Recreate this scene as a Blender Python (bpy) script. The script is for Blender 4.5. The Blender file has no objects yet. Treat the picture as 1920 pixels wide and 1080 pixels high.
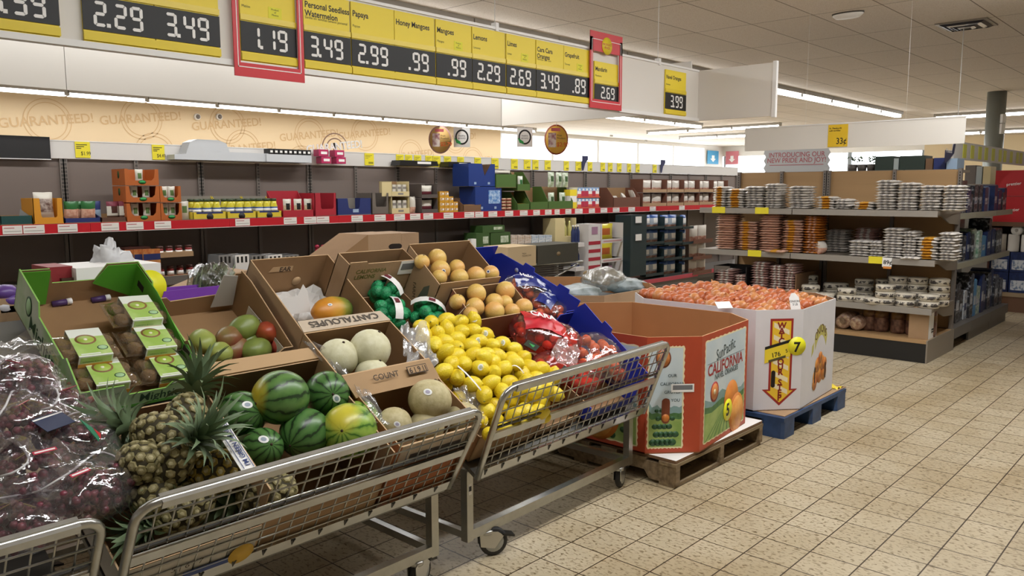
import bpy, math, random
from math import sin, cos, pi, radians, sqrt, atan2
from mathutils import Vector, Matrix, noise
random.seed(11)
sc = bpy.context.scene
COL = sc.collection
# ---------------------------------------------------------------- camera
FPX = 1502.6
CAMH = 1.5
yaw, pitch, roll = radians(42.655), radians(6.966), radians(-.116)
fw = Vector((cos(yaw)*cos(pitch), sin(yaw)*cos(pitch), -sin(pitch)))
rt = Vector((sin(yaw), -cos(yaw), 0)); up = rt.cross(fw)
rt, up = rt*cos(roll)+up*sin(roll), up*cos(roll)-rt*sin(roll)
cd = bpy.data.cameras.new('camera'); cam = bpy.data.objects.new('camera', cd); COL.objects.link(cam)
cd.sensor_width = 36; cd.lens = FPX/1920*36; cd.clip_end = 200; cd.clip_start = .05
cam.matrix_world = Matrix(((rt.x, up.x, -fw.x, 0), (rt.y, up.y, -fw.y, 0), (rt.z, up.z, -fw.z, CAMH), (0, 0, 0, 1)))
sc.camera = cam
# ---------------------------------------------------------------- world, exposure
W = bpy.data.worlds.new('World'); sc.world = W; W.use_nodes = True
W.node_tree.nodes['Background'].inputs[0].default_value = (.93, .97, 1, 1)
W.node_tree.nodes['Background'].inputs[1].default_value = 5.0
vs = sc.view_settings; vs.view_transform = 'Standard'; vs.look = 'None'; vs.gamma = 1; vs.use_curve_mapping = False
vs.exposure = 0.0
sc.cycles.use_denoising = True
sc.cycles.max_bounces = 7; sc.cycles.diffuse_bounces = 3; sc.cycles.glossy_bounces = 3
sc.cycles.transparent_max_bounces = 14; sc.cycles.transmission_bounces = 3
sc.cycles.sample_clamp_indirect = 4
LIGHT_W = .33      # overall factor on the ceiling tubes

# ---------------------------------------------------------------- pixel helper: a point of the photograph on a real plane
def ray(u, v): return rt*((u-960)/FPX)+up*((540-v)/FPX)+fw
def at(u, v, x=None, y=None, z=None):
    d = ray(u, v); c = Vector((0, 0, CAMH))
    t = x/d.x if x is not None else y/d.y if y is not None else (z-CAMH)/d.z
    return c+d*t
# ---------------------------------------------------------------- materials
MATS = {}
def lin(c):
    if isinstance(c, str): c = tuple(int(c[i:i+2], 16)/255 for i in (0, 2, 4))
    return tuple(x/12.92 if x <= .04045 else ((x+.055)/1.055)**2.4 for x in c)+(1,)
def nd(nt, t, **k):
    n = nt.nodes.new(t)
    for a, b in k.items():
        if a.startswith('i_'):
            key = a[2:]; n.inputs[int(key) if key.isdigit() else key.replace('_', ' ')].default_value = b
        else: setattr(n, a, b)
    return n
def mat(name, col, rough=.55, metal=0, var=0, scale=8, bump=0, bscale=60, spec=.5, col2=None, emit=0, stretch=None, coat=0, detail=3, lo=.35, hi=.65):
    """principled surface; var/col2 add a soft procedural mottling in object space"""
    if name in MATS: return MATS[name]
    m = bpy.data.materials.new(name); MATS[name] = m; m.use_nodes = True
    nt = m.node_tree; p = nt.nodes['Principled BSDF']; L = nt.links
    c = lin(col); p.inputs['Base Color'].default_value = c; m.diffuse_color = c
    p.inputs['Roughness'].default_value = rough; p.inputs['Metallic'].default_value = metal
    p.inputs['Specular IOR Level'].default_value = spec; p.inputs['Coat Weight'].default_value = coat
    if emit: p.inputs['Emission Color'].default_value = c; p.inputs['Emission Strength'].default_value = emit
    if var or col2 or bump:
        tc = nd(nt, 'ShaderNodeTexCoord'); src = tc.outputs['Object']
        if stretch:
            mp = nd(nt, 'ShaderNodeMapping'); mp.inputs['Scale'].default_value = stretch; L.new(src, mp.inputs[0]); src = mp.outputs[0]
    if var or col2:
        n = nd(nt, 'ShaderNodeTexNoise', i_Scale=scale, i_Detail=detail); L.new(src, n.inputs['Vector'])
        r = nd(nt, 'ShaderNodeValToRGB'); L.new(n.outputs['Fac'], r.inputs[0])
        r.color_ramp.elements[0].position = lo; r.color_ramp.elements[1].position = hi
        a = c if col2 else tuple(x*(1-var) for x in c[:3])+(1,); b = lin(col2) if col2 else tuple(min(1, x*(1+var)) for x in c[:3])+(1,)
        r.color_ramp.elements[0].color = a; r.color_ramp.elements[1].color = b
        L.new(r.outputs[0], p.inputs['Base Color'])
    if bump:
        n = nd(nt, 'ShaderNodeTexNoise', i_Scale=bscale, i_Detail=2); L.new(src, n.inputs['Vector'])
        b = nd(nt, 'ShaderNodeBump', i_Strength=bump, i_Distance=.01); L.new(n.outputs['Fac'], b.inputs['Height']); L.new(b.outputs[0], p.inputs['Normal'])
    return m
def film(name, tint='ffffff', clear=.8, rough=.12, bscale=25, bump=.6, white=0.0):
    """thin clear plastic: mostly see-through, sharp crinkled gloss"""
    if name in MATS: return MATS[name]
    m = bpy.data.materials.new(name); MATS[name] = m; m.use_nodes = True; nt = m.node_tree; L = nt.links
    nt.nodes.remove(nt.nodes['Principled BSDF']); out = nt.nodes['Material Output']
    tr = nd(nt, 'ShaderNodeBsdfTransparent'); tr.inputs[0].default_value = lin(tint)
    gl = nd(nt, 'ShaderNodeBsdfGlossy', i_Roughness=rough); gl.inputs[0].default_value = (1, 1, 1, 1)
    df = nd(nt, 'ShaderNodeBsdfDiffuse'); df.inputs[0].default_value = lin(tint)
    tc = nd(nt, 'ShaderNodeTexCoord'); no = nd(nt, 'ShaderNodeTexNoise', i_Scale=bscale, i_Detail=4); L.new(tc.outputs['Object'], no.inputs['Vector'])
    bp = nd(nt, 'ShaderNodeBump', i_Strength=bump, i_Distance=.02); L.new(no.outputs['Fac'], bp.inputs['Height'])
    lw = nd(nt, 'ShaderNodeLayerWeight', i_Blend=.35); L.new(bp.outputs[0], lw.inputs['Normal']); L.new(bp.outputs[0], gl.inputs['Normal'])
    ma = nd(nt, 'ShaderNodeMath', operation='MULTIPLY_ADD', use_clamp=True); L.new(lw.outputs['Facing'], ma.inputs[0]); ma.inputs[1].default_value = .34; ma.inputs[2].default_value = (1-clear)*.35
    m1 = nd(nt, 'ShaderNodeMixShader'); m1.inputs[0].default_value = white; L.new(tr.outputs[0], m1.inputs[1]); L.new(df.outputs[0], m1.inputs[2])
    m2 = nd(nt, 'ShaderNodeMixShader'); L.new(ma.outputs[0], m2.inputs[0]); L.new(m1.outputs[0], m2.inputs[1]); L.new(gl.outputs[0], m2.inputs[2])
    L.new(m2.outputs[0], out.inputs[0]); return m
# ---------------------------------------------------------------- mesh builder
ICO = {}
class MB:
    def __init__(s): s.v = []; s.f = []; s.m = []; s.s = []; s.mats = []
    def mi(s, m):
        if m not in s.mats: s.mats.append(m)
        return s.mats.index(m)
    def add(s, v, f, m, M=None, smooth=False):
        o = len(s.v); s.v += [(M @ Vector(p)) if M else Vector(p) for p in v]
        ms = m if isinstance(m, list) else [m]*len(f)
        for a, b in zip(f, ms): s.f.append([i+o for i in a]); s.m.append(s.mi(b)); s.s.append(smooth)
        return s
    def box(s, x0, y0, z0, x1, y1, z1, m, M=None):
        v = [(x, y, z) for z in (z0, z1) for y in (y0, y1) for x in (x0, x1)]
        return s.add(v, [(0, 2, 3, 1), (4, 5, 7, 6), (0, 1, 5, 4), (2, 6, 7, 3), (0, 4, 6, 2), (1, 3, 7, 5)], m, M)
    def prism(s, poly, z0, z1, m, M=None, top=None, edge=None):
        n = len(poly); v = [(x, y, z0) for x, y in poly]+[(x, y, z1) for x, y in poly]
        f = [tuple(range(n))[::-1], tuple(range(n, 2*n))]+[(i, (i+1) % n, (i+1) % n+n, i+n) for i in range(n)]
        return s.add(v, f, [m, top or m]+[edge or m]*n, M)
    def tube(s, pts, r, m, n=8, M=None, closed=False, flat=None):
        pts = [Vector(p) for p in pts]; N = len(pts); v = []; f = []; ref = None
        for i, p in enumerate(pts):
            a = pts[(i-1) % N] if closed or i else p; b = pts[(i+1) % N] if closed or i < N-1 else p
            t = (b-a).normalized()
            if ref is None: ref = t.orthogonal().normalized() if flat is None else Vector(flat)
            ref = (ref-t*ref.dot(t)).normalized(); q = t.cross(ref); rr = r[i] if isinstance(r, (list, tuple)) else r
            for k in range(n): v.append(p+(ref*cos(2*pi*k/n)+q*sin(2*pi*k/n))*rr)
        for i in range(N if closed else N-1):
            for k in range(n): f.append((i*n+k, i*n+(k+1) % n, (i+1) % N*n+(k+1) % n, (i+1) % N*n+k))
        if not closed: f += [tuple(range(n))[::-1], tuple(range((N-1)*n, N*n))]
        return s.add(v, f, m, M, True)
    def lathe(s, prof, m, n=16, M=None, smooth=True):
        v = []; f = []
        for r, z in prof: v += [(r*cos(2*pi*k/n), r*sin(2*pi*k/n), z) for k in range(n)]
        for i in range(len(prof)-1):
            for k in range(n): f.append((i*n+k, i*n+(k+1) % n, (i+1)*n+(k+1) % n, (i+1)*n+k))
        if prof[0][0] > 1e-6: f.append(tuple(range(n))[::-1])
        if prof[-1][0] > 1e-6: f.append(tuple(range((len(prof)-1)*n, len(prof)*n)))
        return s.add(v, f, m, M, smooth)
    def sph(s, c, r, m, nu=16, nv=10, M=None, fn=None):
        r = r if isinstance(r, (tuple, list)) else (r, r, r); v = []; f = []
        for i in range(nv+1):
            th = pi*i/nv
            for k in range(nu):
                ph = 2*pi*k/nu; d = Vector((sin(th)*cos(ph), sin(th)*sin(ph), cos(th))); g = fn(d) if fn else 1
                v.append((c[0]+d.x*r[0]*g, c[1]+d.y*r[1]*g, c[2]+d.z*r[2]*g))
        for i in range(nv):
            for k in range(nu): f.append((i*nu+k, (i+1)*nu+k, (i+1)*nu+(k+1) % nu, i*nu+(k+1) % nu))
        return s.add(v, f, m, M, True)
    def text(s, t, size, m, M=None, align='LEFT', bold=0, sx=1, ext=0):
        c = bpy.data.curves.new('t', 'FONT'); c.body = t; c.size = size; c.align_x = align; c.offset = bold*size; c.extrude = ext; c.resolution_u = 3
        o = bpy.data.objects.new('t', c); me = bpy.data.meshes.new_from_object(o)
        s.add([(p.co.x*sx, p.co.y, p.co.z) for p in me.vertices], [tuple(p.vertices) for p in me.polygons], m, M)
        bpy.data.objects.remove(o); bpy.data.curves.remove(c); bpy.data.meshes.remove(me); return s
    def mesh(s, name):
        me = bpy.data.meshes.new(name); me.from_pydata([tuple(p) for p in s.v], [], s.f)
        for m in s.mats: me.materials.append(m)
        me.polygons.foreach_set('material_index', s.m); me.polygons.foreach_set('use_smooth', s.s); me.update(); return me
    def build(s, name, parent=None, M=None): return obj(name, s.mesh(name), parent, M)
def obj(name, me, parent=None, M=None):
    o = bpy.data.objects.new(name, me); COL.objects.link(o)
    if parent: o.parent = parent
    if M is not None: o.matrix_local = M
    return o
def tag(o, label, cat, group=None, kind=None):
    if label: o['label'] = label
    if cat: o['category'] = cat
    if group: o['group'] = group
    if kind: o['kind'] = kind
    return o
def thing(name, label, cat, M=None, group=None):
    o = bpy.data.objects.new(name, None); COL.objects.link(o); o.empty_display_size = .05
    if M is not None: o.matrix_world = M
    return tag(o, label, cat, group)
def struct(o, label=None, cat=None): o['kind'] = 'structure'; return tag(o, label, cat)
def copy_thing(r, M, label=None, group=None):
    def cp(o, par):
        c = o.copy(); COL.objects.link(c)
        if par: c.parent = par
        for ch in list(o.children): cp(ch, c)
        return c
    c = cp(r, None); c.matrix_world = M
    if label: c['label'] = label
    if group: c['group'] = group
    return c
def T(x, y, z): return Matrix.Translation((x, y, z))
def R(a, ax): return Matrix.Rotation(a, 4, ax)
def S(x, y, z): return Matrix.Diagonal((x, y, z, 1))
def frame(o, U, V):
    """matrix whose local x runs along U, y along V, z along the face normal"""
    U = Vector(U).normalized(); V = Vector(V); V = (V-U*V.dot(U)).normalized(); N = U.cross(V)
    return Matrix(((U.x, V.x, N.x, o[0]), (U.y, V.y, N.y, o[1]), (U.z, V.z, N.z, o[2]), (0, 0, 0, 1)))
def align(d, spin=0):
    """rotation taking +z to d"""
    return Vector(d).to_track_quat('Z', 'Y').to_matrix().to_4x4() @ R(spin, 'Z')
def nz(p, s=1.0, o=0): return noise.noise(Vector((p[0]*s+o, p[1]*s+o*1.7, p[2]*s-o)))
# common materials
WHITE = mat('white_print', 'f4f2ee', .5); BLACK = mat('black_print', '161514', .5); RED = mat('red_print', 'c8262c', .45)
YEL = mat('yellow_card', 'f2d934', .45); KRAFT = mat('kraft_card', 'a98a68', .75, var=.06, scale=5, bump=.06, bscale=90)
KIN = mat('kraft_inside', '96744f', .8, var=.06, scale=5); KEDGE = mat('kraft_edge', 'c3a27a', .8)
CHROME = mat('galvanised_steel', 'b9bab6', .28, 1, var=.06, scale=20); STEELW = mat('grey_powder_coat', '8d8c86', .4, .3); DARKSTEEL = mat('dark_steel', '3c3b39', .35, .7)
# ================================================================ setting
X0, X1, Y0, Y1, ZC = -3.0, 27.0, -4.5, 14.4, 3.06
def floor_mat():
    m = bpy.data.materials.new('beige_floor_tile'); m.use_nodes = True; nt = m.node_tree; L = nt.links; p = nt.nodes['Principled BSDF']
    tc = nd(nt, 'ShaderNodeTexCoord'); mp = nd(nt, 'ShaderNodeMapping'); L.new(tc.outputs['Object'], mp.inputs[0])
    t = .2012; mp.inputs['Location'].default_value = (-2.783/t, -2.0715/t, 0); mp.inputs['Scale'].default_value = (1/t, 1/t*1.017, 1)
    br = nd(nt, 'ShaderNodeTexBrick', offset=0, squash=1, i_Scale=1, i_Mortar_Size=.015, i_Brick_Width=1, i_Row_Height=1, i_Mortar_Smooth=.1, i_Bias=0)
    br.inputs['Color1'].default_value = lin('c9bb9f'); br.inputs['Color2'].default_value = lin('bdae91'); br.inputs['Mortar'].default_value = lin('43341f')
    L.new(mp.outputs[0], br.inputs['Vector'])
    m2 = nd(nt, 'ShaderNodeMapping'); m2.inputs['Scale'].default_value = (1, .55, 1); L.new(tc.outputs['Object'], m2.inputs[0])
    n = nd(nt, 'ShaderNodeTexNoise', i_Scale=78, i_Detail=3, i_Distortion=.6); L.new(m2.outputs[0], n.inputs['Vector'])
    r = nd(nt, 'ShaderNodeValToRGB'); r.color_ramp.elements[0].position = .52; r.color_ramp.elements[1].position = .72
    r.color_ramp.elements[0].color = (1, 1, 1, 1); r.color_ramp.elements[1].color = lin('998a6e'); L.new(n.outputs['Fac'], r.inputs[0])
    n2 = nd(nt, 'ShaderNodeTexNoise', i_Scale=1.6, i_Detail=4); L.new(tc.outputs['Object'], n2.inputs['Vector'])
    r2 = nd(nt, 'ShaderNodeValToRGB'); r2.color_ramp.elements[0].position = .3; r2.color_ramp.elements[1].position = .6
    r2.color_ramp.elements[0].color = lin('e6dfd2'); r2.color_ramp.elements[1].color = (1, 1, 1, 1); L.new(n2.outputs['Fac'], r2.inputs[0])
    x = nd(nt, 'ShaderNodeMix', data_type='RGBA', blend_type='MULTIPLY'); x.inputs[0].default_value = 1; L.new(br.outputs[0], x.inputs[6]); L.new(r.outputs[0], x.inputs[7])
    x2 = nd(nt, 'ShaderNodeMix', data_type='RGBA', blend_type='MULTIPLY'); x2.inputs[0].default_value = 1; L.new(x.outputs[2], x2.inputs[6]); L.new(r2.outputs[0], x2.inputs[7])
    L.new(x2.outputs[2], p.inputs['Base Color']); p.inputs['Roughness'].default_value = .42; p.inputs['Specular IOR Level'].default_value = .35
    b = nd(nt, 'ShaderNodeBump', i_Strength=.25, i_Distance=.003, invert=True); L.new(br.outputs['Fac'], b.inputs['Height']); L.new(b.outputs[0], p.inputs['Normal'])
    return m
def ceil_mat():
    m = bpy.data.materials.new('ceiling_panel'); m.use_nodes = True; nt = m.node_tree; L = nt.links; p = nt.nodes['Principled BSDF']
    tc = nd(nt, 'ShaderNodeTexCoord'); mp = nd(nt, 'ShaderNodeMapping'); L.new(tc.outputs['Object'], mp.inputs[0])
    mp.inputs['Location'].default_value = (-7.33, -1.871, 0)
    br = nd(nt, 'ShaderNodeTexBrick', offset=0, squash=1, i_Scale=1, i_Mortar_Size=.0055, i_Brick_Width=1.215, i_Row_Height=.594, i_Mortar_Smooth=0)
    br.inputs['Color1'].default_value = lin('e6dcd0'); br.inputs['Color2'].default_value = lin('dfd5c8'); br.inputs['Mortar'].default_value = lin('8f8274')
    L.new(mp.outputs[0], br.inputs['Vector'])
    n = nd(nt, 'ShaderNodeTexNoise', i_Scale=140, i_Detail=2); L.new(tc.outputs['Object'], n.inputs['Vector'])
    r = nd(nt, 'ShaderNodeValToRGB'); r.color_ramp.elements[0].position = .35; r.color_ramp.elements[1].position = .5; r.color_ramp.elements[0].color = lin('e9e4de')
    r.color_ramp.elements[1].color = (1, 1, 1, 1); L.new(n.outputs['Fac'], r.inputs[0])
    x = nd(nt, 'ShaderNodeMix', data_type='RGBA', blend_type='MULTIPLY'); x.inputs[0].default_value = 1; L.new(br.outputs[0], x.inputs[6]); L.new(r.outputs[0], x.inputs[7])
    L.new(x.outputs[2], p.inputs['Base Color']); p.inputs['Roughness'].default_value = .9; return m
fl = MB().box(X0, Y0, -.1, X1, Y1, 0, floor_mat()).build('floor'); struct(fl, 'beige speckled square floor tiles with dark grout', 'floor')
ce = MB().box(X0, Y0, ZC, X1, Y1, ZC+.1, ceil_mat()).build('ceiling'); struct(ce, 'white suspended ceiling of rectangular panels', 'ceiling')
CREAM = mat('cream_wall_paint', 'e2cda6', .8); TAN = mat('tan_wall_graphic', 'e0c8a2', .75); OFFW = mat('white_wall_paint', 'e9e6e0', .8)
XW = 15.2                                             # windows begin here along the back wall
wb = MB().box(X0, Y1, 0, XW, Y1+.2, ZC, TAN).build('wall_back'); struct(wb, 'tan back wall printed with guarantee slogans', 'wall')
TAND = mat('tan_slogan_print', 'cfae82', .75)
k = MB()
for i, (x, z) in enumerate([(2.7, 2.45), (4.6, 2.62), (6.1, 2.75), (6.3, 2.16), (8.0, 2.3), (9.5, 2.62), (9.3, 2.05), (10.9, 2.72), (12.2, 2.3), (13.6, 2.75), (14.2, 2.2), (7.7, 2.74), (3.6, 2.1)]):
    M = frame((x, Y1-.004, z), (1, 0, 0), (0, .0, 1))
    for rr, a0, a1 in ((.36, 0, 2*pi), (.30, .1, 2*pi)):
        n = 40; v = []; f = []
        for j in range(n+1):
            a = a0+(a1-a0)*j/n; v += [(rr*cos(a), rr*sin(a), 0), ((rr-.014)*cos(a), (rr-.014)*sin(a), 0)]
        f = [(2*j, 2*j+1, 2*j+3, 2*j+2) for j in range(n)]; k.add(v, f, TAND, M)
    k.text('GUARANTEED!', .21, TAND, M @ R(radians(7), 'Z') @ T(0, -.06, .002), 'CENTER', .012)
k.build('slogan_lettering', wb)
# window wall
for i in range(5):
    a = XW+i*2.1; b = a+2.1; FR = mat('white_window_frame', 'eef0f0', .4)
    w = MB().box(a, Y1, 0, b, Y1+.2, .5, OFFW).box(a, Y1, 2.95, b, Y1+.2, ZC, OFFW).box(a, Y1, .5, a+.05, Y1+.12, 2.95, FR).box(b-.05, Y1, .5, b, Y1+.12, 2.95, FR).build('window_%d' % (i+1))
    struct(w, None, None)
    MB().box(a+.05, Y1+.05, .5, b-.05, Y1+.06, 2.95, film('window_glass', 'ffffff', .96, .02, 5, 0)).build('pane', w)
wr0 = XW+10.5
struct(MB().box(wr0, Y1, 0, X1, Y1+.2, ZC, OFFW).build('wall_back.001'))
# right end wall: glazed vestibule part, then tan
struct(MB().box(X1, Y0, 0, X1+.2, 7.6, ZC, CREAM).build('wall_right'), 'cream end wall far behind the grocery shelves', 'wall')
struct(MB().box(X1, 7.6, 0, X1+.2, Y1, .4, OFFW).box(X1, 7.6, 2.7, X1+.2, Y1, ZC, OFFW).build('wall_right.001'))
for i in range(3):
    a = 7.6+i*2.25; b = min(Y1, a+2.25)
    w = MB().box(X1, a, .4, X1+.12, a+.06, 2.7, mat('dark_window_frame', '8f979c', .4)).box(X1, b-.06, .4, X1+.12, b, 2.7, MATS['dark_window_frame']).build('window_%d' % (i+6)); struct(w)
    MB().box(X1+.05, a+.06, .4, X1+.06, b-.06, 2.7, MATS['window_glass']).build('pane', w)
struct(MB().box(X0-.2, Y0, 0, X0, Y1, ZC, OFFW).build('wall_left')); struct(MB().box(X0, Y0-.2, 0, X1, Y0, ZC, OFFW).build('wall_front'))
# column
c0 = at(1870, 172, z=ZC); col = struct(MB().lathe([(.14, 0), (.14, ZC)], mat('grey_column_paint', '8e938f', .35, .4), 20, T(c0.x, c0.y, 0)).build('column'), 'round grey steel column behind the bread shelves', 'column')
MB().box(-.06, -.06, 0, .06, .0, .14, WHITE, T(c0.x-.11, c0.y-.09, 2.55) @ R(radians(45), 'Z')).box(-.05, -.06, -.42, .05, .0, -.26, WHITE, T(c0.x-.11, c0.y-.09, 2.8) @ R(radians(45), 'Z')).build('notice', col)
# ---------------------------------------------------------------- ceiling tubes
TUBE = mat('lit_tube', 'ffffff', emit=15.0); HOUS = mat('light_housing', 'b5b1aa', .5)
def lamp_row(pts_x, y, z, axis='x', n_lab='', lights=True, power=60, where='', tube=None):
    """a row of 1.2 m tube lights; one soft lamp per few tubes"""
    base = None; me = None
    for i, a in enumerate(pts_x):
        M = T(a, y, z) if axis == 'x' else T(y, a, z) @ R(pi/2, 'Z')
        o = thing('tube_light', 'lit white tube ceiling light '+where, 'ceiling light', M, 'tube lights '+where)
        if me is None:
            h = MB().box(.005, -.085, .03, 1.21, .085, .09+(ZC-.09-z), HOUS).mesh('housing'); t = MB().box(.022, -.055, -.02, 1.192, .055, .03, tube or TUBE).mesh('tube')
            e = MB().box(0, -.06, -.015, .02, .06, .03, HOUS).box(1.2, -.06, -.015, 1.22, .06, .03, HOUS).mesh('end_cap')
        else: h, t, e = me
        me = (h, t, e); obj('housing', h, o); obj('tube', t, o); obj("end_cap", e, o); obj("end_cap", e, o, T(1.187, 0, 0))
        if lights and i % 3 == 1:
            ld = bpy.data.lights.new('tube_glow', 'AREA'); ld.shape = 'RECTANGLE'; ld.size = 3.5; ld.size_y = .12; ld.energy = power*LIGHT_W; ld.color = (.97, .985, 1)
            lo = bpy.data.objects.new('tube_glow', ld); COL.objects.link(lo); lo.parent = o; lo.matrix_local = T(.61, 0, -.05)
dz = ZC-.09
lamp_row([.4+1.22*i for i in range(6)], 1.3, dz, where='in the row over the front aisle', power=150)
p = at(1690, 218, z=dz); lamp_row([p.x-1.22*(i+1) for i in range(15)], 5.45, dz, where='in the long row behind the hanging price sign', power=95, tube=mat('lit_tube_mid', 'ffffff', emit=10.0))
p = at(1305, 239, z=dz); lamp_row([p.x-1.22*(i+1) for i in range(12)], 9.8, dz, where='in the short row in front of the windows', power=70)
TUBE2 = mat('lit_tube_soft', 'ffffff', emit=5.0)
lamp_row([2.2+1.22*i for i in range(11)], 13.6, dz, where='along the tan back wall', power=75, tube=TUBE2)
lamp_row([8.3+1.22*i for i in range(3)], 18.3, dz, 'y', where='crossing the ceiling near the bright windows', power=40)
lamp_row([10.1+1.22*i for i in range(2)], 20.9, dz, 'y', where='farthest by the windows', lights=False)
lamp_row([.2+1.22*i for i in range(4)], 18.6, dz, 'y', where='crossing the ceiling behind the grey column', power=60)
lamp_row([1.8+1.22*i for i in range(4)], 24.2, dz, 'y', where='farthest behind the grey column', power=60)
# ceiling fittings
p = at(1590, 24, z=ZC); d = thing('smoke_detector', 'small white oblong ceiling fitting left of the air vent', 'detector', T(p.x, p.y, ZC))
MB().lathe([(.07, -.045), (.09, -.02), (.09, 0)], WHITE, 24, S(.75, 1.5, 1)).build('cover', d); MB().lathe([(.094, -.012), (.094, 0)], mat('ring_grey', '55504a', .7), 24, S(.75, 1.5, 1)).build('base_ring', d)  # dark grey ring around the foot of the cover
p = at(1812, 45, z=ZC); d = thing('air_vent', 'square dark ceiling air vent with bright slats', 'vent', T(p.x, p.y, ZC))
MB().box(-.22, -.22, -.012, .22, .22, 0, mat('vent_plate', '8d857b', .4, .5)).build('plate', d)
for i, (q, mm) in enumerate([(.19, 'vent_dark'), (.15, 'vent_bright'), (.115, 'vent_dark'), (.075, 'vent_bright')]):
    mt = mat('vent_dark', '2e2d38', .4, .3) if mm == 'vent_dark' else mat('vent_bright', 'f0f2ff', .15, .8)
    k = MB()
    for a in range(4): k.add([(-q, -q, -.014-.006*i), (q, -q, -.014-.006*i), (q-.03, -q+.03, -.03-.006*i), (-q+.03, -q+.03, -.03-.006*i)], [(0, 1, 2, 3)], mt, R(a*pi/2, 'Z'))
    k.build('slat_ring', d)
for u, lab in ((370, 'left small round camera dome on the tan back wall'), (411, 'right small round camera dome on the tan back wall')):
    p = at(u, 219, y=Y1-.03); o = thing('camera_dome', lab, 'camera', T(p.x, Y1-.002, p.z) @ R(pi/2, 'X')); MB().lathe([(.06, 0), (.06, .04), (.045, .06)], WHITE, 18).build('ring', o); MB().lathe([(.045, .055), (.03, .085), (0, .095)], mat('dome_grey', '7a7470', .2), 16).build('dome', o)
# ================================================================ hanging price sign
SY = 3.40
SEG = {'0': 'abcdef', '1': 'bc', '2': 'abged', '3': 'abgcd', '4': 'fgbc', '5': 'afgcd', '6': 'afgedc', '7': 'abc', '8': 'abcdefg', '9': 'abcdfg'}
def digits(k, txt, h, m, M):
    """flip-card digits built of seven rounded bars; right-aligned at the matrix origin"""
    w = h*.52; t = h*.13; g = h*.012; x = 0
    for ch in reversed(txt):
        if ch == '.':
            x -= h*.10; k.box(x-t*.6, 0, 0, x+t*.6, t*1.2, .001, m, M); x -= h*.06; continue
        x -= w
        def bar(x0, y0, x1, y1):
            c = t*.35; p = [(x0+c, y0), (x1-c, y0), (x1, y0+c), (x1, y1-c), (x1-c, y1), (x0+c, y1), (x0, y1-c), (x0, y0+c)]; k.prism(p, 0, .001, m, M)
        H = h/2
        for s in SEG[ch]:
            if s in 'agd':
                y = {'a': h-t, 'g': H-t/2, 'd': 0}[s]; bar(x+t*.6, y, x+w-t*.6, y+t)
            else:
                xx = x if s in 'ef' else x+w-t; y0 = 0 if s in 'ec' else H; bar(xx, y0+g+t*.3, xx+t, y0+H-g-t*.3)
        x -= h*.13
BOARD = mat('white_sign_board', 'e4dfd6', .5); RAIL = mat('white_sign_rail', 'f0eeea', .35); CBLACK = mat('price_black', '171717', .5)
sb0, sb1 = 2.078, at(1309, 135, y=SY).z
XE = at(1309, 175, y=SY).x
sign = thing('hanging_price_sign', 'long white hanging sign board carrying the yellow produce price cards', 'sign', T(0, SY, 0))
MB().box(-1, 0, sb0, XE, .02, sb1, BOARD).build('board', sign)
MB().box(-1, -.014, sb0-.025, XE, .03, sb0, RAIL).build('rail', sign); MB().box(-1, -.008, sb1, XE, .026, sb1+.015, RAIL).build('rail', sign)
yr = at(1450, 123, x=XE).y-SY
MB().box(XE, yr, sb0-.02, XE+.02, .02, sb1+.01, BOARD).build('end_board', sign)
MB().box(XE-.006, yr-.03, sb0-.03, XE+.026, yr, sb1+.02, RAIL).build('end_post', sign)
for u in (150, 930, 1237, 560):
    x = at(u, 40, y=SY).x; MB().tube([(x, .01, sb1), (x, .01, ZC)], .003, RAIL, 6).build('hanging_wire', sign); MB().box(x-.012, -.012, sb1-.01, x+.012, .03, sb1+.04, RAIL).build('wire_clip', sign)
def price_card(u0, u1, title, sub, price, lab, sy=SY-.012, ztop=None, tag2=False):
    x0, x1 = at(u0, 90, y=sy).x, at(u1, 90, y=sy).x; w = x1-x0; z0, z1 = sb0+.0, ztop or sb1-.012; h = z1-z0
    o = thing('price_card', lab, 'price card', T(x0, sy, z0)); F = R(pi/2, 'X')
    MB().box(.002, 0, 0, w-.002, .01, h, YEL).build('card', o)
    b0, b1 = h*.125, h*.49
    MB().box(.0, -.004, b0, w, -.0005, b1, CBLACK).build('price_strip', o)
    MB().box(0, -.008, .005, w, -.0005, b0-.008, mat('yellow_ticket_rail', 'e9cf35', .3)).build('ticket_rail', o); MB().box(0, -.006, b1+.005, w, -.0005, b1+.03, MATS['yellow_ticket_rail']).build('ticket_rail', o)
    k = MB(); digits(k, price, (b1-b0)*.74, WHITE, T(w*.82, -.0045, b0+(b1-b0)*.13) @ F); k.build('price_digits', o)
    k = MB()
    for i, l in enumerate(title.split('\n')): k.text(l, .040, BLACK, T(.010, -.0006, h*.89-.030-i*.040) @ F, bold=.022, sx=.9)
    for i, l in enumerate(sub.split('\n')): k.text(l, .017, BLACK, T(.010, -.0006, h*.66-i*.02) @ F)
    k.text('each', .012, BLACK, T(w-.03, -.0006, h*.56) @ F)
    if tag2: k.box(w*.5, -.0012, h*.55, w*.74, -.0003, h*.72, mat('yellow_sticker', 'e8e025', .5)); k.text('Product\nof\nMexico', .012, BLACK, T(w*.62, -.0016, h*.68) @ F, 'CENTER')
    k.build('lettering', o)
zt = sb1-.012
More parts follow.
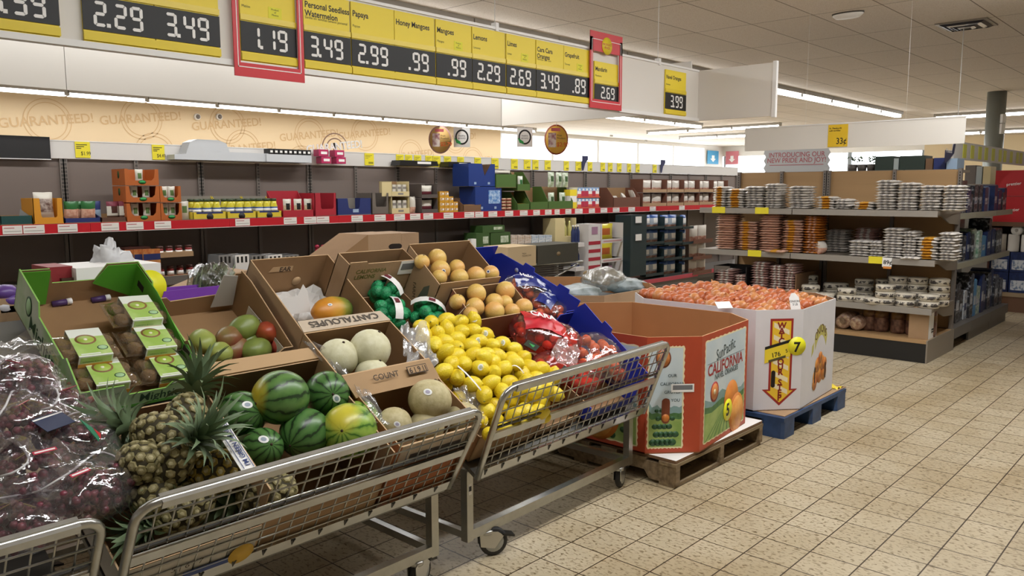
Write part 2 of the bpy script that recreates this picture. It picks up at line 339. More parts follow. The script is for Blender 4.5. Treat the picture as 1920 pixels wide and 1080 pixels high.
for a in [(-30, 115, '', '', '1.99', 'yellow price card at the left end of the sign, 1.99', False), (158, 293, '', '', '2.29', 'yellow price card priced 2.29, second from the left end', False), (293, 413, '', '', '3.49', 'yellow price card priced 3.49 left of the gap before the red frame', False),
          (452, 556, 'Melon', 'Melón', '1.19', 'yellow melon price card inside the left red frame, 1.19', True), (570, 657, 'Personal Seedless\nWatermelon', 'Sandia sin semillas tamano personal', '3.49', 'yellow Personal Seedless Watermelon price card, 3.49', False),
          (659, 740, 'Papaya', 'Papaya', '2.99', 'yellow Papaya price card, 2.99', False), (740, 815, 'Honey Mangoes', '', '.99', 'yellow Honey Mangoes price card, .99', False), (817, 884, 'Mangoes', 'Mangos', '.99', 'yellow Mangoes price card, .99, right of the Honey Mangoes card', True),
          (885, 947, 'Lemons', 'Limones', '2.29', 'yellow Lemons price card, 2.29', False), (949, 1004, 'Limes', 'Limas', '2.69', 'yellow Limes price card, 2.69', True), (1005, 1057, 'Cara Cara\nOranges', 'Naranjas Cara Cara', '3.49', 'yellow Cara Cara Oranges price card, 3.49', False),
          (1057, 1106, 'Grapefruit', 'Toronja', '.89', 'yellow Grapefruit price card, .89', True), (1115, 1160, 'Mandarin', 'Mandarina', '2.69', 'yellow Mandarin price card inside the right red frame, 2.69', False), (1249, 1288, 'Navel Oranges', 'Naranjas', '3.99', 'yellow Navel Oranges price card alone near the sign corner, 3.99', False)]:
    price_card(*a[:6], tag2=a[6], ztop=(zt-.06 if a[0] == 1115 else zt-.02 if a[0] == 1249 else zt))
SRED = mat('red_sale_frame', 'd03038', .4)
def sale_frame(u0, u1, zlo, zhi, lab, disc):
    y = SY-.03; x0, x1 = at(u0, 100, y=y).x, at(u1, 100, y=y).x; w = x1-x0; h = zhi-zlo; b = .03
    o = thing('sale_frame', lab, 'sale frame', T(x0, y, zlo)); bb = .06
    MB().box(0, 0, 0, w, .006, bb, SRED).box(0, 0, h-(.13 if disc else .04), w, .006, h, SRED).box(0, 0, bb, b, .006, h-.04, SRED).box(w-b, 0, bb, w, .006, h-.04, SRED).build('frame', o)
    k = MB(); q = b*.55
    for c in ((q, .04, q+.004, h-.05), (w-q-.004, .04, w-q, h-.05), (q, .04, w-q, .044), (q, h-.054, w-q, h-.05)): k.box(c[0], -.0008, c[1], c[2], -.0001, c[3], WHITE)
    k.build('white_line', o)
    if disc:
        MB().lathe([(.058, 0), (.058, .002)], YEL, 28, T(w/2, -.001, h-.085) @ R(pi/2, 'X')).build('disc', o)
        MB().text('PRODUCT\nPICKS!', .022, mat('red_print', 'c8262c', .45), T(w/2, -.0036, h-.083) @ R(pi/2, 'X'), 'CENTER', .01).build('lettering', o)
sale_frame(439, 570, sb0-.07, sb1+.1, 'red sale frame around the melon price card', False)
sale_frame(1107, 1167, at(1135, 206, y=SY).z, at(1140, 66, y=SY).z, 'red sale frame around the Mandarin card, with yellow disc', True)
# ---------------------------------------------------------------- white valance behind
VY = 5.57; vx = at(940, 236, y=VY).x; vz = at(940, 236, y=VY).z
va = thing('white_valance', 'plain white hanging valance below and behind the price sign', 'valance', T(0, VY, 0))
for a, b in ((-1, 1.9), (1.904, vx)): MB().box(a, 0, vz, b, .02, vz+.4, BOARD).build('panel', va)
MB().box(vx, SY+.05-VY, vz, vx+.02, .02, vz+.4, BOARD).build('return_panel', va)
MB().box(vx-.004, -.006, vz, vx+.001, 0, vz+.4, mat('seam_grey', '9c968c', .6)).build('corner_seam', va)
for x in (.6, 3.2): MB().tube([(x, .01, vz+.4), (x, .01, ZC)], .003, RAIL, 6).build('hanging_wire', va)
# round hanging promotions
def disc_sign(u, v, r, y, col, rim, lab, kind):
    p = at(u, v, x=-y) if y < 0 else at(u, v, y=y); r *= 1.22; o = thing('hanging_promotion', lab, 'hanging sign', T(*p)); F = R(pi/2, 'X'); F = R(radians(-32), 'Z') @ F
    if kind == 'eco':
        MB().box(-r*1.05, -r*1.25, -.001, r*1.05, r*1.2, .001, WHITE, F).build('card', o); k = MB(); n = 28
        v_ = []; 
        for j in range(n+1): a = 2*pi*j/n; v_ += [(r*.85*cos(a), r*.95*sin(a), .0016), (r*.66*cos(a), r*.74*sin(a), .0016)]
        k.add(v_, [(2*j, 2*j+1, 2*j+3, 2*j+2) for j in range(n)], BLACK, F)
        k.prism([(-r*.95, -.1*r), (-r*.2, -r*.55), (-.1*r, -r*.9), (-r*.7, -r*.75)], .0016, .0022, mat('leaf_green_print', '2c9a4c', .5), F); k.text('healthy\ngrocery', r*.3, BLACK, F @ T(0, r*.08, .0025), 'CENTER').build('emblem', o)
    else:
        MB().lathe([(r, -.0015), (r, .0015)], rim, 32, F @ S(.92, 1.1, 1)).build('rim', o); MB().lathe([(r*.9, .0016), (r*.9, .0022)], col, 32, F @ S(.92, 1.1, 1)).build('card', o)
        k = MB().box(-r*.62, -r*.55, .0026, -r*.02, r*.5, .003, mat('berry_photo', 'a5656e', .5, col2='e7d9d0', scale=30), F)
        k.text('$2.79' if kind == 'a' else '$2.99', r*.42, mat('orange_price', 'd0602a', .5), F @ T(r*.02, -r*.48, .003), 'LEFT', .02); k.text('Fruit\nProduct', r*.2, BLACK, F @ T(r*.05, r*.25, .003))
        k.box(-r*.4, r*.62, .0026, r*.3, r*.85, .003, mat('pink_banner', 'd86a70', .5), F); k.build('print', o)
    MB().tube([(0, .0, r*.9), (0, .0, vz+.01-p.z)], .0025, RAIL, 5).build('hanger', o)
PY = VY+.01; PX2 = -(vx+.01)
disc_sign(825, 262, .095, PY, mat('gold_disc', 'dcb36a', .5), mat('rose_rim', 'c99a96', .5), 'pinkish round hanging promotion reading 2.79', 'a')
disc_sign(866, 257, .062, PY, WHITE, WHITE, 'small white leaf-emblem tag hanging right of the 2.79 disc', 'eco')
disc_sign(984, 257, .062, PX2, WHITE, WHITE, 'small white leaf-emblem tag hanging left of the 2.99 disc', 'eco')
disc_sign(1043, 262, .105, PX2, mat('gold_disc2', 'e8b545', .5), mat('rust_rim', 'a8503a', .5), 'yellow round hanging promotion with rust rim reading 2.99', 'b')
# ---------------------------------------------------------------- wall shelving
YF, YB = 6.42, 6.9; ZS = 1.262
PANEL = mat('brown_grey_shelf_panel', '7d7068', .6); PERF = mat('upright_grey', '857d76', .45, .3); SHRED = mat('red_shelf_edge', 'c41f2c', .4); TAGW = mat('white_shelf_tag', 'ece8e2', .5)
HEAD = mat('white_header_board', 'dcd8d2', .5); TAGY = mat('yellow_shelf_tag', 'f0e030', .5); DECK = mat('shelf_deck_grey', '6b6661', .5)
x00 = at(117, 305, y=YB).x; BW = .5585; ZT = at(100, 297, y=YB).z; ZR = at(95, 262, y=YB-.02).z
UL = ['left of the orange cartons', 'under the orange cartons', 'under the yellow jar trays', 'under the blue cut-out box', 'under the cream cartons', 'under the tall blue cases', 'under the green produce cases', 'under the red and blue carton blocks', 'under the brown snack cases', 'at the far end of the run', 'last of the run by the windows']
tagpx = {}
def near(u, a, b): x = at(u, 410, y=YF).x; return a <= x < b
RTAG = [(3, 40), (42, 82), (107, 144), (189, 222), (236, 268), (289, 320), (441, 468), (532, 556), (570, 593), (594, 617), (659, 680), (702, 723), (739, 759), (769, 788), (794, 812), (832, 850), (871, 889), (891, 906), (916, 932), (947, 962), (975, 989), (1000, 1012), (1022, 1034), (1040, 1049), (1060, 1071), (1078, 1092), (1104, 1115), (1126, 1138), (1149, 1161), (1178, 1190), (1218, 1229), (1273, 1283)]
YTAG = [(141, 169), (285, 308), (683, 700), (742, 756), (759, 772), (776, 789), (797, 810), (811, 825), (832, 845), (857, 869), (889, 901), (921, 934), (958, 970), (982, 994), (998, 1009), (1021, 1032), (1057, 1066), (1079, 1089), (1102, 1110), (1126, 1134), (1140, 1148), (1157, 1165), (1176, 1183), (1192, 1199), (1224, 1231)]
for i in range(11):
    a = x00+BW*2*(i-1); b = a+BW*2; o = thing('wall_shelf_unit', 'grey wall shelf unit with red shelf edge, '+UL[i], 'shelf unit', T(a, 0, 0)); w = b-a
    for q in range(2): MB().box(q*BW+.012, YB, .1, (q+1)*BW-.012, YB+.02, ZT, PANEL).build('back_panel', o)
    for q in (0, 1, 2):
        k = MB(); xx = q*BW+(.012 if q == 0 else -.012 if q == 2 else 0)
        k.box(xx-.016, YB-.022, 0, xx+.016, YB+.01, ZT+.005, PERF)
        for s in range(16): k.box(xx-.007, YB-.0232, ZS+.03+s*.029, xx-.002, YB-.0218, ZS+.05+s*.029, BLACK); k.box(xx+.003, YB-.0232, ZS+.03+s*.029, xx+.008, YB-.0218, ZS+.05+s*.029, BLACK)
        k.build('upright', o)
    s_ = MB().box(0, YF, ZS-.03, w, YB-.02, ZS, DECK).build('shelf', o); MB().box(0.001, YF-.012, ZS-.068, w-.001, YF, ZS, SHRED).box(0.001, YF-.014, ZS-.072, w-.001, YF, ZS-.068, TAGW).build('shelf_edge', s_)
    for t0, t1 in RTAG:
        if near((t0+t1)/2, a, b):
            q0, q1 = at(t0, 410, y=YF-.014).x-a, at(t1, 410, y=YF-.014).x-a; k = MB().box(q0, YF-.0165, ZS-.062, q1, YF-.0125, ZS-.004, TAGW)
            k.box(q0+.008, YF-.0172, ZS-.022, q0+(q1-q0)*.6, YF-.0164, ZS-.017, mat('pink_print', 'b9606a', .5)).box(q0+.008, YF-.0172, ZS-.045, q1-.008, YF-.0164, ZS-.042, mat('grey_print', '8b8580', .5)).build('price_tag', s_)
    if i < 6: l_ = MB().box(0, 6.33, .79, w, YB-.02, .82, DECK).build('lower_shelf', o); MB().box(0, 6.318, .755, w, 6.33, .822, DECK).build('shelf_edge', l_)
    d_ = MB().box(0, 6.27, .13, w, YB-.02, .245, DECK).build('base_deck', o); MB().box(0, 6.256, .19, w, 6.27, .25, mat('pink_red_edge', 'c8485c', .4)).build('shelf_edge', d_)
    MB().box(0, 6.3, 0, w, 6.32, .13, mat('kick_grey', '5f5a55', .6)).build('kick_plate', o)
    h_ = MB().box(0, YB-.03, ZT, w, YB-.012, ZR, HEAD).box(0, YB-.034, ZR-.008, w, YB-.008, ZR, RAIL).build('header_board', o)
    if i: pass
    for t0, t1 in YTAG:
        xm = at((t0+t1)/2, 290, y=YB-.03).x
        if a <= xm < b:
            q0, q1 = at(t0, 290, y=YB-.03).x-a, at(t1, 290, y=YB-.03).x-a; big = t0 < 300
            k = MB().box(q0, YB-.038, ZT+.01, q1, YB-.032, ZT+.135, TAGY)
            for r_ in range(3): k.box(q0+.008, YB-.0388, ZT+.108-r_*.014, q0+(q1-q0)*(.8-.2*r_), YB-.0378, ZT+.114-r_*.014, BLACK if big else mat('olive_print', '9a8f20', .5))
            if big: k.text('$1.99' if t0 < 200 else '$4.49', .042, BLACK, T(q0+(q1-q0)*.35, YB-.0388, ZT+.03) @ R(pi/2, 'X'), sx=.8)
            else: k.box(q0+(q1-q0)*.4, YB-.0388, ZT+.025, q1-.01, YB-.0378, ZT+.045, MATS['olive_print'])
            k.build('price_tag', h_)
bb = at(0, 253, y=6.85); ba = at(92, 257, y=6.85)
o = thing('black_screen', 'black flat panel over the left end of the wall shelves', 'panel', T(0, 6.84, 0))
MB().box(.4, 0, ZT-.01, ba.x, .02, ba.z, mat('black_panel', '1d1d1f', .3)).build('panel', o); MB().box(.4, -.004, ZT-.014, ba.x, .0, ZT-.008, RAIL).build('edge', o)
for u, lab in ((1097, 'small navy flag sticking out from the header rail above the salad bags'), (1243, 'small navy flag sticking out from the header rail above the snack cases')):
    p = at(u, 306 if u < 1100 else 312, y=YB-.05); o = thing('aisle_flag', lab, 'flag', T(p.x, YB-.05, p.z)); MB().prism([(-.06, -.1), (-.04, -.1), (.0, 0), (.06, .05), (.06, .1), (-.07, .1), (-.07, -.08)], 0, .006, mat('navy_flag', '23264f', .5), R(pi/2, 'X')).build('flag', o)
# ================================================================ produce carts
TILT = radians(30); BO = Vector((0, 2.14, .40))
def bedM(x, s, h, yw=0, tl=None):
    """a point on the sloping cart beds: x along the aisle, s up the slope, h off the bed"""
    t = TILT if tl is None else tl
    p = BO+Vector((x, s*cos(TILT)-h*sin(TILT), s*sin(TILT)+h*cos(TILT)))
    return T(*p) @ R(yw, 'Z') @ R(t, 'X')
def bed_at(u, v, h):
    n = Vector((0, -sin(TILT), cos(TILT))); o = BO+n*h; d = ray(u, v); c = Vector((0, 0, CAMH))
    return c+d*((o-c).dot(n)/d.dot(n))
def cart(lab, x0, y0, L, yw, zb, zt, tl, cast=(0, 1), stick=True):
    M = T(x0, y0, 0) @ R(yw, 'Z'); o = thing('produce_cart', lab, 'produce cart', M)
    B = Vector((0, -.06, zb)); D = Vector((0, -(zt-zb)*tl, zt-zb)); Lp = D.length
    P = lambda a, b: Vector((a, 0, 0))+B+D*b
    r = .055; pts = [P(0, -.03), P(0, .3), P(0, 1-r/Lp)]+[P(r-r*cos(a), 1-(r-r*sin(a))/Lp) for a in (pi/8, pi/4, 3*pi/8)]+[P(r, 1), P(L/2, 1), P(L-r, 1)]+[P(L-r+r*sin(a), 1-(r-r*cos(a))/Lp) for a in (pi/8, pi/4, 3*pi/8)]+[P(L, 1-r/Lp), P(L, .3), P(L, -.03)]
    MB().tube(pts, .013, CHROME, 10).build('rim_tube', o)
    F = frame(B, (1, 0, 0), D)     # local x along the cart, y up the front
    k = MB().box(r, Lp-.012, -.016, L-r, Lp+.012, .016, CHROME, F); k.build('top_bar', o)
    MB().box(.006, Lp*.42, -.004, L-.006, Lp*.42+.034, .006, CHROME, F).box(.006, Lp*.42+.052, -.004, L-.006, Lp*.42+.06, .004, DARKSTEEL, F).build('middle_bar', o)
    k = MB().box(.0, -.012, -.004, L, .03, .006, CHROME, F); k.build('bottom_strip', o)
    n = int(L/.05); k = MB()
    for i in range(n):
        x = .03+i*(L-.06)/(n-1)
        if i % 2 == 0: k.prism([(x-.008, .026), (x-.002, .026), (x, .014), (x+.002, .026), (x+.008, .026), (x, .002)], .006, .009, DARKSTEEL, F)
    k.build('hook_row', o)
    k = MB()
    for i in range(1, n): x = i*L/n; k.tube([F @ Vector((x, .01, .002)), F @ Vector((x, Lp*.42, .002))], .0028, CHROME, 5); k.tube([F @ Vector((x, Lp*.42+.05, .002)), F @ Vector((x, Lp-.005, .002))], .0028, CHROME, 5)
    for b in (.13, .23, .33, .62, .76, .89): k.tube([F @ Vector((.0, Lp*b, .005)), F @ Vector((L, Lp*b, .005))], .003, CHROME, 5)
    k.build('wire_grid', o)
    # sloping bed, legs, base frame
    Mb = T(0, -.06, zb) @ R(TILT, 'X')
    MB().box(.01, .0, -.03, L-.01, 1.29, -.012, mat('bed_steel', '77756f', .45, .6), Mb).build('bed', o)
    for sx in (0, L-.035):
        for y, zz in ((0, zb+.01), (1.02, zb+.6)):
            MB().box(sx, y, .105, sx+.035, y+.035, zz, CHROME).build('leg', o)
    if stick:
        MB().box(L*0+.008, -.001, .30, .026, .0, .345, WHITE).box(.01, -.0016, .315, .024, -.0008, .335, BLACK).build('sticker', o)
    MB().box(.035, .0, .11, L-.035, .035, .15, CHROME).build('base_rail', o); MB().box(.035, 1.02, .11, L-.035, 1.055, .15, CHROME).build('base_rail', o)
    for sx in (0.0, L-.035): MB().box(sx+.004, .035, .115, sx+.031, 1.02, .145, CHROME).build('side_rail', o)
    RUB = mat('grey_rubber', '6a6a66', .6); CZ = mat('zinc_caster', 'c2c1bb', .3, .9)
    for sx, y, a in ((.13, .0, -.5), (L-.1, .0, .3), (.1, 1.03, .2), (L-.1, 1.03, .9)):
        cm = T(sx, y+.018, 0) @ R(a, 'Z'); w = MB().lathe([(.052, -.014), (.06, -.009), (.06, .009), (.052, .014)], mat('dark_rubber', '2b2a29', .6), 22, T(.03, 0, .06) @ R(pi/2, 'X')); 
        c = MB().lathe([(.0, .112), (.028, .112), (.028, .098), (.0, .098)], CZ, 14)
        for s in (-1, 1): c.prism([(-.03, .05), (.03, .035), (.05, .06), (.07, .085), (.045, .105), (-.01, .112), (-.034, .1)], s*.019-.0015, s*.019+.0015, CZ, R(pi/2, 'X'))
        co = c.build('caster', o, cm); w.build('wheel', co)
        MB().lathe([(.04, -.0155), (.044, -.012), (.044, .012), (.04, .0155)], mat('pale_hub', 'aeb0ab', .5), 20, T(.03, 0, .06) @ R(pi/2, 'X')).build('hub', co)
        MB().box(.04, -.022, .1, .095, .022, .108, DARKSTEEL, R(.25, 'Y')).build('brake_lever', co)
    return o
cart('wire-fronted produce cart holding grape bags, at the left edge', -.52, 2.20, 1.205, 0, .40, .727, .56)
cart('wire-fronted produce cart holding pineapples, watermelons and melons', .765, 2.20, 1.205, 0, .40, .727, .56)
cart('wire-fronted produce cart holding lemons and bagged mandarins', 2.117, 2.194, 1.22, .035, .395, .762, .385)
def on_px(u, v, M0, h):
    """point on the plane at height h over the frame M0"""
    n = M0.to_3x3() @ Vector((0, 0, 1)); o = M0 @ Vector((0, 0, h)); d_ = ray(u, v); c = Vector((0, 0, CAMH)); return c+d_*((o-c).dot(n)/d_.dot(n))
# ================================================================ cardboard crates
def wall(poly, F, m_in, m_out, m_edge=KEDGE, th=.005):
    return MB().prism(poly, -th, 0, m_out, F, top=m_in, edge=m_edge)
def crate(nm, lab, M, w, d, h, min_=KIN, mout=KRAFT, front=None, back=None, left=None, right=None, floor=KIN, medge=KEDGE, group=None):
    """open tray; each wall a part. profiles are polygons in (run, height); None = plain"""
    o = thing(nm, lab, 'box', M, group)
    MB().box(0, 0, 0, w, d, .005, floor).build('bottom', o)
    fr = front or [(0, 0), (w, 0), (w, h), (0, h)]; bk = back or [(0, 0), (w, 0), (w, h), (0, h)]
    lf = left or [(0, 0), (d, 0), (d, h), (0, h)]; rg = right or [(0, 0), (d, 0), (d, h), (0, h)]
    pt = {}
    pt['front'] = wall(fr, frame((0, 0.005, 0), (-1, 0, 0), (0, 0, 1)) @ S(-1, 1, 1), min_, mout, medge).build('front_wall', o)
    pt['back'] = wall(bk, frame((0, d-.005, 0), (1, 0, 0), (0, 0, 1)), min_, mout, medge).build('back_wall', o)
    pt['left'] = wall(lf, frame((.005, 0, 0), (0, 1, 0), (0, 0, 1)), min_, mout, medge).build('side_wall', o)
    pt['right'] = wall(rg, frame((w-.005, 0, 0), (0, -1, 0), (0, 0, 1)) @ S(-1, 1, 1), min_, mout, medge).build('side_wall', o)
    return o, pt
INK = mat('brown_ink', '3a2d22', .7); GRN = mat('green_card', '57a630', .5, var=.05); GRNP = mat('pale_green_print', 'd3ddcb', .5, col2='9cc585', scale=6); 
# --- kiwi crate
KM = bedM(.905, .73, 0, radians(1), radians(31)); w, d, h = .42, .61, .14
G_IN = GRN
kc, kp = crate('kiwi_crate', 'large green kiwi crate, half empty, with green corner flaps', KM, w, d, .10, min_=KIN, mout=GRNP,
    front=[(0, 0), (w, 0), (w, .085), (.31, .085), (.29, .06), (.16, .06), (.14, .105), (0, .105)], back=[(0, 0), (w, 0), (w, .17), (w-.12, .17), (w-.155, .1), (.115, .1), (.1, .165), (0, .165)],
    left=[(0, 0), (d, 0), (d, .17), (d-.2, .17), (d-.22, .12), (.16, .12), (.14, .14), (0, .105)], right=[(0, 0), (d, 0), (d, .17), (d-.14, .17), (d-.16, .13), (d-.3, .13), (.16, .12), (.14, .14), (0, .1)], medge=mat('green_edge', '8cc05a', .6))
MB().prism([(w-.165, .09), (w-.006, .09-.08), (w-.006, .168), (w-.12, .168)], 0, .003, GRN, frame((0, d-.012, 0), (1, 0, 0), (0, 0, 1))).build('corner_flap', kc)
MB().prism([(.006, .012), (.1, .012), (.1, .163), (.006, .163)], 0, .003, GRN, frame((0, d-.012, 0), (1, 0, 0), (0, 0, 1))).build('corner_flap', kc)
MB().prism([(.006, .006), (d-.006, .006), (d-.006, .165), (d-.2, .165), (.15, .115), (.13, .13), (.006, .098)], 0, .002, GRN, frame((w-.0075, d, 0), (0, -1, 0), (0, 0, 1)) @ T(d, 0, 0) @ S(-1, 1, 1)).build('side_lining', kc)
for y0 in (d-.1, .1): MB().box(w-.0082-.003, y0, .09, w-.0078, y0+.05, .115, mat('hole_dark', '20150c', .9)).build('hand_hole', kc)
F = frame((-.0006, d, 0), (0, -1, 0), (0, 0, 1))
k = MB().text('Mighties', .085, mat('dark_green_ink', '1f4a22', .6), F @ T(.15, .02, 0), bold=.012); k.lathe([(.034, 0), (.034, .0008)], MATS['dark_green_ink'], 24, F @ T(.13, .1, 0) @ S(.8, 1.2, 1)).lathe([(.027, .0009), (.027, .0012)], mat('mint', 'a9cf9c', .5), 24, F @ T(.13, .1, 0) @ S(.8, 1.2, 1))
k.lathe([(.035, 0), (.035, .0008)], mat('kiwi_brown_print', '8a6238', .6), 24, F @ T(d-.07, .045, 0) @ S(.9, 1.3, 1)); k.build('side_print', kc)
F = frame((0, -.0006, 0), (1, 0, 0), (0, 0, 1)); k = MB().text('Mighties', .05, MATS['dark_green_ink'], F @ T(.2, .018, 0), bold=.012).lathe([(.016, 0), (.016, .0006)], mat('badge_red', 'a84a3c', .5), 20, F @ T(.035, .07, 0))
k.text('product of USA', .012, MATS['dark_green_ink'], F @ T(.06, .07, 0)); k.box(0, .0, 0, w, .012, .0004, GRN, F); k.build('front_print', kc)
for x in (.12, .26): MB().tube([(x, d-.02, .012), (x+.05, d-.02, .018)], .012, mat('purple_plastic', '4d3566', .4), 8).tube([(x+.05, d-.02, .018), (x+.068, d-.02, .02)], .0122, WHITE, 8).build('tape_roll', kc)
# kiwi packs
KIWI = mat('kiwi_skin', '7d6446', .9, var=.2, scale=30, bump=.3, bscale=180); CLAM = film('clamshell', 'f8f6f2', .62, .08, 14, .5); SLV = mat('white_sleeve', 'e9eee2', .4); SLG = mat('green_sleeve_print', '9fc35a', .45, col2='c4dc8e', scale=14)
kiwi_me = MB().sph((0, 0, 0), (.026, .034, .025), KIWI, 14, 9).mesh('kiwi')
def pack_mesh():
    c = MB(); w, d, h = .168, .12, .062
    def ring(i, z): return [(i, i*2.2, z), (i*2.2, i, z), (w-i*2.2, i, z), (w-i, i*2.2, z), (w-i, d-i*2.2, z), (w-i*2.2, d-i, z), (i*2.2, d-i, z), (i, d-i*2.2, z)]
    rs = [ring(.012, 0), ring(.005, .028), ring(-.001, .03), ring(-.001, .033), ring(.006, .035), ring(.016, h)]
    v = [p for r in rs for p in r]; f = [(i*8+j, i*8+(j+1) % 8, (i+1)*8+(j+1) % 8, (i+1)*8+j) for i in range(5) for j in range(8)]+[tuple(range(40, 48)), tuple(range(8))[::-1]]
    c.add(v, f, CLAM); s = MB(); a, b = .05, .138
    s.box(a, -.004, .006, b, -.002, .064, SLV).box(a, -.004, .064, b, d+.003, .066, SLV).box(a, d+.001, .006, b, d+.003, .064, SLV)
    s.box(a, .002, .0661, b, d*.7, .0664, SLG).box(a+.004, -.0044, .03, b-.004, -.0041, .06, SLG).box(a, -.0046, .008, b, -.0041, .026, mat('orange_strip', 'd9a23c', .5))
    s.lathe([(.024, 0), (.024, .0006)], mat('kiwi_brown_print', '8a6238', .6), 22, T((a+b)/2-.006, d*.6, .0664) @ S(1.15, .95, 1)).lathe([(.019, .0007), (.019, .001)], mat('kiwi_flesh_print', 'a5bf4a', .5), 22, T((a+b)/2-.006, d*.6, .0664) @ S(1.15, .9, 1))
    s.lathe([(.005, .0011), (.005, .0013)], mat('cream_print', 'f0ecd0', .5), 12, T((a+b)/2-.006, d*.6, .0664))
    s.lathe([(.013, .0), (.013, .0006)], MATS['dark_green_ink'] if 0 else mat('dark_green_ink', '1f4a22', .6), 18, T(b-.018, d*.25, .0664) @ S(1.1, .8, 1)).lathe([(.0105, .0007), (.0105, .001)], mat('mint', 'a9cf9c', .5), 18, T(b-.018, d*.25, .0664) @ S(1.1, .8, 1))
    s.text('GREEN KIWI', .009, mat('dark_green_ink', '1f4a22'), T(a+.01, -.0047, .034) @ R(pi/2, 'X')); s.box(a+.008, .004, .0665, b-.03, .009, .0668, SLV)
    return c.mesh('clamshell'), s.mesh('sleeve')
pcl, psl = pack_mesh()
PK = [(.205, .36, .07, 'kiwi pack at the back right, highest in the green crate'), (.215, .21, .045, 'middle kiwi pack along the right wall of the green crate'), (.225, .075, .012, 'kiwi pack at the front right, behind the pineapple crown'), (.03, .17, .045, 'upper kiwi pack of the left column in the green crate'), (.04, .02, .012, 'kiwi pack at the front left corner of the green crate'),
      (.21, .33, .006, 'kiwi pack under the highest back right pack'), (.21, .2, -.022, 'kiwi pack under the middle right pack'), (.03, .15, -.02, 'kiwi pack under the upper left pack')]
PKP = [(262, 580), (287, 632), (313, 682), (165, 645), (197, 697)]
for i, (x, y, z, lab) in enumerate(PK):
    if i > 4: continue
    p = on_px(*PKP[i], KM, z+.065); M = T(*p) @ KM.to_3x3().to_4x4() @ R(radians(-3), 'Z') @ R(-.05, 'X') @ S(1.24, 1.24, .78) @ T(-.092, -.06, -.055)
    o = thing('kiwi_pack', 'clear '+lab, 'fruit pack', M, 'clamshell packs of kiwis'); obj('clamshell', pcl, o); obj('sleeve', psl, o)
    for j, (a, b) in enumerate(((.034, .035), (.034, .085), (.145, .035), (.145, .085), (.09, .035), (.09, .085))):
        if j > 3 and i > 4: continue
        c = obj('kiwi', kiwi_me, None, M @ T(a, b, .03) @ R(j*.7, 'Z') @ S(.86, .72, 1)); tag(c, 'brown kiwi inside the '+lab, 'kiwi', 'kiwis in the clamshell packs')
# --- mango crate
MM = bedM(1.345, .745, 0, radians(2), radians(31)); w, d = .345, .44
mc, _ = crate('mango_crate', 'brown crate of mangoes between the green kiwi crate and the papaya box', MM, w, d, .12, mout=mat('grey_kraft', '8f7a62', .75, var=.08, scale=5),
    front=[(0, 0), (w, 0), (w, .14), (w-.04, .14), (w-.09, .085), (.09, .085), (.05, .12), (0, .12)], back=[(0, 0), (w, 0), (w, .19), (w-.03, .19), (w-.06, .09), (.06, .08), (.04, .1), (0, .1)], left=[(0, 0), (d, 0), (d, .1), (d-.06, .1), (d-.1, .085), (.1, .09), (.06, .12), (0, .12)], right=[(0, 0), (d, 0), (d, .2), (d-.08, .2), (0, .14)])
MB().prism([(0, 0), (.1, 0), (.085, .15), (.02, .16)], 0, .003, mat('grey_liner', 'b9b4aa', .6), T(w-.115, d-.02, .04) @ R(pi/2, 'X')).build('paper_liner', mc)
F = frame((w-.011, d-.06, 0), (0, -1, 0), (0, 0, 1)); MB().box(.06, .02, -.001, .34, .105, .001, mat('printed_liner', 'cfc7ba', .5), F).lathe([(.03, .0012), (.03, .002)], mat('mango_print', 'b04a3a', .5), 18, F @ T(.28, .06, 0)).build('side_print', mc)
MGREEN = [mat('mango_green', '6f7f3a', .4, col2='8a9a4c', scale=9), mat('mango_yellow_green', '8c9a48', .4, col2='a3a958', scale=9), mat('mango_blush', '7d6a3a', .4, col2='8a4536', scale=6, lo=.4, hi=.6), mat('mango_red', '9a3a28', .38, col2='c2633a', scale=7)]
def mango_mesh(m):
    def f(d_): return 1+.07*nz((d_.x+5, d_.y, d_.z), 1.4)+.06*d_.x*abs(d_.z)
    return MB().sph((0, 0, 0), (.058, .043, .04), m, 24, 16, fn=f).mesh('mango')
MG = [mango_mesh(m) for m in MGREEN]; STEM = mat('stem_brown', '3d2c1c', .8); STK = mat('white_sticker', 'eeeeea', .4); SBL = mat('blue_grey_print', '8f9bb0', .5)
for u, v, hh, mi, a, b, lab in [(379, 641, .05, 1, 1.3, .4, 'green mango against the left wall of the mango crate'), (458, 614, .085, 0, .2, -.2, 'dark green mango topmost in the mango crate'), (430, 634, .06, 2, .5, .3, 'reddish green mango in the middle of the crate'), (412, 664, .045, 1, .9, .6, 'yellow green mango at the front of the crate'), (481, 656, .045, 0, .2, .1, 'green mango lying front right in the crate'), (501, 624, .075, 3, 1.0, .7, 'red mango against the right wall of the crate'), (440, 655, .03, 2, .4, 0, 'shaded reddish mango low in the crate'), (462, 640, .03, 0, 2.0, 0, 'mango mostly hidden under the dark green one')]:
    p = on_px(u, v, MM, hh+.01); o = thing('mango', lab, 'mango', T(*p) @ MM.to_3x3().to_4x4() @ R(a, 'Z') @ R(b, 'Y'), 'mangoes in the crate'); obj('skin', MG[mi], o, S(1.17, 1.17, 1.17)); MB().lathe([(.004, 0), (.003, .006), (0, .007)], STEM, 7, T(.07, 0, 0) @ R(pi/2, 'Y')).build('stem', o)
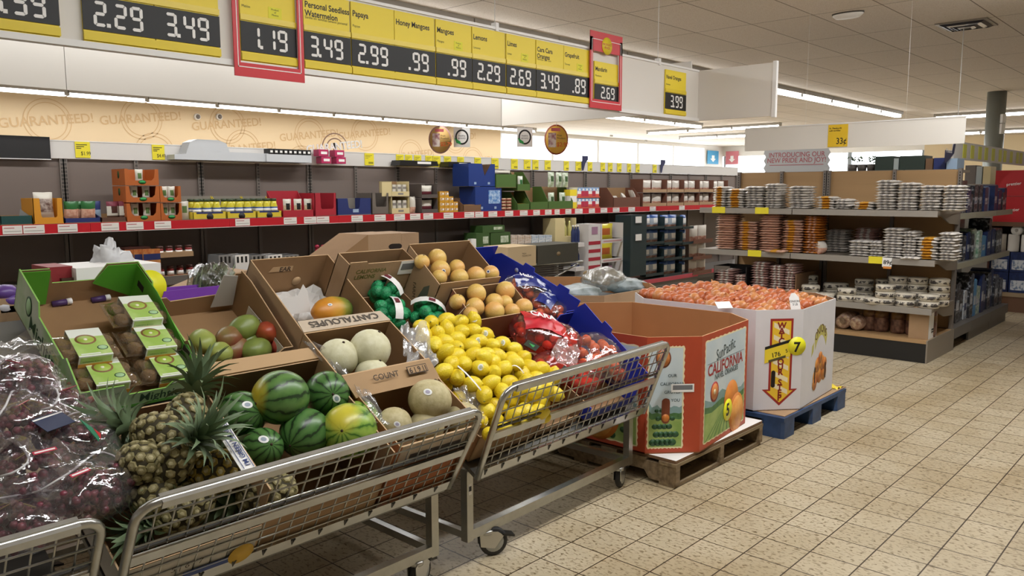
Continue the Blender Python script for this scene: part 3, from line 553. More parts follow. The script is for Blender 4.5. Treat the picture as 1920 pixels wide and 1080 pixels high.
# --- papaya box
PM = bedM(1.712, .75, 0, 0, radians(31)); w, d = .385, .46
pb, _ = crate('papaya_box', 'tall open cardboard box holding one papaya on white paper', PM, w, d, .2, front=[(0, 0), (w, 0), (w, .12), (0, .12)], back=[(0, 0), (w, 0), (w, .235), (0, .235)], left=[(0, 0), (d, 0), (d, .235), (0, .205)], right=[(0, 0), (d, 0), (d, .235), (0, .205)])
F = frame((0, d-.0058, 0), (1, 0, 0), (0, 0, 1)); k = MB().prism([(.10, .165), (.115, .19), (.215, .19), (.215, .165)], 0, .001, KEDGE, F).text('EAR', .032, INK, F @ T(.15, .166, .0015), bold=.02); k.lathe([(.022, 0), (.022, .001)], KEDGE, 20, F @ T(.255, .105, 0)); k.build('inner_print', pb)
F = frame((w-.0058, d, 0), (0, -1, 0), (0, 0, 1)); MB().lathe([(.014, 0), (.014, .001)], mat('mauve_seal', 'a08a98', .5), 18, F @ T(.1, .13, 0)).lathe([(.009, .0011), (.009, .002)], WHITE, 14, F @ T(.1, .13, 0)).lathe([(.011, 0), (.011, .001)], WHITE, 12, F @ T(.17, .09, 0)).build('seal', pb)
PAPER = mat('white_paper', 'dcd9d4', .7)
def crumple(nx, ny, w, d, amp, sc_, seed, m, nm, parent=None, M=None, drop=None):
    k = MB(); v = []
    for j in range(ny+1):
        for i in range(nx+1):
            x, y = w*i/nx, d*j/ny; z = amp*(abs(nz((x, y, seed), sc_))*1.6+.5*nz((x, y, seed+3), sc_*2.7)); z += drop(i/nx, j/ny) if drop else 0
            v.append((x+amp*.4*nz((x, y, seed+7), sc_), y+amp*.4*nz((y, x, seed+9), sc_), z))
    f = [(j*(nx+1)+i, j*(nx+1)+i+1, (j+1)*(nx+1)+i+1, (j+1)*(nx+1)+i) for j in range(ny) for i in range(nx)]
    return k.add(v, f, m, None, False).build(nm, parent, M)
pp = crumple(14, 14, w-.03, d-.03, .03, 14, 3, PAPER, 'packing_paper', None, PM @ T(.015, .015, .05)); tag(pp, 'crumpled white packing paper under the papaya', 'paper')
MB().prism([(0, 0), (.16, 0), (.15, .09), (.13, .12), (.1, .075), (.03, .07)], 0, .001, PAPER, T(.01, .2, .07) @ R(1.0, 'X')).build('torn_sheet', pp)
def grad_mat(name, stops, axis=0, rough=.4, nscale=8, namt=.25, lo=-.1, hi=.1, bump=.1):
    m = bpy.data.materials.new(name); m.use_nodes = True; nt = m.node_tree; L = nt.links; p = nt.nodes['Principled BSDF']; p.inputs['Roughness'].default_value = rough
    tc = nd(nt, 'ShaderNodeTexCoord'); sx = nd(nt, 'ShaderNodeSeparateXYZ'); L.new(tc.outputs['Object'], sx.inputs[0]); mr = nd(nt, 'ShaderNodeMapRange'); mr.inputs[1].default_value = lo; mr.inputs[2].default_value = hi; L.new(sx.outputs[axis], mr.inputs[0])
    n = nd(nt, 'ShaderNodeTexNoise', i_Scale=nscale, i_Detail=3); L.new(tc.outputs['Object'], n.inputs['Vector']); ma = nd(nt, 'ShaderNodeMath', operation='MULTIPLY_ADD'); L.new(n.outputs['Fac'], ma.inputs[0]); ma.inputs[1].default_value = namt; L.new(mr.outputs[0], ma.inputs[2])
    r = nd(nt, 'ShaderNodeValToRGB'); L.new(ma.outputs[0], r.inputs[0]); e = r.color_ramp.elements
    while len(e) < len(stops): e.new(.5)
    for q, (a, c) in zip(e, stops): q.position = a; q.color = lin(c)
    L.new(r.outputs[0], p.inputs['Base Color']); return m
PAP = grad_mat('papaya_skin', [(.25, 'd18a2a'), (.55, 'cf9a34'), (.75, '8a8a34'), (1, '4f6a2a')], 0, .42, 9, .3)
p = on_px(626, 582, PM, .14)
o = thing('papaya', 'ripe orange papaya with a green end lying in the cardboard box', 'papaya', T(*p) @ PM.to_3x3().to_4x4() @ R(.15, 'Z') @ R(.12, 'Y'))
MB().sph((0, 0, 0), (.118, .064, .06), PAP, 32, 22, fn=lambda d_: 1+.04*nz(d_, 2)-.12*max(0, d_.x)).build('skin', o); MB().lathe([(.006, 0), (.005, .008), (0, .009)], STEM, 8, T(.102, 0, 0) @ R(pi/2, 'Y')).build('stem', o)
def stick_on(parent, rad, d_, size, colr=None, asp=1.25, spin=0, nm='sticker'):
    """small curved label hugging an ellipsoid"""
    d_ = Vector(d_).normalized(); A = align(d_, spin); k = MB(); n = 14
    def pr(x, y, lift):
        q = (A @ Vector((x, y, 0)))+Vector((d_.x, d_.y, d_.z))*rad[0]; q = Vector((q.x/rad[0], q.y/rad[1], q.z/rad[2])) if 0 else q.normalized(); return Vector((q.x*rad[0], q.y*rad[1], q.z*rad[2]))*(1+lift)
    for sc_, m, l in ((1, STK, .012), (.55, colr or SBL, .016)):
        v = [pr(0, 0, l)]+[pr(size*sc_*asp*cos(2*pi*i/n), size*sc_*sin(2*pi*i/n), l) for i in range(n)]; k.add(v, [(0, i+1, (i+1) % n+1) for i in range(n)], m, None, True)
    return k.build(nm, parent)
inv = lambda o: o.matrix_world.to_3x3().inverted()
def face_cam(M, du=0, dv=0):
    """direction in the frame M that looks to the camera, nudged right/up"""
    p = M.translation; t = (Vector((0, 0, CAMH))-p).normalized()+rt*du+up*dv; return (M.to_3x3().inverted() @ t).normalized()
stick_on(o, (.118, .064, .06), face_cam(o.matrix_world, .1, .55), .011)
# --- cantaloupe crates
CW = mat('cantaloupe_kraft', 'a8875f', .7, var=.1, scale=4)
C2 = bedM(1.62, .365, .0, radians(-1)); w, d = .40, .27
c2, _ = crate('melon_crate', 'rear cardboard melon crate with CANTALOUPES on its folded back flap', C2, w, d, .30, mout=CW, front=[(0, 0), (w, 0), (w, .315), (0, .315)])
k = MB().prism([(0, 0), (w, 0), (w-.01, .062), (.01, .066)], 0, .004, mat('pale_kraft', 'bfae98', .7), frame((0, d, .30), (1, 0, 0), (0, 1, .02))); k.build('back_flap', c2)
F = frame((0, d, .302), (1, 0, 0), (0, 1, .02)); MB().text('CANTALOUPES', .046, mat('grey_ink', '4e4740', .7), F @ T(.36, .05, .005) @ R(pi, 'Z'), bold=.012).build('flap_print', c2)
k = MB().prism([(0, 0), (w, 0), (w+.01, .09), (.02, .09)], 0, .004, CW, frame((0, 0, .315), (1, 0, 0), (0, -.85, -.4)) @ S(1, 1, 1)); k.build('front_flap', c2)
F = frame((0, .001, .3165), (1, 0, 0), (0, .2, .1)); 
F = frame((0, -.004, .245), (1, 0, 0), (0, .2, .9)) if 0 else frame((0, -.0765, .2845), (1, 0, 0), (0, .85, .4))
k = MB().text('COUNT', .032, INK, F @ T(.11, .036, .0065), bold=.01).box(.268, .032, .0055, .362, .064, .006, INK, F).box(.271, .035, .0062, .359, .061, .0066, CW, F).text('6 | 9 |1', .03, INK, F @ T(.275, .036, .0075), bold=.02); k.build('flap_print', c2)
C1 = bedM(1.645, .02, .0, radians(-1)); d = .33; w = .375
c1, _ = crate('melon_crate', 'front cardboard melon crate behind the wire front, overhanging the cart end', C1, w, d, .28, mout=mat('orange_kraft', 'a5653c', .7, var=.15, scale=4), left=[(0, 0), (d, 0), (d, .28), (0, .28)])
MB().box(.01, -.001, .19, w, -.0, .28, mat('pale_kraft', 'bfae98', .7)).box(.06, -.002, .2, .3, -.001, .23, mat('grey_ink', '4e4740', .7)).build('front_print', c1)
MELON = mat('pale_netted_melon', 'c6ba90', .65, col2='b3a67a', scale=45, bump=.15, bscale=90, detail=4); MELON2 = mat('white_melon', 'd6d2b2', .55, col2='c9c49e', scale=35, bump=.1, bscale=80)
mel = {0: MB().sph((0, 0, 0), (.078, .078, .073), MELON, 28, 18, fn=lambda d_: 1+.02*nz(d_, 2)).mesh('rind'), 1: MB().sph((0, 0, 0), (.078, .075, .073), MELON2, 28, 18, fn=lambda d_: 1+.02*nz(d_, 2)).mesh('rind')}
for u, v, hh, C, rpx, mt, st, lab in [(634, 671, .27, C2, 38, 1, 0, 'pale melon at the left of the rear melon crate'), (694, 655, .30, C2, 40, 1, 0, 'pale speckled melon largest and highest in the rear crate'), (698, 704, .25, C2, 34, 1, 0, 'melon mostly hidden behind the count flap'), (806, 750, .27, C1, 41, 0, 1, 'tan melon with a white sticker at the right of the front crate'), (740, 795, .22, C1, 33, 0, 1, 'tan stickered melon at the left of the front crate'), (800, 800, .2, C1, 33, 0, 0, 'tan melon low behind the wire front'), (868, 785, .2, C1, 33, 0, 0, 'pale melon under plastic at the right end of the front crate')]:
    p = on_px(u, v, C, hh); sc_ = (p-Vector((0, 0, CAMH))).dot(fw)*rpx/FPX/.077
    o = thing('melon', lab, 'melon', T(*p) @ R(u*.01, 'Z') @ R(.5, 'X') @ S(sc_, sc_, sc_)); obj('rind', mel[mt], o)
    MB().lathe([(.006, .0), (.004, .004), (0, .005)], STEM, 8, T(0, 0, .0725)).build('stem_scar', o)
    if st: stick_on(o, (.078, .078, .073), face_cam(o.matrix_world, -.1 if u > 780 else .15, .42 if u > 780 else .0), .0125, mat('mauve_print', 'aaa4b8', .5))
# --- watermelon crate
WM_ = bedM(1.165, .02, 0, radians(-1)); w, d = .455, .50
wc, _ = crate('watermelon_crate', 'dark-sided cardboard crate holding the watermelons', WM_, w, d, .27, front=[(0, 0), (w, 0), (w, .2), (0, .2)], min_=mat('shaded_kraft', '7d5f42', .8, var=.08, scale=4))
MB().prism([(0, 0), (w, 0), (w-.02, .055), (.02, .06)], 0, .005, mat('light_kraft_flap', 'b7966d', .7), frame((0, d, .272), (1, 0, 0), (0, .95, .12))).build('back_flap', wc)
def melon_stripes(name, c_dark, c_mid, c_light, spot=None, n=11):
    m = bpy.data.materials.new(name); m.use_nodes = True; nt = m.node_tree; L = nt.links; p = nt.nodes['Principled BSDF']; p.inputs['Roughness'].default_value = .32
    tc = nd(nt, 'ShaderNodeTexCoord'); no = nd(nt, 'ShaderNodeTexNoise', i_Scale=38, i_Detail=5); L.new(tc.outputs['Object'], no.inputs['Vector'])
    sx = nd(nt, 'ShaderNodeSeparateXYZ'); L.new(tc.outputs['Object'], sx.inputs[0]); at_ = nd(nt, 'ShaderNodeMath', operation='ARCTAN2'); L.new(sx.outputs[1], at_.inputs[0]); L.new(sx.outputs[2], at_.inputs[1])
    a = nd(nt, 'ShaderNodeMath', operation='MULTIPLY_ADD'); L.new(no.outputs['Fac'], a.inputs[0]); a.inputs[1].default_value = .42; L.new(at_.outputs[0], a.inputs[2])
    b = nd(nt, 'ShaderNodeMath', operation='MULTIPLY'); L.new(a.outputs[0], b.inputs[0]); b.inputs[1].default_value = n; s = nd(nt, 'ShaderNodeMath', operation='SINE'); L.new(b.outputs[0], s.inputs[0])
    r = nd(nt, 'ShaderNodeValToRGB'); mr = nd(nt, 'ShaderNodeMapRange'); mr.inputs[1].default_value = -1; L.new(s.outputs[0], mr.inputs[0]); L.new(mr.outputs[0], r.inputs[0]); e = r.color_ramp.elements; e.new(.3)
    e[0].position = .0; e[0].color = lin(c_light); e[1].position = .86; e[1].color = lin(c_mid); e[2].position = .95; e[2].color = lin(c_dark)
    src = r.outputs[0]
    if spot:
        vd = nd(nt, 'ShaderNodeVectorMath', operation='DOT_PRODUCT'); L.new(tc.outputs['Object'], vd.inputs[0]); vd.inputs[1].default_value = spot[0]; q = nd(nt, 'ShaderNodeMath', operation='MULTIPLY_ADD'); L.new(no.outputs['Fac'], q.inputs[0]); q.inputs[1].default_value = .02; L.new(vd.outputs['Value'], q.inputs[2])
        rr = nd(nt, 'ShaderNodeValToRGB'); rr.color_ramp.elements[0].position = spot[1]; rr.color_ramp.elements[1].position = spot[1]+.025; L.new(q.outputs[0], rr.inputs[0])
        mx = nd(nt, 'ShaderNodeMix', data_type='RGBA'); L.new(rr.outputs[0], mx.inputs[0]); L.new(src, mx.inputs[6]); mx.inputs[7].default_value = lin(spot[2]); src = mx.outputs[2]
    L.new(src, p.inputs['Base Color']); return m
WMM = {'a': ('243a1d', '476c34', '5c8242'), 'b': ('1d3319', '3f6831', '527a3f'), 'c': ('3f6a22', '72973a', '93b04a')}
for u, v, hh, rp, kind, spot, stk, ax, lab in [(526, 745, .27, 52, 'a', ((-.9, .35, .1), .105, 'b9a62c'), 0, (.15, 0, .1), 'biggest watermelon on top, with a yellow end'), (614, 738, .24, 43, 'b', None, (.45, -.25), (.9, .2, 1.2), 'dark watermelon in the back right corner of the crate'), (452, 778, .20, 46, 'b', None, (.3, .55), (.4, .2, 1.9), 'dark stickered watermelon in the left of the crate'), (492, 840, .18, 39, 'b', None, (.05, .5), (.6, .4, 1.5), 'small dark stickered watermelon at the front left'), (572, 812, .20, 47, 'b', None, 0, (.5, -.2, .4), 'dark green watermelon in the middle front'), (655, 808, .23, 53, 'c', ((-.1, .3, .95), .112, 'c9bd3c'), 0, (.7, .3, .7), 'light yellow-green watermelon at the front right'), (672, 790, .2, 40, 'c', None, 0, (.2, .3, .9), 'watermelon half hidden behind the light yellow-green one')]:
    p = on_px(u, v, WM_, hh); rr = (p-Vector((0, 0, CAMH))).dot(fw)*rp/FPX
    o = thing('watermelon', lab, 'watermelon', T(*p) @ R(ax[2], 'Z') @ R(ax[1], 'Y') @ R(ax[0], 'X'), 'watermelons in the crate')
    if spot: spot = (tuple(face_cam(o.matrix_world, -1.5 if kind == 'a' else -.35, .1 if kind == 'a' else .9)), rr*.82, spot[2])
    mt = melon_stripes('watermelon_rind_'+kind+('_spot' if spot else ''), *WMM[kind], spot=spot)
    MB().sph((0, 0, 0), (rr*1.05, rr, rr*.97), mt, 40, 26, R(0, 'Y')).build('rind', o)
    MB().lathe([(.005, 0), (.004, .005), (0, .006)], mat('pale_stem', '9a8f5a', .7), 8, T(rr*1.045, 0, 0) @ R(pi/2, 'Y')).build('stem_scar', o); MB().lathe([(.005, 0), (.0, .002)], STEM, 8, T(-rr*1.048, 0, 0) @ R(-pi/2, 'Y')).build('blossom_scar', o)
    if stk: stick_on(o, (rr*1.05, rr, rr*.97), face_cam(o.matrix_world, stk[0], stk[1]), .0135, mat('slate_print', '9aa5b4', .5), 1.3)
# ================================================================ pineapples
PB = mat('pineapple_dark', '3a331d', .8); PE = mat('pineapple_eye', '787046', .7, col2='9a8f62', scale=30); PT = mat('pineapple_tip', 'bfb58c', .7, col2='9a8f66', scale=60); PE2 = mat('pineapple_ripe_eye', 'a58a35', .7, col2='8a7a35', scale=30)
LEAF = mat('crown_leaf', '5a6e4c', .5, col2='7c8f6c', scale=12, stretch=(1, 1, .2))
def pine_body(eye):
    k = MB(); k.sph((0, 0, 0), (.052, .052, .086), PB, 18, 12); n = 64; ga = pi*(3-sqrt(5))
    for i in range(n):
        zz = 1-2*(i+.5)/n; th = i*ga; rr = sqrt(1-zz*zz); P = Vector((.054*rr*cos(th), .054*rr*sin(th), .088*zz)); N = Vector((P.x/.054**2, P.y/.054**2, P.z/.088**2)).normalized()
        A = T(*P) @ align(N, th); s_ = .0134; v = []
        for q, z in ((1, -.004), (.86, .0006), (.5, .0016)): v += [(s_*q*cos(pi/3*j), s_*q*1.05*sin(pi/3*j), z) for j in range(6)]
        v.append((0, -.002, .0036)); f = [(a*6+j, a*6+(j+1) % 6, a*6+6+(j+1) % 6, a*6+6+j) for a in range(2) for j in range(6)]+[(12+j, 12+(j+1) % 6, 18) for j in range(6)]
        k.add(v, f, [eye]*12+[PT]*6, A)
    return k.mesh('body')
def pine_crown(seed):
    rnd = random.Random(seed); k = MB()
    for i in range(46):
        t = i/46; a = i*2.4; L_ = .075+.09*t*rnd.uniform(.75, 1.1) if t < .8 else .12*rnd.uniform(.7, 1); tilt = 1.25*(1-t)+.1; w0 = .013-.004*t; v = []; f = []
        for s in range(6):
            q = s/5; an = tilt+(.55*(1-t)+.15)*q*q; r_ = .008+L_*q*sin(an*.85); z = .01+.05*t+L_*q*cos(an*.85); ww = w0*(1-q**1.6)+.0004
            c, sn = cos(a), sin(a); v += [(r_*c-sn*ww, r_*sn+c*ww, z+.004*(1-q)), (r_*c, r_*sn, z), (r_*c+sn*ww, r_*sn-c*ww, z+.004*(1-q))]
        for s in range(5): b = s*3; f += [(b, b+1, b+4, b+3), (b+1, b+2, b+5, b+4)]
        k.add(v, f, LEAF, None, True)
    return k.mesh('crown')
PBm = [pine_body(PE), pine_body(PE2)]; PCm = [pine_crown(i) for i in range(3)]
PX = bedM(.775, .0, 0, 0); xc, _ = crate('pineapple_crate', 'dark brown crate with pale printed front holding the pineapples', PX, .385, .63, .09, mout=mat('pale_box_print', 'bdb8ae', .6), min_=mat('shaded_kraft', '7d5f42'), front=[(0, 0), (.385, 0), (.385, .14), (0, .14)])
k = MB().text('5 | 6 | 7', .03, INK, frame((.12, -.0062, .075), (1, 0, 0), (0, 0, 1))).box(.16, -.0064, .03, .3, -.006, .055, mat('blue_box_print', '2f4480', .5)).lathe([(.04, 0), (.04, .001)], mat('yellow_box_print', 'd0a83a', .5), 20, frame((.335, -.0063, .05), (1, 0, 0), (0, 0, 1))); k.build('front_print', xc)
for i, (u, v, h, a, b, c, rp, lab) in enumerate([(302, 815, .27, -.95, .25, .1, 0, 'pineapple lying with its crown to the left, yellow tag on top'), (345, 790, .28, .05, .75, .55, 0, 'rear pineapple with an upright crown near the watermelon crate'), (312, 872, .25, .75, .65, -.1, 0, 'middle pineapple with its crown spread towards the watermelons'), (262, 868, .24, -.6, -.1, .7, 0, 'dark pineapple at the left, beside the grape bags'), (412, 884, .23, -.85, -.15, -.35, 1, 'small yellowish pineapple by the white card strip'), (500, 925, .19, -.9, -.25, .0, 0, 'pineapple lying right behind the wire front'), (345, 950, .17, -.6, -.3, -.5, 0, 'front pineapple seen through the wire at the left end'), (285, 925, .18, -.7, .2, .5, 0, 'pineapple under clear plastic in the front left corner'), (365, 895, .17, .2, .4, .7, 0, 'pineapple low in the middle of the crate')]):
    p = bed_at(u, v, h-.02); ax = (rt*a+up*b+fw*c).normalized(); o = thing('pineapple', lab, 'pineapple', T(*p) @ align(ax, i*1.3), 'pineapples in the crate')
    obj('body', PBm[rp], o, S(1.17, 1.17, 1.05)); obj('crown', PCm[i % 3], o, T(0, 0, .08) @ S(1.15, 1.15, 1.15 if i < 3 else .9))
    if i in (0, 4): MB().prism([(-.012, 0), (.012, 0), (.02, .035), (-.018, .04)], 0, .001, mat('ochre_tag', 'c9a02c', .5), T(0, 0, .05) @ R(2.2+i*.6, 'Z') @ T(0, -.045, .0) @ R(.6, 'X')).build('paper_tag', o)
q = [bed_at(u, v, .31) for u, v in ((455, 886), (478, 874), (424, 788), (400, 800))]
o = thing('card_strip', "white card strip reading I'M GREEN I'M READY TO, between pineapples and watermelons", 'sign'); MB().add([tuple(p) for p in q]+[tuple(p-Vector((0, .0015, .003))) for p in q], [(0, 1, 2, 3), (7, 6, 5, 4), (0, 4, 5, 1), (1, 5, 6, 2), (2, 6, 7, 3), (3, 7, 4, 0)], WHITE).build('card', o)
d_ = (q[3]-q[0]); F = frame(q[1]+(q[0]-q[1])*.22+d_*.05+Vector((0, -.001, .003)), d_, q[0]-q[1]); NAVY = mat('navy_print', '2b3f7a', .5)
MB().text("I'M GREEN I'M READY TO", .021, NAVY, F, bold=.02).box(-.01, .024, 0, .2, .026, .0005, NAVY, F).box(-.01, -.006, 0, .2, -.004, .0005, NAVY, F).build('lettering', o)
# ================================================================ grape bags
FILM = film('grape_bag_film', 'f4f2f4', .8, .1, 10, .75, .04); GR = mat('red_grape', '8a4250', .3, col2='4a222c', scale=40); ZIP = mat('zip_strip', 'd8d6d6', .35); GST = mat('grape_stem', '8f7a3c', .7); PINKL = mat('bag_label_red', 'c23a50', .4)
def blob(rad, seed, amp=.17, sc_=2.0, nu=36, nv=24, m=None, flat=.0):
    def f(d_): return 1+amp*nz((d_.x+seed, d_.y-seed, d_.z), sc_)+amp*.7*(abs(nz((d_.x-seed, d_.y, d_.z+seed), sc_*2.3))-.25)+amp*.25*nz((d_.x, d_.y+seed, d_.z), sc_*6)
    return MB().sph((0, 0, 0), rad, m or FILM, nu, nv, fn=f)
def grape_bag(u, v, h, rad, spin, seed, lab, lean=0):
    p = bed_at(u, v, h); o = thing('grape_bag', lab, 'grape bag', T(*p) @ R(spin, 'Z') @ R(lean, 'X'), 'bags of red grapes')
    blob(rad, seed).build('bag_film', o); rnd = random.Random(seed); k = MB()
    for i in range(150):
        d_ = Vector((rnd.gauss(0, 1), rnd.gauss(0, 1), rnd.gauss(0, 1))).normalized()*rnd.uniform(.45, .88)
        k.sph((d_.x*rad[0], d_.y*rad[1], d_.z*rad[2]), rnd.uniform(.010, .0125), GR, 9, 6)
    k.build('grapes', o); k = MB()
    for i in range(3): a = rnd.uniform(0, 6); k.tube([(rad[0]*.5*cos(a), rad[1]*.5*sin(a), rad[2]*.7), (0, 0, rad[2]*.85), (rad[0]*.4*cos(a+2), rad[1]*.4*sin(a+2), rad[2]*.72)], .002, GST, 5)
    k.build('stem', o)
    z = [(rad[0]*.95*cos(t), rad[1]*.45*sin(t*2)+rad[1]*.2, rad[2]*(1.05+.12*sin(3*t+seed))*sqrt(max(0.05, 1-.8*cos(t)**2))) for t in [pi*j/12 for j in range(13)]]; MB().tube(z, .003, ZIP, 6).build('zip_strip', o)
    MB().box(-.03, -.006, 0, .03, .006, .0012, PINKL).box(-.026, -.0025, .0012, .026, .0025, .0016, WHITE).build('label', o, T(-rad[0]*.35, -rad[1]*.5, rad[2]*.98) @ R(.5+seed, 'Z') @ R(.5, 'X'))
    fl_ = crumple(7, 5, rad[0]*1.5, rad[1]*1.2, .045, 11, seed, FILM, 'loose_film', o, T(-rad[0]*.6, -rad[1]*.3, rad[2]*.8) @ R(.3, 'X')); fl_.data.polygons.foreach_set('use_smooth', [True]*len(fl_.data.polygons))
for a in [(32, 718, .2, (.13, .12, .08), .3, 1, 'topmost clear bag of red grapes, at the left edge beside the green crate'), (98, 768, .16, (.12, .1, .07), 1.2, 2, 'bag of grapes lying along the side of the green crate'), (40, 800, .19, (.14, .12, .085), .5, 3, 'bag of grapes at the left edge, below the topmost one'), (140, 828, .17, (.12, .1, .07), -.4, 4, 'bag of grapes with a dark blue label beside the pineapple crowns'), (60, 890, .17, (.13, .11, .08), .9, 5, 'bag of grapes with a pink label in the middle of the left cart'), (165, 925, .18, (.14, .11, .085), .2, 6, 'front right bag of grapes, its zip strip curving over the top'), (30, 985, .15, (.13, .1, .075), -.6, 7, 'bag of grapes at the front left, against the wire'), (262, 925, .12, (.07, .06, .05), .1, 8, 'small clear bag end squeezed between the two carts')]: grape_bag(*a)
p = bed_at(100, 790, .27); o = thing('printed_card', 'navy printed card among the grape bags', 'card', T(*p) @ R(.5, 'Z') @ R(.5, 'X')); MB().box(-.05, -.03, 0, .05, .03, .002, mat('navy_card', '2a3350', .5)).box(-.05, .02, .002, .05, .025, .0025, WHITE).build('card', o)
p = bed_at(168, 805, .27); o = thing('printed_card', 'green printed card tip showing beside the left pineapple crown', 'card', T(*p) @ R(1.0, 'Z') @ R(.9, 'X')); MB().prism([(-.02, -.04), (.03, -.03), (.0, .04)], 0, .002, mat('green_card_tip', '1f7a55', .5)).prism([(0, -.04), (.028, -.03), (.018, -.005)], .002, .003, RED).build('card', o)
# ================================================================ lemons
LEM = mat('lemon_peel', 'e6c81e', .38, col2='efd83a', scale=9, bump=.25, bscale=220)
def lemon_mesh(e):
    pr = [(0, -.041), (.004, -.0405), (.0075, -.037), (.014, -.033), (.022, -.025), (.0275, -.012), (.029, 0), (.0275, .012), (.022, .024), (.014, .0315), (.008, .035), (.005, .0385), (0, .0395)]
    return MB().lathe([(r, z*e) for r, z in pr], LEM, 18).mesh('peel')
LM = [lemon_mesh(.95), lemon_mesh(1.05)]; LS = S(1.17, 1.17, 1.17); LTIP = mat('lemon_stem_scar', '8a8a3a', .7); tipm = MB().lathe([(.0035, 0), (.003, .0015), (0, .002)], LTIP, 8).mesh('stem_scar')
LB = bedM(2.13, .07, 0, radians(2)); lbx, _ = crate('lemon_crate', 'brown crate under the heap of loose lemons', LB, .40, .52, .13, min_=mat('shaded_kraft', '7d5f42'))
Z7 = [(195, 620), (310, 600), (410, 615), (515, 605), (120, 655), (135, 705), (240, 705), (312, 672), (415, 692), (500, 682), (582, 705), (200, 768), (390, 742), (545, 762), (380, 812), (290, 838), (490, 792), (642, 792), (727, 777), (800, 812), (860, 862), (505, 868), (600, 862), (682, 872), (790, 892), (902, 912), (345, 932), (442, 932), (562, 962), (285, 987), (385, 1030), (660, 1000), (735, 967), (880, 1000), (990, 962), (1095, 1010), (260, 760), (455, 840), (700, 930), (830, 945), (960, 1010), (450, 740), (350, 880), (620, 930)]
Z8 = [(500, 362), (635, 357), (785, 352), (900, 352), (1000, 332), (720, 412), (592, 442), (705, 482), (602, 512), (682, 632), (870, 462), (990, 502), (900, 562), (820, 592), (940, 440), (1030, 440), (780, 470), (1080, 390), (840, 420), (960, 560)]
LP = [(760+x/4, 450+y/4) for x, y in Z7]+[(760+x/4, 630+y/4) for x, y in Z8]; STKL = {3, 10, 13, 18, 22, 27, 28, 35, 17}; placed = []
rnd = random.Random(5)
for i, (u, v) in enumerate(LP):
    h = .235 if v < 700 else .225 if v < 745 else .195; p = bed_at(u, v, h)
    if i == 53: p = bed_at(u, v, .14)
    for _ in range(6):
        for q in placed:
            dd = p-q
            if 0 < dd.length < .062: p = p+dd.normalized()*(.062-dd.length)*.5
    if min([(p-q).length for q in placed] or [1]) < .048: continue
    placed.append(p); st = i in STKL
    lab = 'lemon with a pale sticker in the loose lemon heap' if st else 'plain yellow lemon in the loose lemon heap'
    if i == 53: lab = 'lemon hanging lowest, in the gap between the two carts'
    o = thing('lemon', lab, 'lemon', T(*p) @ align((rnd.gauss(0, 1), rnd.gauss(0, 1), rnd.gauss(0, .6)), rnd.uniform(0, 6)) @ LS, 'loose lemons'); obj('peel', LM[i % 2], o); obj('stem_scar', tipm, o, T(0, 0, .0385))
    if st: stick_on(o, (.029, .029, .031), face_cam(o.matrix_world, .05, .15), .0105, mat('pale_label_print', 'b9bfae', .5))
LPl = list(placed)
for i in range(9):
    for j in range(8):       # lemons under the top layer
        x, s = 2.15+i*.046+(j % 2)*.02, .05+j*.072; p = BO+Vector((x, s*cos(TILT)-.16*sin(TILT), s*sin(TILT)+.16*cos(TILT)))
        if min((p-q).length for q in LPl) < .05: continue
        LPl.append(p); o = thing('lemon', 'plain yellow lemon low in the heap, glimpsed between others', 'lemon', T(*p) @ align((rnd.gauss(0, 1), rnd.gauss(0, 1), .3), 0), 'loose lemons underneath'); obj('peel', LM[(i+j) % 2], o); obj('stem_scar', tipm, o, T(0, 0, .0385))
for i, (u0, v0, u1, v1, lab) in enumerate([(858, 686, 902, 732, 'white paper band across the middle of the lemons'), (960, 686, 982, 700, 'curled white paper band on the right of the lemons'), (858, 594, 880, 570, 'white paper band sticking up above the lemons')]):
    a, b = bed_at(u0, v0, .275), bed_at(u1, v1, .275 if i < 2 else .33); o = thing('paper_band', lab, 'paper band'); w = Vector((.008, .006, .0)); k = MB(); mid = (a+b)/2+Vector((0, 0, .012 if i != 1 else .025)); n = 7; v = []
    for j in range(n): t = j/(n-1); c = a*(1-t)**2+mid*2*t*(1-t)+b*t*t; v += [c-w, c+w]
    k.add([tuple(x) for x in v], [(2*j, 2*j+1, 2*j+3, 2*j+2) for j in range(n-1)], WHITE, None, True); x = k.build('band', o); x.modifiers.new('s', 'SOLIDIFY').thickness = .0006
# ================================================================ grapefruit crates
G1 = bedM(2.46, .83, 0, 0); w, d = .40, .275
g1, _ = crate('grapefruit_crate', 'rear brown crate of grapefruits with a leaf print on its left side', G1, w, d, .30, back=[(0, 0), (w, 0), (w, .34), (0, .34)], left=[(0, 0), (d, 0), (d, .335), (0, .29)], right=[(0, 0), (d, 0), (d, .335), (0, .29)])
F = frame((-.0006, d, 0), (0, -1, 0), (0, 0, 1)); MB().prism([(.17, .15), (.2, .16), (.225, .2), (.215, .25), (.185, .22)], 0, .001, mat('leaf_print', '55584a', .7), F).lathe([(.012, 0), (.012, .001)], MATS['leaf_print'], 14, F @ T(.23, .13, 0)).text('FARM', .03, INK, F @ T(.11, .2, 0) @ R(-1.2, 'Z')).build('side_print', g1)
G2 = bedM(2.535, .60, 0, 0); d = .22
g2, _ = crate('grapefruit_crate', 'front brown crate of grapefruits, just above the lemons', G2, w, d, .25, mout=mat('reddish_kraft', '8d5a44', .6, var=.06), back=[(0, 0), (w, 0), (w, .27), (0, .27)], left=[(0, 0), (d, 0), (d, .27), (0, .225)], right=[(0, 0), (d, 0), (d, .27), (0, .225)])
GF = mat('grapefruit_peel', 'dfba66', .38, col2='e0a264', scale=5, bump=.2, bscale=200, lo=.45, hi=.75); gfm = MB().sph((0, 0, 0), (.046, .046, .0445), GF, 26, 18).mesh('peel'); gsc = MB().lathe([(.005, 0), (.004, .002), (0, .003)], STEM, 8).mesh('stem_scar')
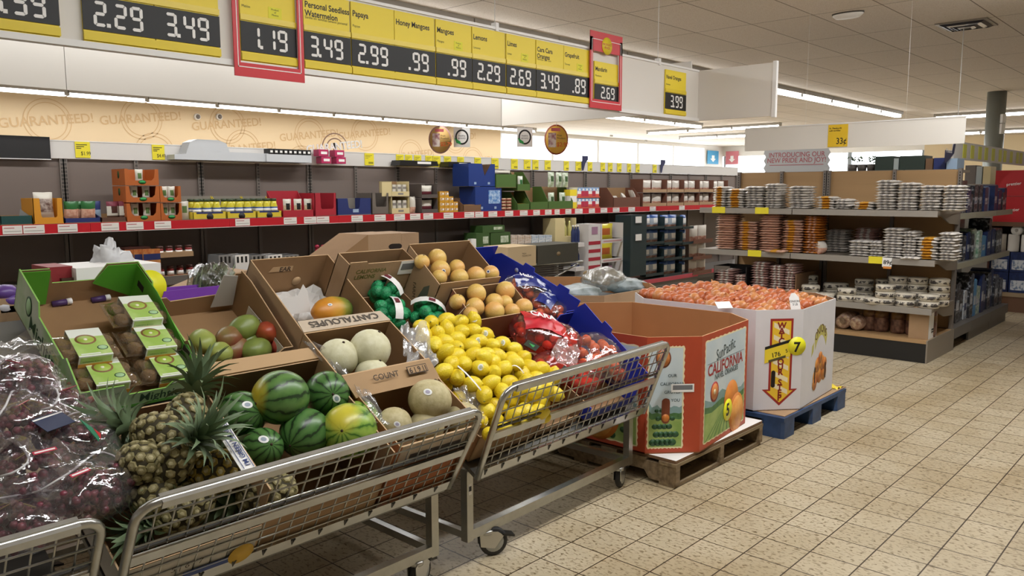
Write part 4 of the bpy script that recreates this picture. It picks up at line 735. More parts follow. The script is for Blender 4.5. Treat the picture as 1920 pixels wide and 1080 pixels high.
WH = ['at the left', 'second from the left', 'largest in front', 'beside the crate centre', 'low at the front left', 'front centre', 'front right', 'at the right end', 'tucked behind', 'half hidden']
for C, hh, L_, nm in ((G1, .285, [(125, 165, 58), (240, 137, 72), (262, 227, 80), (387, 207, 62), (255, 282, 60), (405, 282, 70), (530, 267, 72), (642, 252, 64)], 'rear grapefruit crate'), (G2, .24, [(390, 465, 62), (532, 402, 76), (750, 382, 74), (522, 505, 74), (668, 468, 70), (748, 472, 60), (668, 535, 82), (800, 535, 62), (887, 507, 70), (490, 560, 45)], 'front grapefruit crate')):
    pl = []
    for i, (x, y, r) in enumerate(L_):
        u, v = 760+x/4, 450+y/4; up_ = (C is G1 and i in (0, 1)) or (C is G2 and i in (1, 2)); p = on_px(u, v, C, hh+(.02 if up_ else -.005)); s_ = min(1.05, max(.8, (p-Vector((0, 0, CAMH))).dot(fw)*(r/4)/FPX/.046))
        o = thing('grapefruit', 'yellow-pink grapefruit %s of the %s' % (WH[i], nm), 'grapefruit', T(*p) @ R(i*1.1, 'Z') @ R(.4+i*.5, 'X') @ S(s_, s_, s_), 'grapefruits in the '+nm); obj('peel', gfm, o); obj('stem_scar', gsc, o, T(0, 0, .0435))
        if (C is G1 and i in (2, 7)): stick_on(o, (.046, .046, .0445), face_cam(o.matrix_world, .35 if i == 2 else -.35, -.1 if i == 2 else .25), .0105, NAVY, 1)
# ================================================================ bagged limes and lemon box
CLB = bedM(2.085, 1.03, 0, 0); w, d = .37, .1
cl, _ = crate('lemon_box', 'cardboard box printed CALIFORNIA LEMONS standing behind the green net bags', CLB, w, d, .30, front=[(0, 0), (w, 0), (w, .3), (.1, .3), (.09, .312), (0, .312)])
F = frame((0, -.0006, 0), (1, 0, 0), (0, 0, 1)); OL = mat('olive_ink', '6d6a34', .6)
k = MB().text('CALIFORNIA\nLEMONS', .030, OL, F @ T(.045, .25, 0), bold=.02).text('Air-Chief', .045, OL, F @ T(.2, .115, 0), bold=.015).box(.165, .18, .0, .24, .203, .001, mat('hole_dark', '20150c', .9), F); k.build('front_print', cl)
MB().box(.29, -.002, .225, .385, -.0008, .298, WHITE).box(.3, -.0026, .25, .375, -.0018, .285, mat('barcode_grey', '77797c', .6)).build('label', cl)
LC = bedM(2.11, .66, 0, 0); lc, _ = crate('lime_crate', 'low crate under the green net bags', LC, .34, .36, .12)
NET = mat('green_net', '27a566', .45, col2='136b42', scale=30, bump=.6, bscale=130)
def net_bag(C, u, v, h, rad, spin, seed, lab):
    p = on_px(u, v, C, h); o = thing('lime_bag', lab, 'fruit bag', T(*p) @ C.to_3x3().to_4x4() @ R(spin, 'Z'), 'green net bags'); rnd = random.Random(seed); cs = []
    for i in range(90):
        d_ = Vector((rnd.uniform(-1, 1), rnd.uniform(-1, 1), rnd.uniform(-.8, .8)))
        if d_.length > 1: continue
        c = Vector((d_.x*rad[0], d_.y*rad[1], d_.z*rad[2]))
        if all((c-q).length > .034 for q in cs): cs.append(c)
    k = MB()
    for c in cs: k.sph(c, (.033, .03, .031), NET, 14, 10)
    k.build('limes_in_net', o)
    v = []; n = 9
    for j in range(n): a = pi*(j/(n-1)-.5)*.75; v += [(-.018, (rad[1]+.024)*sin(a), (rad[2]+.029)*cos(a)), (.02, (rad[1]+.024)*sin(a), (rad[2]+.03)*cos(a))]
    MB().add(v, [(2*j, 2*j+1, 2*j+3, 2*j+2) for j in range(n-1)], WHITE, None, True).box(-.01, -.016, rad[2]+.0305, .012, .016, rad[2]+.0312, mat('maroon_print', '6d2a34', .5)).build('label_band', o)
net_bag(LC, 718, 545, .15, (.09, .075, .05), .5, 4, 'green net bag at the back, left of the grapefruit crates'); net_bag(LC, 735, 588, .12, (.08, .06, .045), -.3, 9, 'green net bag in the middle, its label turned left'); net_bag(LC, 800, 588, .14, (.09, .07, .05), .9, 7, 'green net bag nearest the lemons with white label band')
# ================================================================ blue crates and bagged mandarins
BLUE = mat('blue_crate_card', '1f2f9a', .4, var=.05); BEDGE = mat('blue_crate_edge', '3a4ab0', .5); w = .40
def tabs(d, hb, hf):
    H = lambda t: hf+(hb-hf)*t
    return [(0, 0), (d, 0), (d, hb*.8), (d*.93, hb)]+[(d*t, H(t)+b) for t, b in ((.66, 0), (.65, .022), (.54, .022), (.53, 0), (.26, 0), (.25, .022), (.14, .022), (.13, 0), (0, 0))]
B1 = bedM(2.89, .60, 0, radians(2.5)); d = .63
b1, pt1 = crate('blue_crate', 'rear blue cardboard crate holding blue printed mandarin bags', B1, w, d, .2, BLUE, BLUE, left=[(0, 0), (d, 0), (d, .1), (0, .1)], right=tabs(d, .18, .26), medge=BEDGE, front=[(0, 0), (w, 0), (w, .2), (w-.08, .2), (w-.1, .12), (.1, .12), (0, .16)])
B2 = bedM(2.88, .07, 0, radians(2.5)); d = .52
b2, pt2 = crate('blue_crate', 'front blue cardboard crate holding red and clear mandarin bags', B2, w, d, .2, BLUE, BLUE, left=[(0, 0), (d, 0), (d, .08), (0, .08)], right=tabs(d, .28, .2), medge=BEDGE, front=[(0, 0), (w, 0), (w, .05), (0, .05)], back=[(0, 0), (w, 0), (w, .2), (w-.12, .2), (w-.16, .1), (0, .1)])
for b, d in ((b1, .63), (b2, .52)):
    F = frame((w-.0058, d, 0), (0, -1, 0), (0, 0, 1)); MB().lathe([(.013, 0), (.013, .001)], mat('pale_blue_seal', 'a9b4d8', .5), 16, F @ T(d*.3, .16, 0)).prism([(d*.45, .13), (d*.45+.04, .14), (d*.45+.05, .18), (d*.45+.01, .185)], 0, .001, KRAFT, F).prism([(d*.62, .1), (d*.66, .1), (d*.635, .15)], 0, .001, mat('leaf_green_print', '2c9a4c', .5), F).build('inner_print', b)
MAND = mat('mandarin_peel', 'e0622a', .4, bump=.15, bscale=200); RFILM = film('red_net_film', 'f09a90', .9, .12, 14, .45, .08); CFILM = film('clear_bag_film', 'f8f2ec', .9, .08, 14, .45, .04); BPRINT = mat('blue_bag_print', '24307c', .35, col2='d8dcec', scale=16, lo=.5, hi=.56); RPRINT = mat('red_bag_print', 'b9202e', .35, col2='d8343c', scale=8); DKP = mat('dark_green_bag_print', '1d2a20', .4)
mm_ = None
def mand_bag(C, u, v, h, rad, spin, seed, fm, lab, patch=None, lean=0, text=None, n=26):
    p = on_px(u, v, C, h); M = T(*p) @ C.to_3x3().to_4x4() @ R(spin, 'Z') @ R(lean, 'X'); o = thing('mandarin_bag', lab, 'fruit bag', M, 'bags of mandarins'); rnd = random.Random(seed); cs = []
    for i in range(n*4):
        d_ = Vector((rnd.uniform(-1, 1), rnd.uniform(-1, 1), rnd.uniform(-.9, .9)))
        if d_.length > 1: continue
        c = Vector((d_.x*(rad[0]-.02), d_.y*(rad[1]-.02), d_.z*(rad[2]-.018)))
        if all((c-q).length > .036 for q in cs): cs.append(c)
    k = MB()
    for c in cs: k.sph(c, (.025, .025, .022), MAND, 12, 8)
    k.build('mandarins', o); blob((rad[0]*1.08, rad[1]*1.08, rad[2]*1.1), seed+20, .15, 2.5, 34, 22, fm).build('bag_film', o)
    if patch:
        k = MB(); nn = 10; v_ = []
        for a in range(nn+1):
            for b in range(nn+1):
                x, y = -.75+1.5*a/nn, -.6+1.2*b/nn; q = Vector((x, y, sqrt(max(.02, 1-.8*x*x-.8*y*y)))); g = 1.17+.2*nz((q.x+seed+20, q.y-seed-20, q.z), 2.5)+.03*nz((x*3, y*3, seed), 2); v_.append((q.x*rad[0]*g*.85, q.y*rad[1]*g*.85, q.z*rad[2]*g))
        k.add(v_, [(a*(nn+1)+b, (a+1)*(nn+1)+b, (a+1)*(nn+1)+b+1, a*(nn+1)+b+1) for a in range(nn) for b in range(nn)], patch, None, True); k.build('printed_film', o)
        if text: MB().text(text, rad[1]*.42, WHITE, T(-rad[0]*.62, -rad[1]*.1, rad[2]*1.32), bold=.03).build('lettering', o)
mand_bag(B1, 992, 545, .14, (.15, .1, .065), -.5, 1, CFILM, 'blue printed mandarin bag at the back of the rear blue crate', BPRINT, text='Halo')
mand_bag(B1, 1022, 572, .13, (.12, .08, .055), .4, 2, CFILM, 'blue printed mandarin bag in front of the back one', BPRINT)
mand_bag(B1, 1045, 585, .12, (.1, .075, .055), .1, 3, CFILM, 'clear mandarin bag with oranges showing at the crate corner')
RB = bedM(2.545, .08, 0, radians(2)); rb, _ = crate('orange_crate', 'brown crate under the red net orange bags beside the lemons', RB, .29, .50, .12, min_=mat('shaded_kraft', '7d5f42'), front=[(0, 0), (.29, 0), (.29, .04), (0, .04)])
mand_bag(RB, 1010, 625, .2, (.14, .12, .075), -.6, 5, RFILM, 'red CARA printed orange bag right above the lemons', RPRINT, text='CARA')
mand_bag(RB, 1055, 640, .2, (.11, .09, .065), .5, 6, RFILM, 'pinkish red net orange bag in the middle of the bags')
mand_bag(RB, 1035, 690, .16, (.11, .09, .06), .1, 8, RFILM, 'red net orange bag partly behind the wire front')
mand_bag(B2, 1118, 665, .17, (.16, .13, .075), .2, 7, CFILM, 'clear mandarin bag with a printed corner at the right')
mand_bag(B2, 1085, 705, .12, (.12, .09, .06), -.3, 10, RFILM, 'red net mandarin bag low behind the wire')
mand_bag(B2, 1150, 690, .1, (.1, .09, .05), .7, 11, CFILM, 'clear mandarin bag low at the right end behind the wire')
for u, v, s_ in ((997, 648, .03), (1065, 697, .03)):
    p = on_px(u, v, RB, .27); o = thing('bag_header', 'dark green printed header flap %s the red bags' % ('left of' if u < 1000 else 'in front of'), 'label', T(*p) @ RB.to_3x3().to_4x4() @ R(.4, 'Z')); MB().box(-s_, -s_, 0, s_, s_, .002, DKP).prism([(-.015, -.01), (.01, -.012), (.004, .016)], .002, .003, mat('leaf_green_print', '2c9a4c', .5)).build('card', o)
fo = crumple(12, 8, .2, .12, .035, 18, 5, film('pink_film', 'f3dcdc', .55, .1, 20, .8, .25), 'loose_plastic', None, T(*on_px(1060, 665, RB, .25)) @ RB.to_3x3().to_4x4() @ R(.5, 'Z') @ T(-.1, -.06, 0)); tag(fo, 'pinkish white crumpled plastic between the red and clear bags', 'plastic')
# clear plastic over the melon crates
def plastic(nm, lab, corners, n, amp, seed, m):
    a, b, c, e = corners; k = MB(); v = []
    for j in range(n+1):
        for i in range(n+1):
            s, t = i/n, j/n; p = (a*(1-s)+b*s)*(1-t)+(e*(1-s)+c*s)*t; g = amp*(nz((s*3, t*3, seed), 1.6)+.8*abs(nz((s*3, t*3, seed+4), 3.5))); v.append(tuple(p+Vector((amp*.5*nz((s*4, t*4, seed+9)), -.4*g, g))))
    k.add(v, [(j*(n+1)+i, j*(n+1)+i+1, (j+1)*(n+1)+i+1, (j+1)*(n+1)+i) for j in range(n) for i in range(n)], m, None, True); o = k.build(nm); tag(o, lab, 'plastic'); return o
PLA = film('clear_wrap', 'f4f3f1', .8, .12, 16, .6, .12)
plastic('plastic_wrap', 'crumpled clear plastic hanging over the right side of the rear melon crate', [bed_at(752, 612, .3), bed_at(800, 610, .27), bed_at(822, 690, .25), bed_at(760, 690, .29)], 16, .035, 1, film('clouded_wrap', 'f0efed', .75, .14, 16, .7, .3))
plastic('plastic_wrap', 'clear plastic folded over the left side of the rear melon crate', [bed_at(566, 640, .29), bed_at(592, 640, .30), bed_at(668, 712, .30), bed_at(640, 722, .26)], 12, .02, 2, PLA)
plastic('plastic_wrap', 'clear plastic edge between the watermelons and the front melon crate', [bed_at(662, 728, .29), bed_at(690, 735, .28), bed_at(735, 800, .24), bed_at(705, 795, .27)], 12, .025, 3, PLA)
plastic('plastic_wrap', 'clear plastic over the right end of the front melon crate', [bed_at(850, 725, .24), bed_at(890, 735, .2), bed_at(915, 795, .17), bed_at(880, 790, .24)], 12, .03, 4, PLA)
# ================================================================ octagonal bins on pallets
def oct_bin(nm, lab, V, z0, z1, mout, min_, medge):
    o = thing(nm, lab, 'produce bin', T(V[0][0], V[0][1], z0)); c = Vector((sum(p[0] for p in V)/8, sum(p[1] for p in V)/8))
    L = [Vector(p)-Vector(V[0]) for p in V]; cc = c-Vector(V[0]); fr = []
    for i in range(8):
        a, b = L[i], L[(i+1) % 8]; u = (b-a).normalized(); F = frame((a.x, a.y, 0), (u.x, u.y, 0), (0, 0, 1)); fr.append((F, (b-a).length))
        MB().prism([(0, 0), ((b-a).length, 0), ((b-a).length, z1-z0), (0, z1-z0)], -.007, 0, min_, F, top=mout, edge=medge).build('side_panel', o)
    MB().prism([tuple(p) for p in L], 0, .006, min_).build('bottom', o); return o, fr
OV = [(3.41, 2.21), (3.62, 2.015), (4.27, 2.085), (4.44, 2.28), (4.44, 3.0), (4.2, 3.22), (3.62, 3.2), (3.41, 3.0)]
ORED = mat('orange_red_bin_print', 'b5482a', .5, var=.05); OIN = mat('orange_kraft_inside', 'b07a4c', .75, var=.05, scale=3)
ob, of = oct_bin('orange_bin', 'red-orange octagonal cardboard bin printed CALIFORNIA NAVEL ORANGES, empty', OV, .145, .757, ORED, OIN, mat('pale_edge', 'c99a6c', .7))
SKY = mat('pale_sky_print', 'c3d3da', .5, col2='d6dfe0', scale=4); CREAMP = mat('cream_border_print', 'efe0b4', .5); HIL = mat('blue_hill_print', '8aa9ad', .5, col2='7a9a92', scale=8); GR1 = mat('light_field_print', 'a3b96a', .5, col2='86a552', scale=14); GR2 = mat('dark_field_print', '3f6b3a', .5, col2='55824a', scale=30); TRE = mat('tree_print', '2f5a35', .5); ORP = mat('orange_fruit_print', 'd98a3a', .5, col2='c96f2a', scale=10); ORF = mat('orange_flesh_print', 'e8a85a', .5, col2='dd8f3c', scale=24); INKR = mat('crimson_ink', 'a3282c', .5); TEAL = mat('slate_ink', '3d5157', .5)
def picture(F, x0, x1, y0, y1, trees, o, seed):
    k = MB(); n = 40; b = .006; v = []
    per = [(x0+(x1-x0)*i/20, y0) for i in range(20)]+[(x1, y0+(y1-y0)*i/30) for i in range(30)]+[(x1-(x1-x0)*i/20, y1) for i in range(20)]+[(x0, y1-(y1-y0)*i/30) for i in range(30)]
    cx, cy = (x0+x1)/2, (y0+y1)/2; poly = []
    for i, (x, y) in enumerate(per): g = .005 if i % 2 else 0; poly.append((x+(g if x > cx else -g), y+(g if y > cy else -g)))
    k.prism(poly, .0004, .0008, CREAMP, F); W_, H_ = x1-x0, y1-y0; r = random.Random(seed)
    k.box(x0+b, y0+b, .001, x1-b, y1-b, .0012, SKY, F)
    def band(ya, amp, m, z, yb=None):
        p = [(x0+b, y0+b if yb is None else yb)]+[(x1-b, y0+b if yb is None else yb)]+[(x1-b-(W_-2*b)*i/12, ya+amp*nz((i*.35+seed, seed, 0), 1)) for i in range(13)]; k.prism(p, z, z+.0002, m, F)
    band(y0+H_*.42, H_*.10, HIL, .0013); band(y0+H_*.35, H_*.05, GR2, .0016); band(y0+H_*.29, H_*.04, GR1, .0019)
    if trees:
        for j in range(5):
            for i in range(5-j//2):
                x = x0+.03+(W_-.06)*(i+.5*(j % 2))/5+.004*j; y = y0+.03+j*.042; s = .020-.0024*j
                if x < x1-.015: k.lathe([(s, 0), (s, .0002)], TRE, 10, F @ T(x, y, .0022) @ S(1.1, .95, 1))
    else:
        for i in range(9): xx = x0+b+.01+i*(W_-.04)/9; k.prism([(xx, y0+b), (xx+.012, y0+b), (x0+W_*.5+i*.006+.004, y0+H_*.28), (x0+W_*.5+i*.006, y0+H_*.28)], .0022, .0024, GR2, F)
    return k
F, L_ = of[1]; H_ = .612
k = picture(F, .045, L_-.035, .03, H_-.035, False, ob, 2)
k.text('SunPacific', .085, TEAL, F @ T(L_*.5, H_*.765, .0024) @ R(.12, 'Z'), 'CENTER', .004, .8).text('CALIFORNIA', .085, INKR, F @ T(L_*.5, H_*.63, .0024), 'CENTER', .02, 1.02).text('NAVEL ORANGES', .042, TEAL, F @ T(L_*.52, H_*.575, .0024), 'CENTER', .015).box(.07, H_*.735, .0024, L_-.06, H_*.738, .0026, TEAL, F)
for s, m, z in ((.055, INKR, .0026), (.045, mat('seal_orange', 'd98a4a', .5), .0029), (.015, CREAMP, .0032)): k.lathe([(s, 0), (s, .0002)], m, 24, F @ T(L_*.27, H_*.47, z))
k.lathe([(.105, 0), (.105, .0002)], ORP, 32, F @ T(L_*.64, H_*.31, .0028) @ S(1, 1.1, 1)).lathe([(.108, 0), (.108, .0002)], ORP, 32, F @ T(L_*.76, H_*.17, .0032) @ S(1, 1.05, 1)).lathe([(.092, 0), (.092, .0002)], ORF, 32, F @ T(L_*.775, H_*.165, .0036) @ S(1, 1.05, 1))
for s, m, z in ((.062, YEL, .0042),): k.lathe([(s, 0), (s, .0004)], mat('neon_yellow', 'f4f02a', .4), 28, F @ T(L_*.56, H_*.24, z))
k.text('5', .095, BLACK, F @ T(L_*.56, H_*.19, .005), 'CENTER', .03); k.build('printed_front', ob)
F, L_ = of[0]; k = picture(F, .01, L_*.68, .03, H_-.05, True, ob, 5)
for i, t in enumerate(('OUR', 'CALIFORNIA', 'GROVES', 'TO YOU')): k.text(t, .022, TEAL, F @ T(L_*.47, H_*.66-i*.043, .0024), 'CENTER', .01)
for s, m, z in ((.05, mat('seal_brown', '8a4a34', .5), .0026), (.042, mat('seal_orange', 'd98a4a'), .003), (.013, CREAMP, .0034)): k.lathe([(s, 0), (s, .0002)], m, 24, F @ T(L_*.3, H_*.82, z) @ S(.8, 1, 1))
k.box(L_*.45, H_*.53, .0036, L_*.87, H_*.6, .0042, WHITE, F).box(L_*.48, H_*.55, .0044, L_*.84, H_*.59, .0046, mat('barcode_grey', '77797c'), F); k.build('printed_corner', ob)
MB().prism([(L_*.36+.022*cos(a)*(1), H_*.37+(.045 if sin(a) >= 0 else -.045)+.022*sin(a)) for a in [2*pi*i/16+.01 for i in range(16)]], .0026, .003, mat('hole_orange', '7a3d22', .7), F).lathe([(.02, 0), (.02, .0003)], ORP, 18, F @ T(L_*.36, H_*.31, .0032)).build('hand_hole', ob)
F, L_ = of[7]; k = picture(F, .05, L_-.05, .03, H_-.05, True, ob, 8); k.lathe([(.14, 0), (.14, .0002)], ORP, 32, F @ T(L_*.62, .16, .0028)).lathe([(.12, 0), (.12, .0002)], ORF, 32, F @ T(L_*.6, .15, .0032)); k.build('printed_side', ob)
NV = [(4.575, 2.185), (4.805, 1.985), (5.44, 2.03), (5.65, 2.25), (5.65, 3.0), (5.45, 3.24), (4.8, 3.22), (4.575, 3.0)]
NW = mat('white_bin_card', 'dfdde0', .5, var=.02)
nb, nf = oct_bin('onion_bin', 'white octagonal cardboard bin of onions with a WATCH YOUR STEP arrow', NV, .135, .768, NW, mat('kraft_bin_inside', '9a744e', .8), mat('white_card_edge', 'd8d3cc', .6))
F, L_ = nf[0]; H_ = .633; AR = mat('arrow_red', '9f2a24', .45); AY = mat('arrow_yellow', 'f0c634', .45); k = MB(); cx = L_*.55
def arrow(w, hw, y0, yh, y1, z, m): k.prism([(cx-w, y1), (cx-w, yh), (cx-hw, yh), (cx, y0), (cx+hw, yh), (cx+w, yh), (cx+w, y1)], z, z+.0003, m, F)
arrow(.074, .115, .03, .135, H_-.055, .0004, AR); arrow(.06, .085, .05, .125, H_-.07, .0009, AY)
for i in range(6): y = .13+i*.075; k.prism([(cx-.05, y+.05), (cx-.05, y+.02), (cx+.05, y-.03), (cx+.05, y)], .0014, .0016, mat('arrow_pale', 'f2e6c0', .45), F)
for i, ch in enumerate('WATCH YOUR STEP'): k.text(ch, .052, mat('arrow_ink', '8a1f1c', .5), F @ T(cx, H_-.115-i*.0325, .0019), 'CENTER', .04)
k.build('arrow_print', nb)
MB().prism([(cx-.105, .30), (cx+.06, .345), (cx+.06, .445), (cx-.105, .40)], .003, .0036, YEL, F).prism([(cx-.105, .385), (cx+.06, .43), (cx+.06, .448), (cx-.105, .403)], .0037, .004, BLACK, F).text('176', .04, BLACK, F @ T(cx-.06, .335, .0039) @ R(.2, 'Z'), 'LEFT', .02).text('5', .03, BLACK, F @ T(cx+.03, .365, .0039) @ R(.2, 'Z'), 'LEFT', .02).prism([(cx-.08, .305), (cx+.03, .335), (cx+.03, .35), (cx-.08, .32)], .0038, .004, mat('barcode_dark', '55502a', .6), F).build('price_ticket', nb)
MB().lathe([(.058, 0), (.058, .0005)], mat('neon_yellow', 'f4f02a'), 28, F @ T(cx+.1, .405, .0045)).text('7', .085, BLACK, F @ T(cx+.1, .37, .0055), 'CENTER', .03).build('number_disc', nb)
MB().prism([(cx-.045+.014*cos(a), .2+(.04 if sin(a) >= 0 else -.04)+.014*sin(a)) for a in [2*pi*i/16+.01 for i in range(16)]], .002, .0025, mat('hole_dark', '20150c', .9), F).build('hand_hole', nb)
F, L_ = nf[1]; k = MB(); ON1 = mat('onion_print', 'd99a4a', .5, col2='b9642c', scale=12); BAN = mat('banner_print', 'c9c26a', .5)
cx, cy = L_*.56, H_*.62; nB = 12; p = [(cx+.155*sin(a), cy-.1+.2*cos(a)) for a in [-.95+1.9*i/nB for i in range(nB+1)]]; p += [(cx+.13*sin(a), cy-.17+.2*cos(a)) for a in [.95-1.9*i/nB for i in range(nB+1)]]; k.prism(p, .0004, .0007, BAN, F)
for i, ch in enumerate('ONIONS'): a = -.62+1.24*i/5; k.text(ch, .075, mat('onion_ink', '5d3a2a', .5), F @ T(cx+.143*sin(a), cy-.155+.205*cos(a), .0009) @ R(-a*.6, 'Z'), 'CENTER', .01)
k.prism([(cx-.17, cy-.02), (cx-.13, cy+.0), (cx-.14, cy-.06), (cx-.18, cy-.09)], .0004, .0006, BAN, F)
for i, (x, y, r) in enumerate([(-.08, -.24, .06), (.0, -.23, .065), (.08, -.23, .06), (-.05, -.16, .055), (.04, -.16, .055), (.0, -.12, .045), (-.1, -.28, .045), (.09, -.17, .045)]): k.lathe([(r*.9, 0), (r*.9, .0003)], ON1, 22, F @ T(cx+x, cy+y, .0006+.0003*i))
k.build('printed_front', nb)
for s in (-1, 1): MB().prism([(cx+s*.105+.009*cos(a), cy-.22+(.045 if sin(a) >= 0 else -.045)+.009*sin(a)) for a in [2*pi*i/16+.01 for i in range(16)]], .0035, .004, mat('hole_dark', '20150c'), F).build('hand_hole', nb)
# onions
ONM = [mat('onion_skin', 'bf6c40', .33, col2='a9532f', scale=10, stretch=(1, 1, .25)), mat('pale_onion_skin', 'cd8c54', .33, col2='b96e3e', scale=10, stretch=(1, 1, .25))]
def onion_mesh(m): return MB().lathe([(0, -.036), (.012, -.0345), (.03, -.026), (.041, -.008), (.042, .004), (.036, .02), (.022, .031), (.009, .036), (.005, .042), (.0045, .052), (0, .053)], m, 20).mesh('skin')
onm = [onion_mesh(m) for m in ONM]; rootm = MB().lathe([(.006, -.039), (.008, -.035), (.0, -.034)], mat('onion_root', '7a5a3a', .9), 8).mesh('root')
def inside(x, y, V, mg):
    for i in range(8):
        a, b = Vector(V[i]), Vector(V[(i+1) % 8]); e = (b-a).normalized(); n = Vector((-e.y, e.x))
        if (Vector((x, y))-a).dot(n) < mg: return False
    return True
rnd = random.Random(3); j = 0; y = 2.03
while y < 3.25:
    x = 4.57+(.045 if j % 2 else 0)
    while x < 5.66:
        xx, yy = x+rnd.uniform(-.008, .008), y+rnd.uniform(-.006, .006)
        if inside(xx, yy, NV, .05):
            pale = rnd.random() < .3; z = .722+rnd.uniform(-.012, .02)+.03*max(0, min(1, (yy-2.2)/.5)); o = thing('onion', 'paler yellow onion among the onions in the white bin' if pale else 'coppery onion in the white bin', 'onion', T(xx, yy, z) @ align((rnd.gauss(0, 1), rnd.gauss(0, 1), rnd.uniform(-.4, 1)), 0) @ S(1.1, 1.1, 1.1), 'pale onions in the bin' if pale else 'coppery onions in the bin'); obj('skin', onm[1 if pale else 0], o); obj('root', rootm, o)
        x += .099
    y += .086; j += 1
MB().prism([((x-5.11)*.96+5.11-NV[0][0], (y-2.6)*.96+2.6-NV[0][1]) for x, y in NV], .50, .555, ONM[0]).build('onion_bed', nb)
for u, v, lab, t in ((1357, 569, 'white tag lying on the onions left of centre', 0), (1490, 564, 'white printed tag upright on the onions at the right', 1)):
    p = at(u, v, z=.8); o = thing('onion_tag', lab, 'tag', T(p.x, p.y, .79) @ R(radians(-35), 'Z') @ R(radians(70 if t else 35), 'X')); MB().prism([(-.035, -.045), (.035, -.045), (.035, .03), (.012, .06), (-.012, .06), (-.035, .03)] if t else [(-.05, -.03), (.05, -.03), (.05, .03), (-.05, .03)], 0, .002, WHITE).build('card', o)
    if t: MB().text('ONION\n3 LB', .02, BLACK, T(0, .0, .0025), 'CENTER', .01).build('lettering', o)
# pallets
WOOD = mat('pallet_wood', '8f7a5c', .8, col2='6f5c43', scale=7, stretch=(1, 6, 6)); WOODX = mat('pallet_wood_along', '94805f', .8, col2='75624a', scale=7, stretch=(.6, 6, 6))
pa = thing('wooden_pallet', 'worn wooden pallet under the orange bin', 'pallet', T(3.42, 2.03, 0))
for x in (0, .46, .93):
    MB().prism([(0, .018), (.16, .018), (.19, .06), (.38, .06), (.41, .018), (.76, .018), (.79, .06), (.98, .06), (1.01, .018), (1.19, .018), (1.19, .11), (0, .11)], 0, .038, WOOD, frame((x, 0, 0), (0, 1, 0), (0, 0, 1))).build('stringer', pa)
for i in range(7): MB().box(-.005, .0+i*.181, .11, .975, .1+i*.181, .127, WOODX).build('deck_board', pa)
for i in range(3): MB().box(0, .01+i*.55, 0, .968, .1+i*.55, .018, WOODX).build('bottom_board', pa)
sl = MB().box(3.425, 2.035, .128, 4.39, 3.22, .144, mat('kraft_sheet', '7a5c40', .8)).box(3.425, 2.035, .144, 4.39, 3.22, .1449, WHITE).build('slip_sheet'); tag(sl, 'cardboard sheet with a white top between orange bin and pallet', 'cardboard sheet')
BP = mat('blue_plastic_pallet', '2d466c', .5, var=.2, scale=14); pb2 = thing('plastic_pallet', 'scuffed blue plastic pallet under the onion bin', 'pallet', T(4.56, 1.975, 0))
MB().box(0, 0, .105, 1.0, 1.25, .13, BP).build('deck', pb2)
for x in (0, .42, .84):
    for y in (0, .55, 1.1): MB().prism([(.01, 0), (.15, 0), (.16, .02), (.16, .13), (.15, .15), (.01, .15), (0, .13), (0, .02)], .0, .105, BP, T(x, y, 0)).build('foot', pb2)
s2 = MB().box(4.60, 1.99, .13, 5.6, 3.2, .1345, KRAFT).build('slip_sheet'); tag(s2, 'brown cardboard sheet between onion bin and blue pallet', 'cardboard sheet')
cr = crumple(6, 4, .1, .07, .02, 20, 4, YEL, 'paper_scrap', None, T(5.47, 2.0, .131)); tag(cr, 'small yellow paper scrap on the right corner of the blue pallet', 'scrap')
# ---------------------------------------------------------------- the row behind the carts
def pxbox(nm, lab, cat, u0, v0, u1, v1, y, depth, m, grp=None, zb=None, draw=True):
    """a box whose front spans a pixel rectangle at distance y"""
    a, b = at(u0, v0, y=y), at(u1, v1, y=y); um = at((u0+u1)/2, v1, y=y); z0 = um.z if zb is None else zb; z1 = at((u0+u1)/2, v0, y=y).z
    o = thing(nm, lab, cat, T(a.x, y, z0), grp); o['w'] = b.x-a.x; o['h'] = z1-z0
    if draw: MB().box(0, 0, 0, b.x-a.x, depth, z1-z0, m).build('body', o)
    return o, b.x-a.x, z1-z0
ta = thing('display_table', 'grey display table behind the sloping carts', 'table', T(.6, 3.38, 0)); MB().box(0, 0, .86, 3.4, .95, .89, STEELW).build('top', ta)
for x in (0, 3.36):
    for y in (0, .91): MB().box(x, y, 0, x+.04, y+.04, .86, STEELW).build('leg', ta)
def on_table(nm, lab, cat, u0, v0, u1, v1, y, depth, m, grp=None, draw=True): return pxbox(nm, lab, cat, u0, v0, u1, v1, y, depth, m, grp, .891, draw)
o, w, h = on_table('white_carton', 'white carton with a yellow number disc behind the green kiwi crate', 'carton', 142, 498, 304, 545, 3.45, .3, WHITE)
F = frame((w*.84, -.0006, h*.66), (1, 0, 0), (0, 0, 1)); MB().lathe([(.075, 0), (.075, .0005)], mat('neon_yellow', 'f4f02a'), 28, F).text('6', .1, BLACK, F @ T(0, -.035, .001), 'CENTER', .03).build('number_disc', o)
o, w, h = on_table('snack_box', 'red box with a brown printed pouch left of the white carton', 'box', 90, 500, 138, 535, 3.5, .2, mat('dark_red_box', '8e2028', .5)); MB().box(w*.45, -.02, h*.1, w*.95, 0, h*.85, mat('brown_pouch', '4a2a20', .4)).text('', .01, WHITE).build('pouch', o)
o = thing('carrier_bag', 'white crumpled plastic bag rising behind the white carton', 'bag', T(*at(208, 505, y=3.7))); blob((.085, .06, .11), 3, .5, 3.2, 28, 20, mat('white_plastic', 'd5d5d6', .3)).build('bag', o)
o, w, h = on_table('grape_box', 'open box with bright purple inside behind the mango crate', 'box', 300, 541, 428, 590, 3.45, .28, mat('shaded_kraft', '7d5f42'), draw=False); PUR = mat('purple_card', '7c3fae', .5)
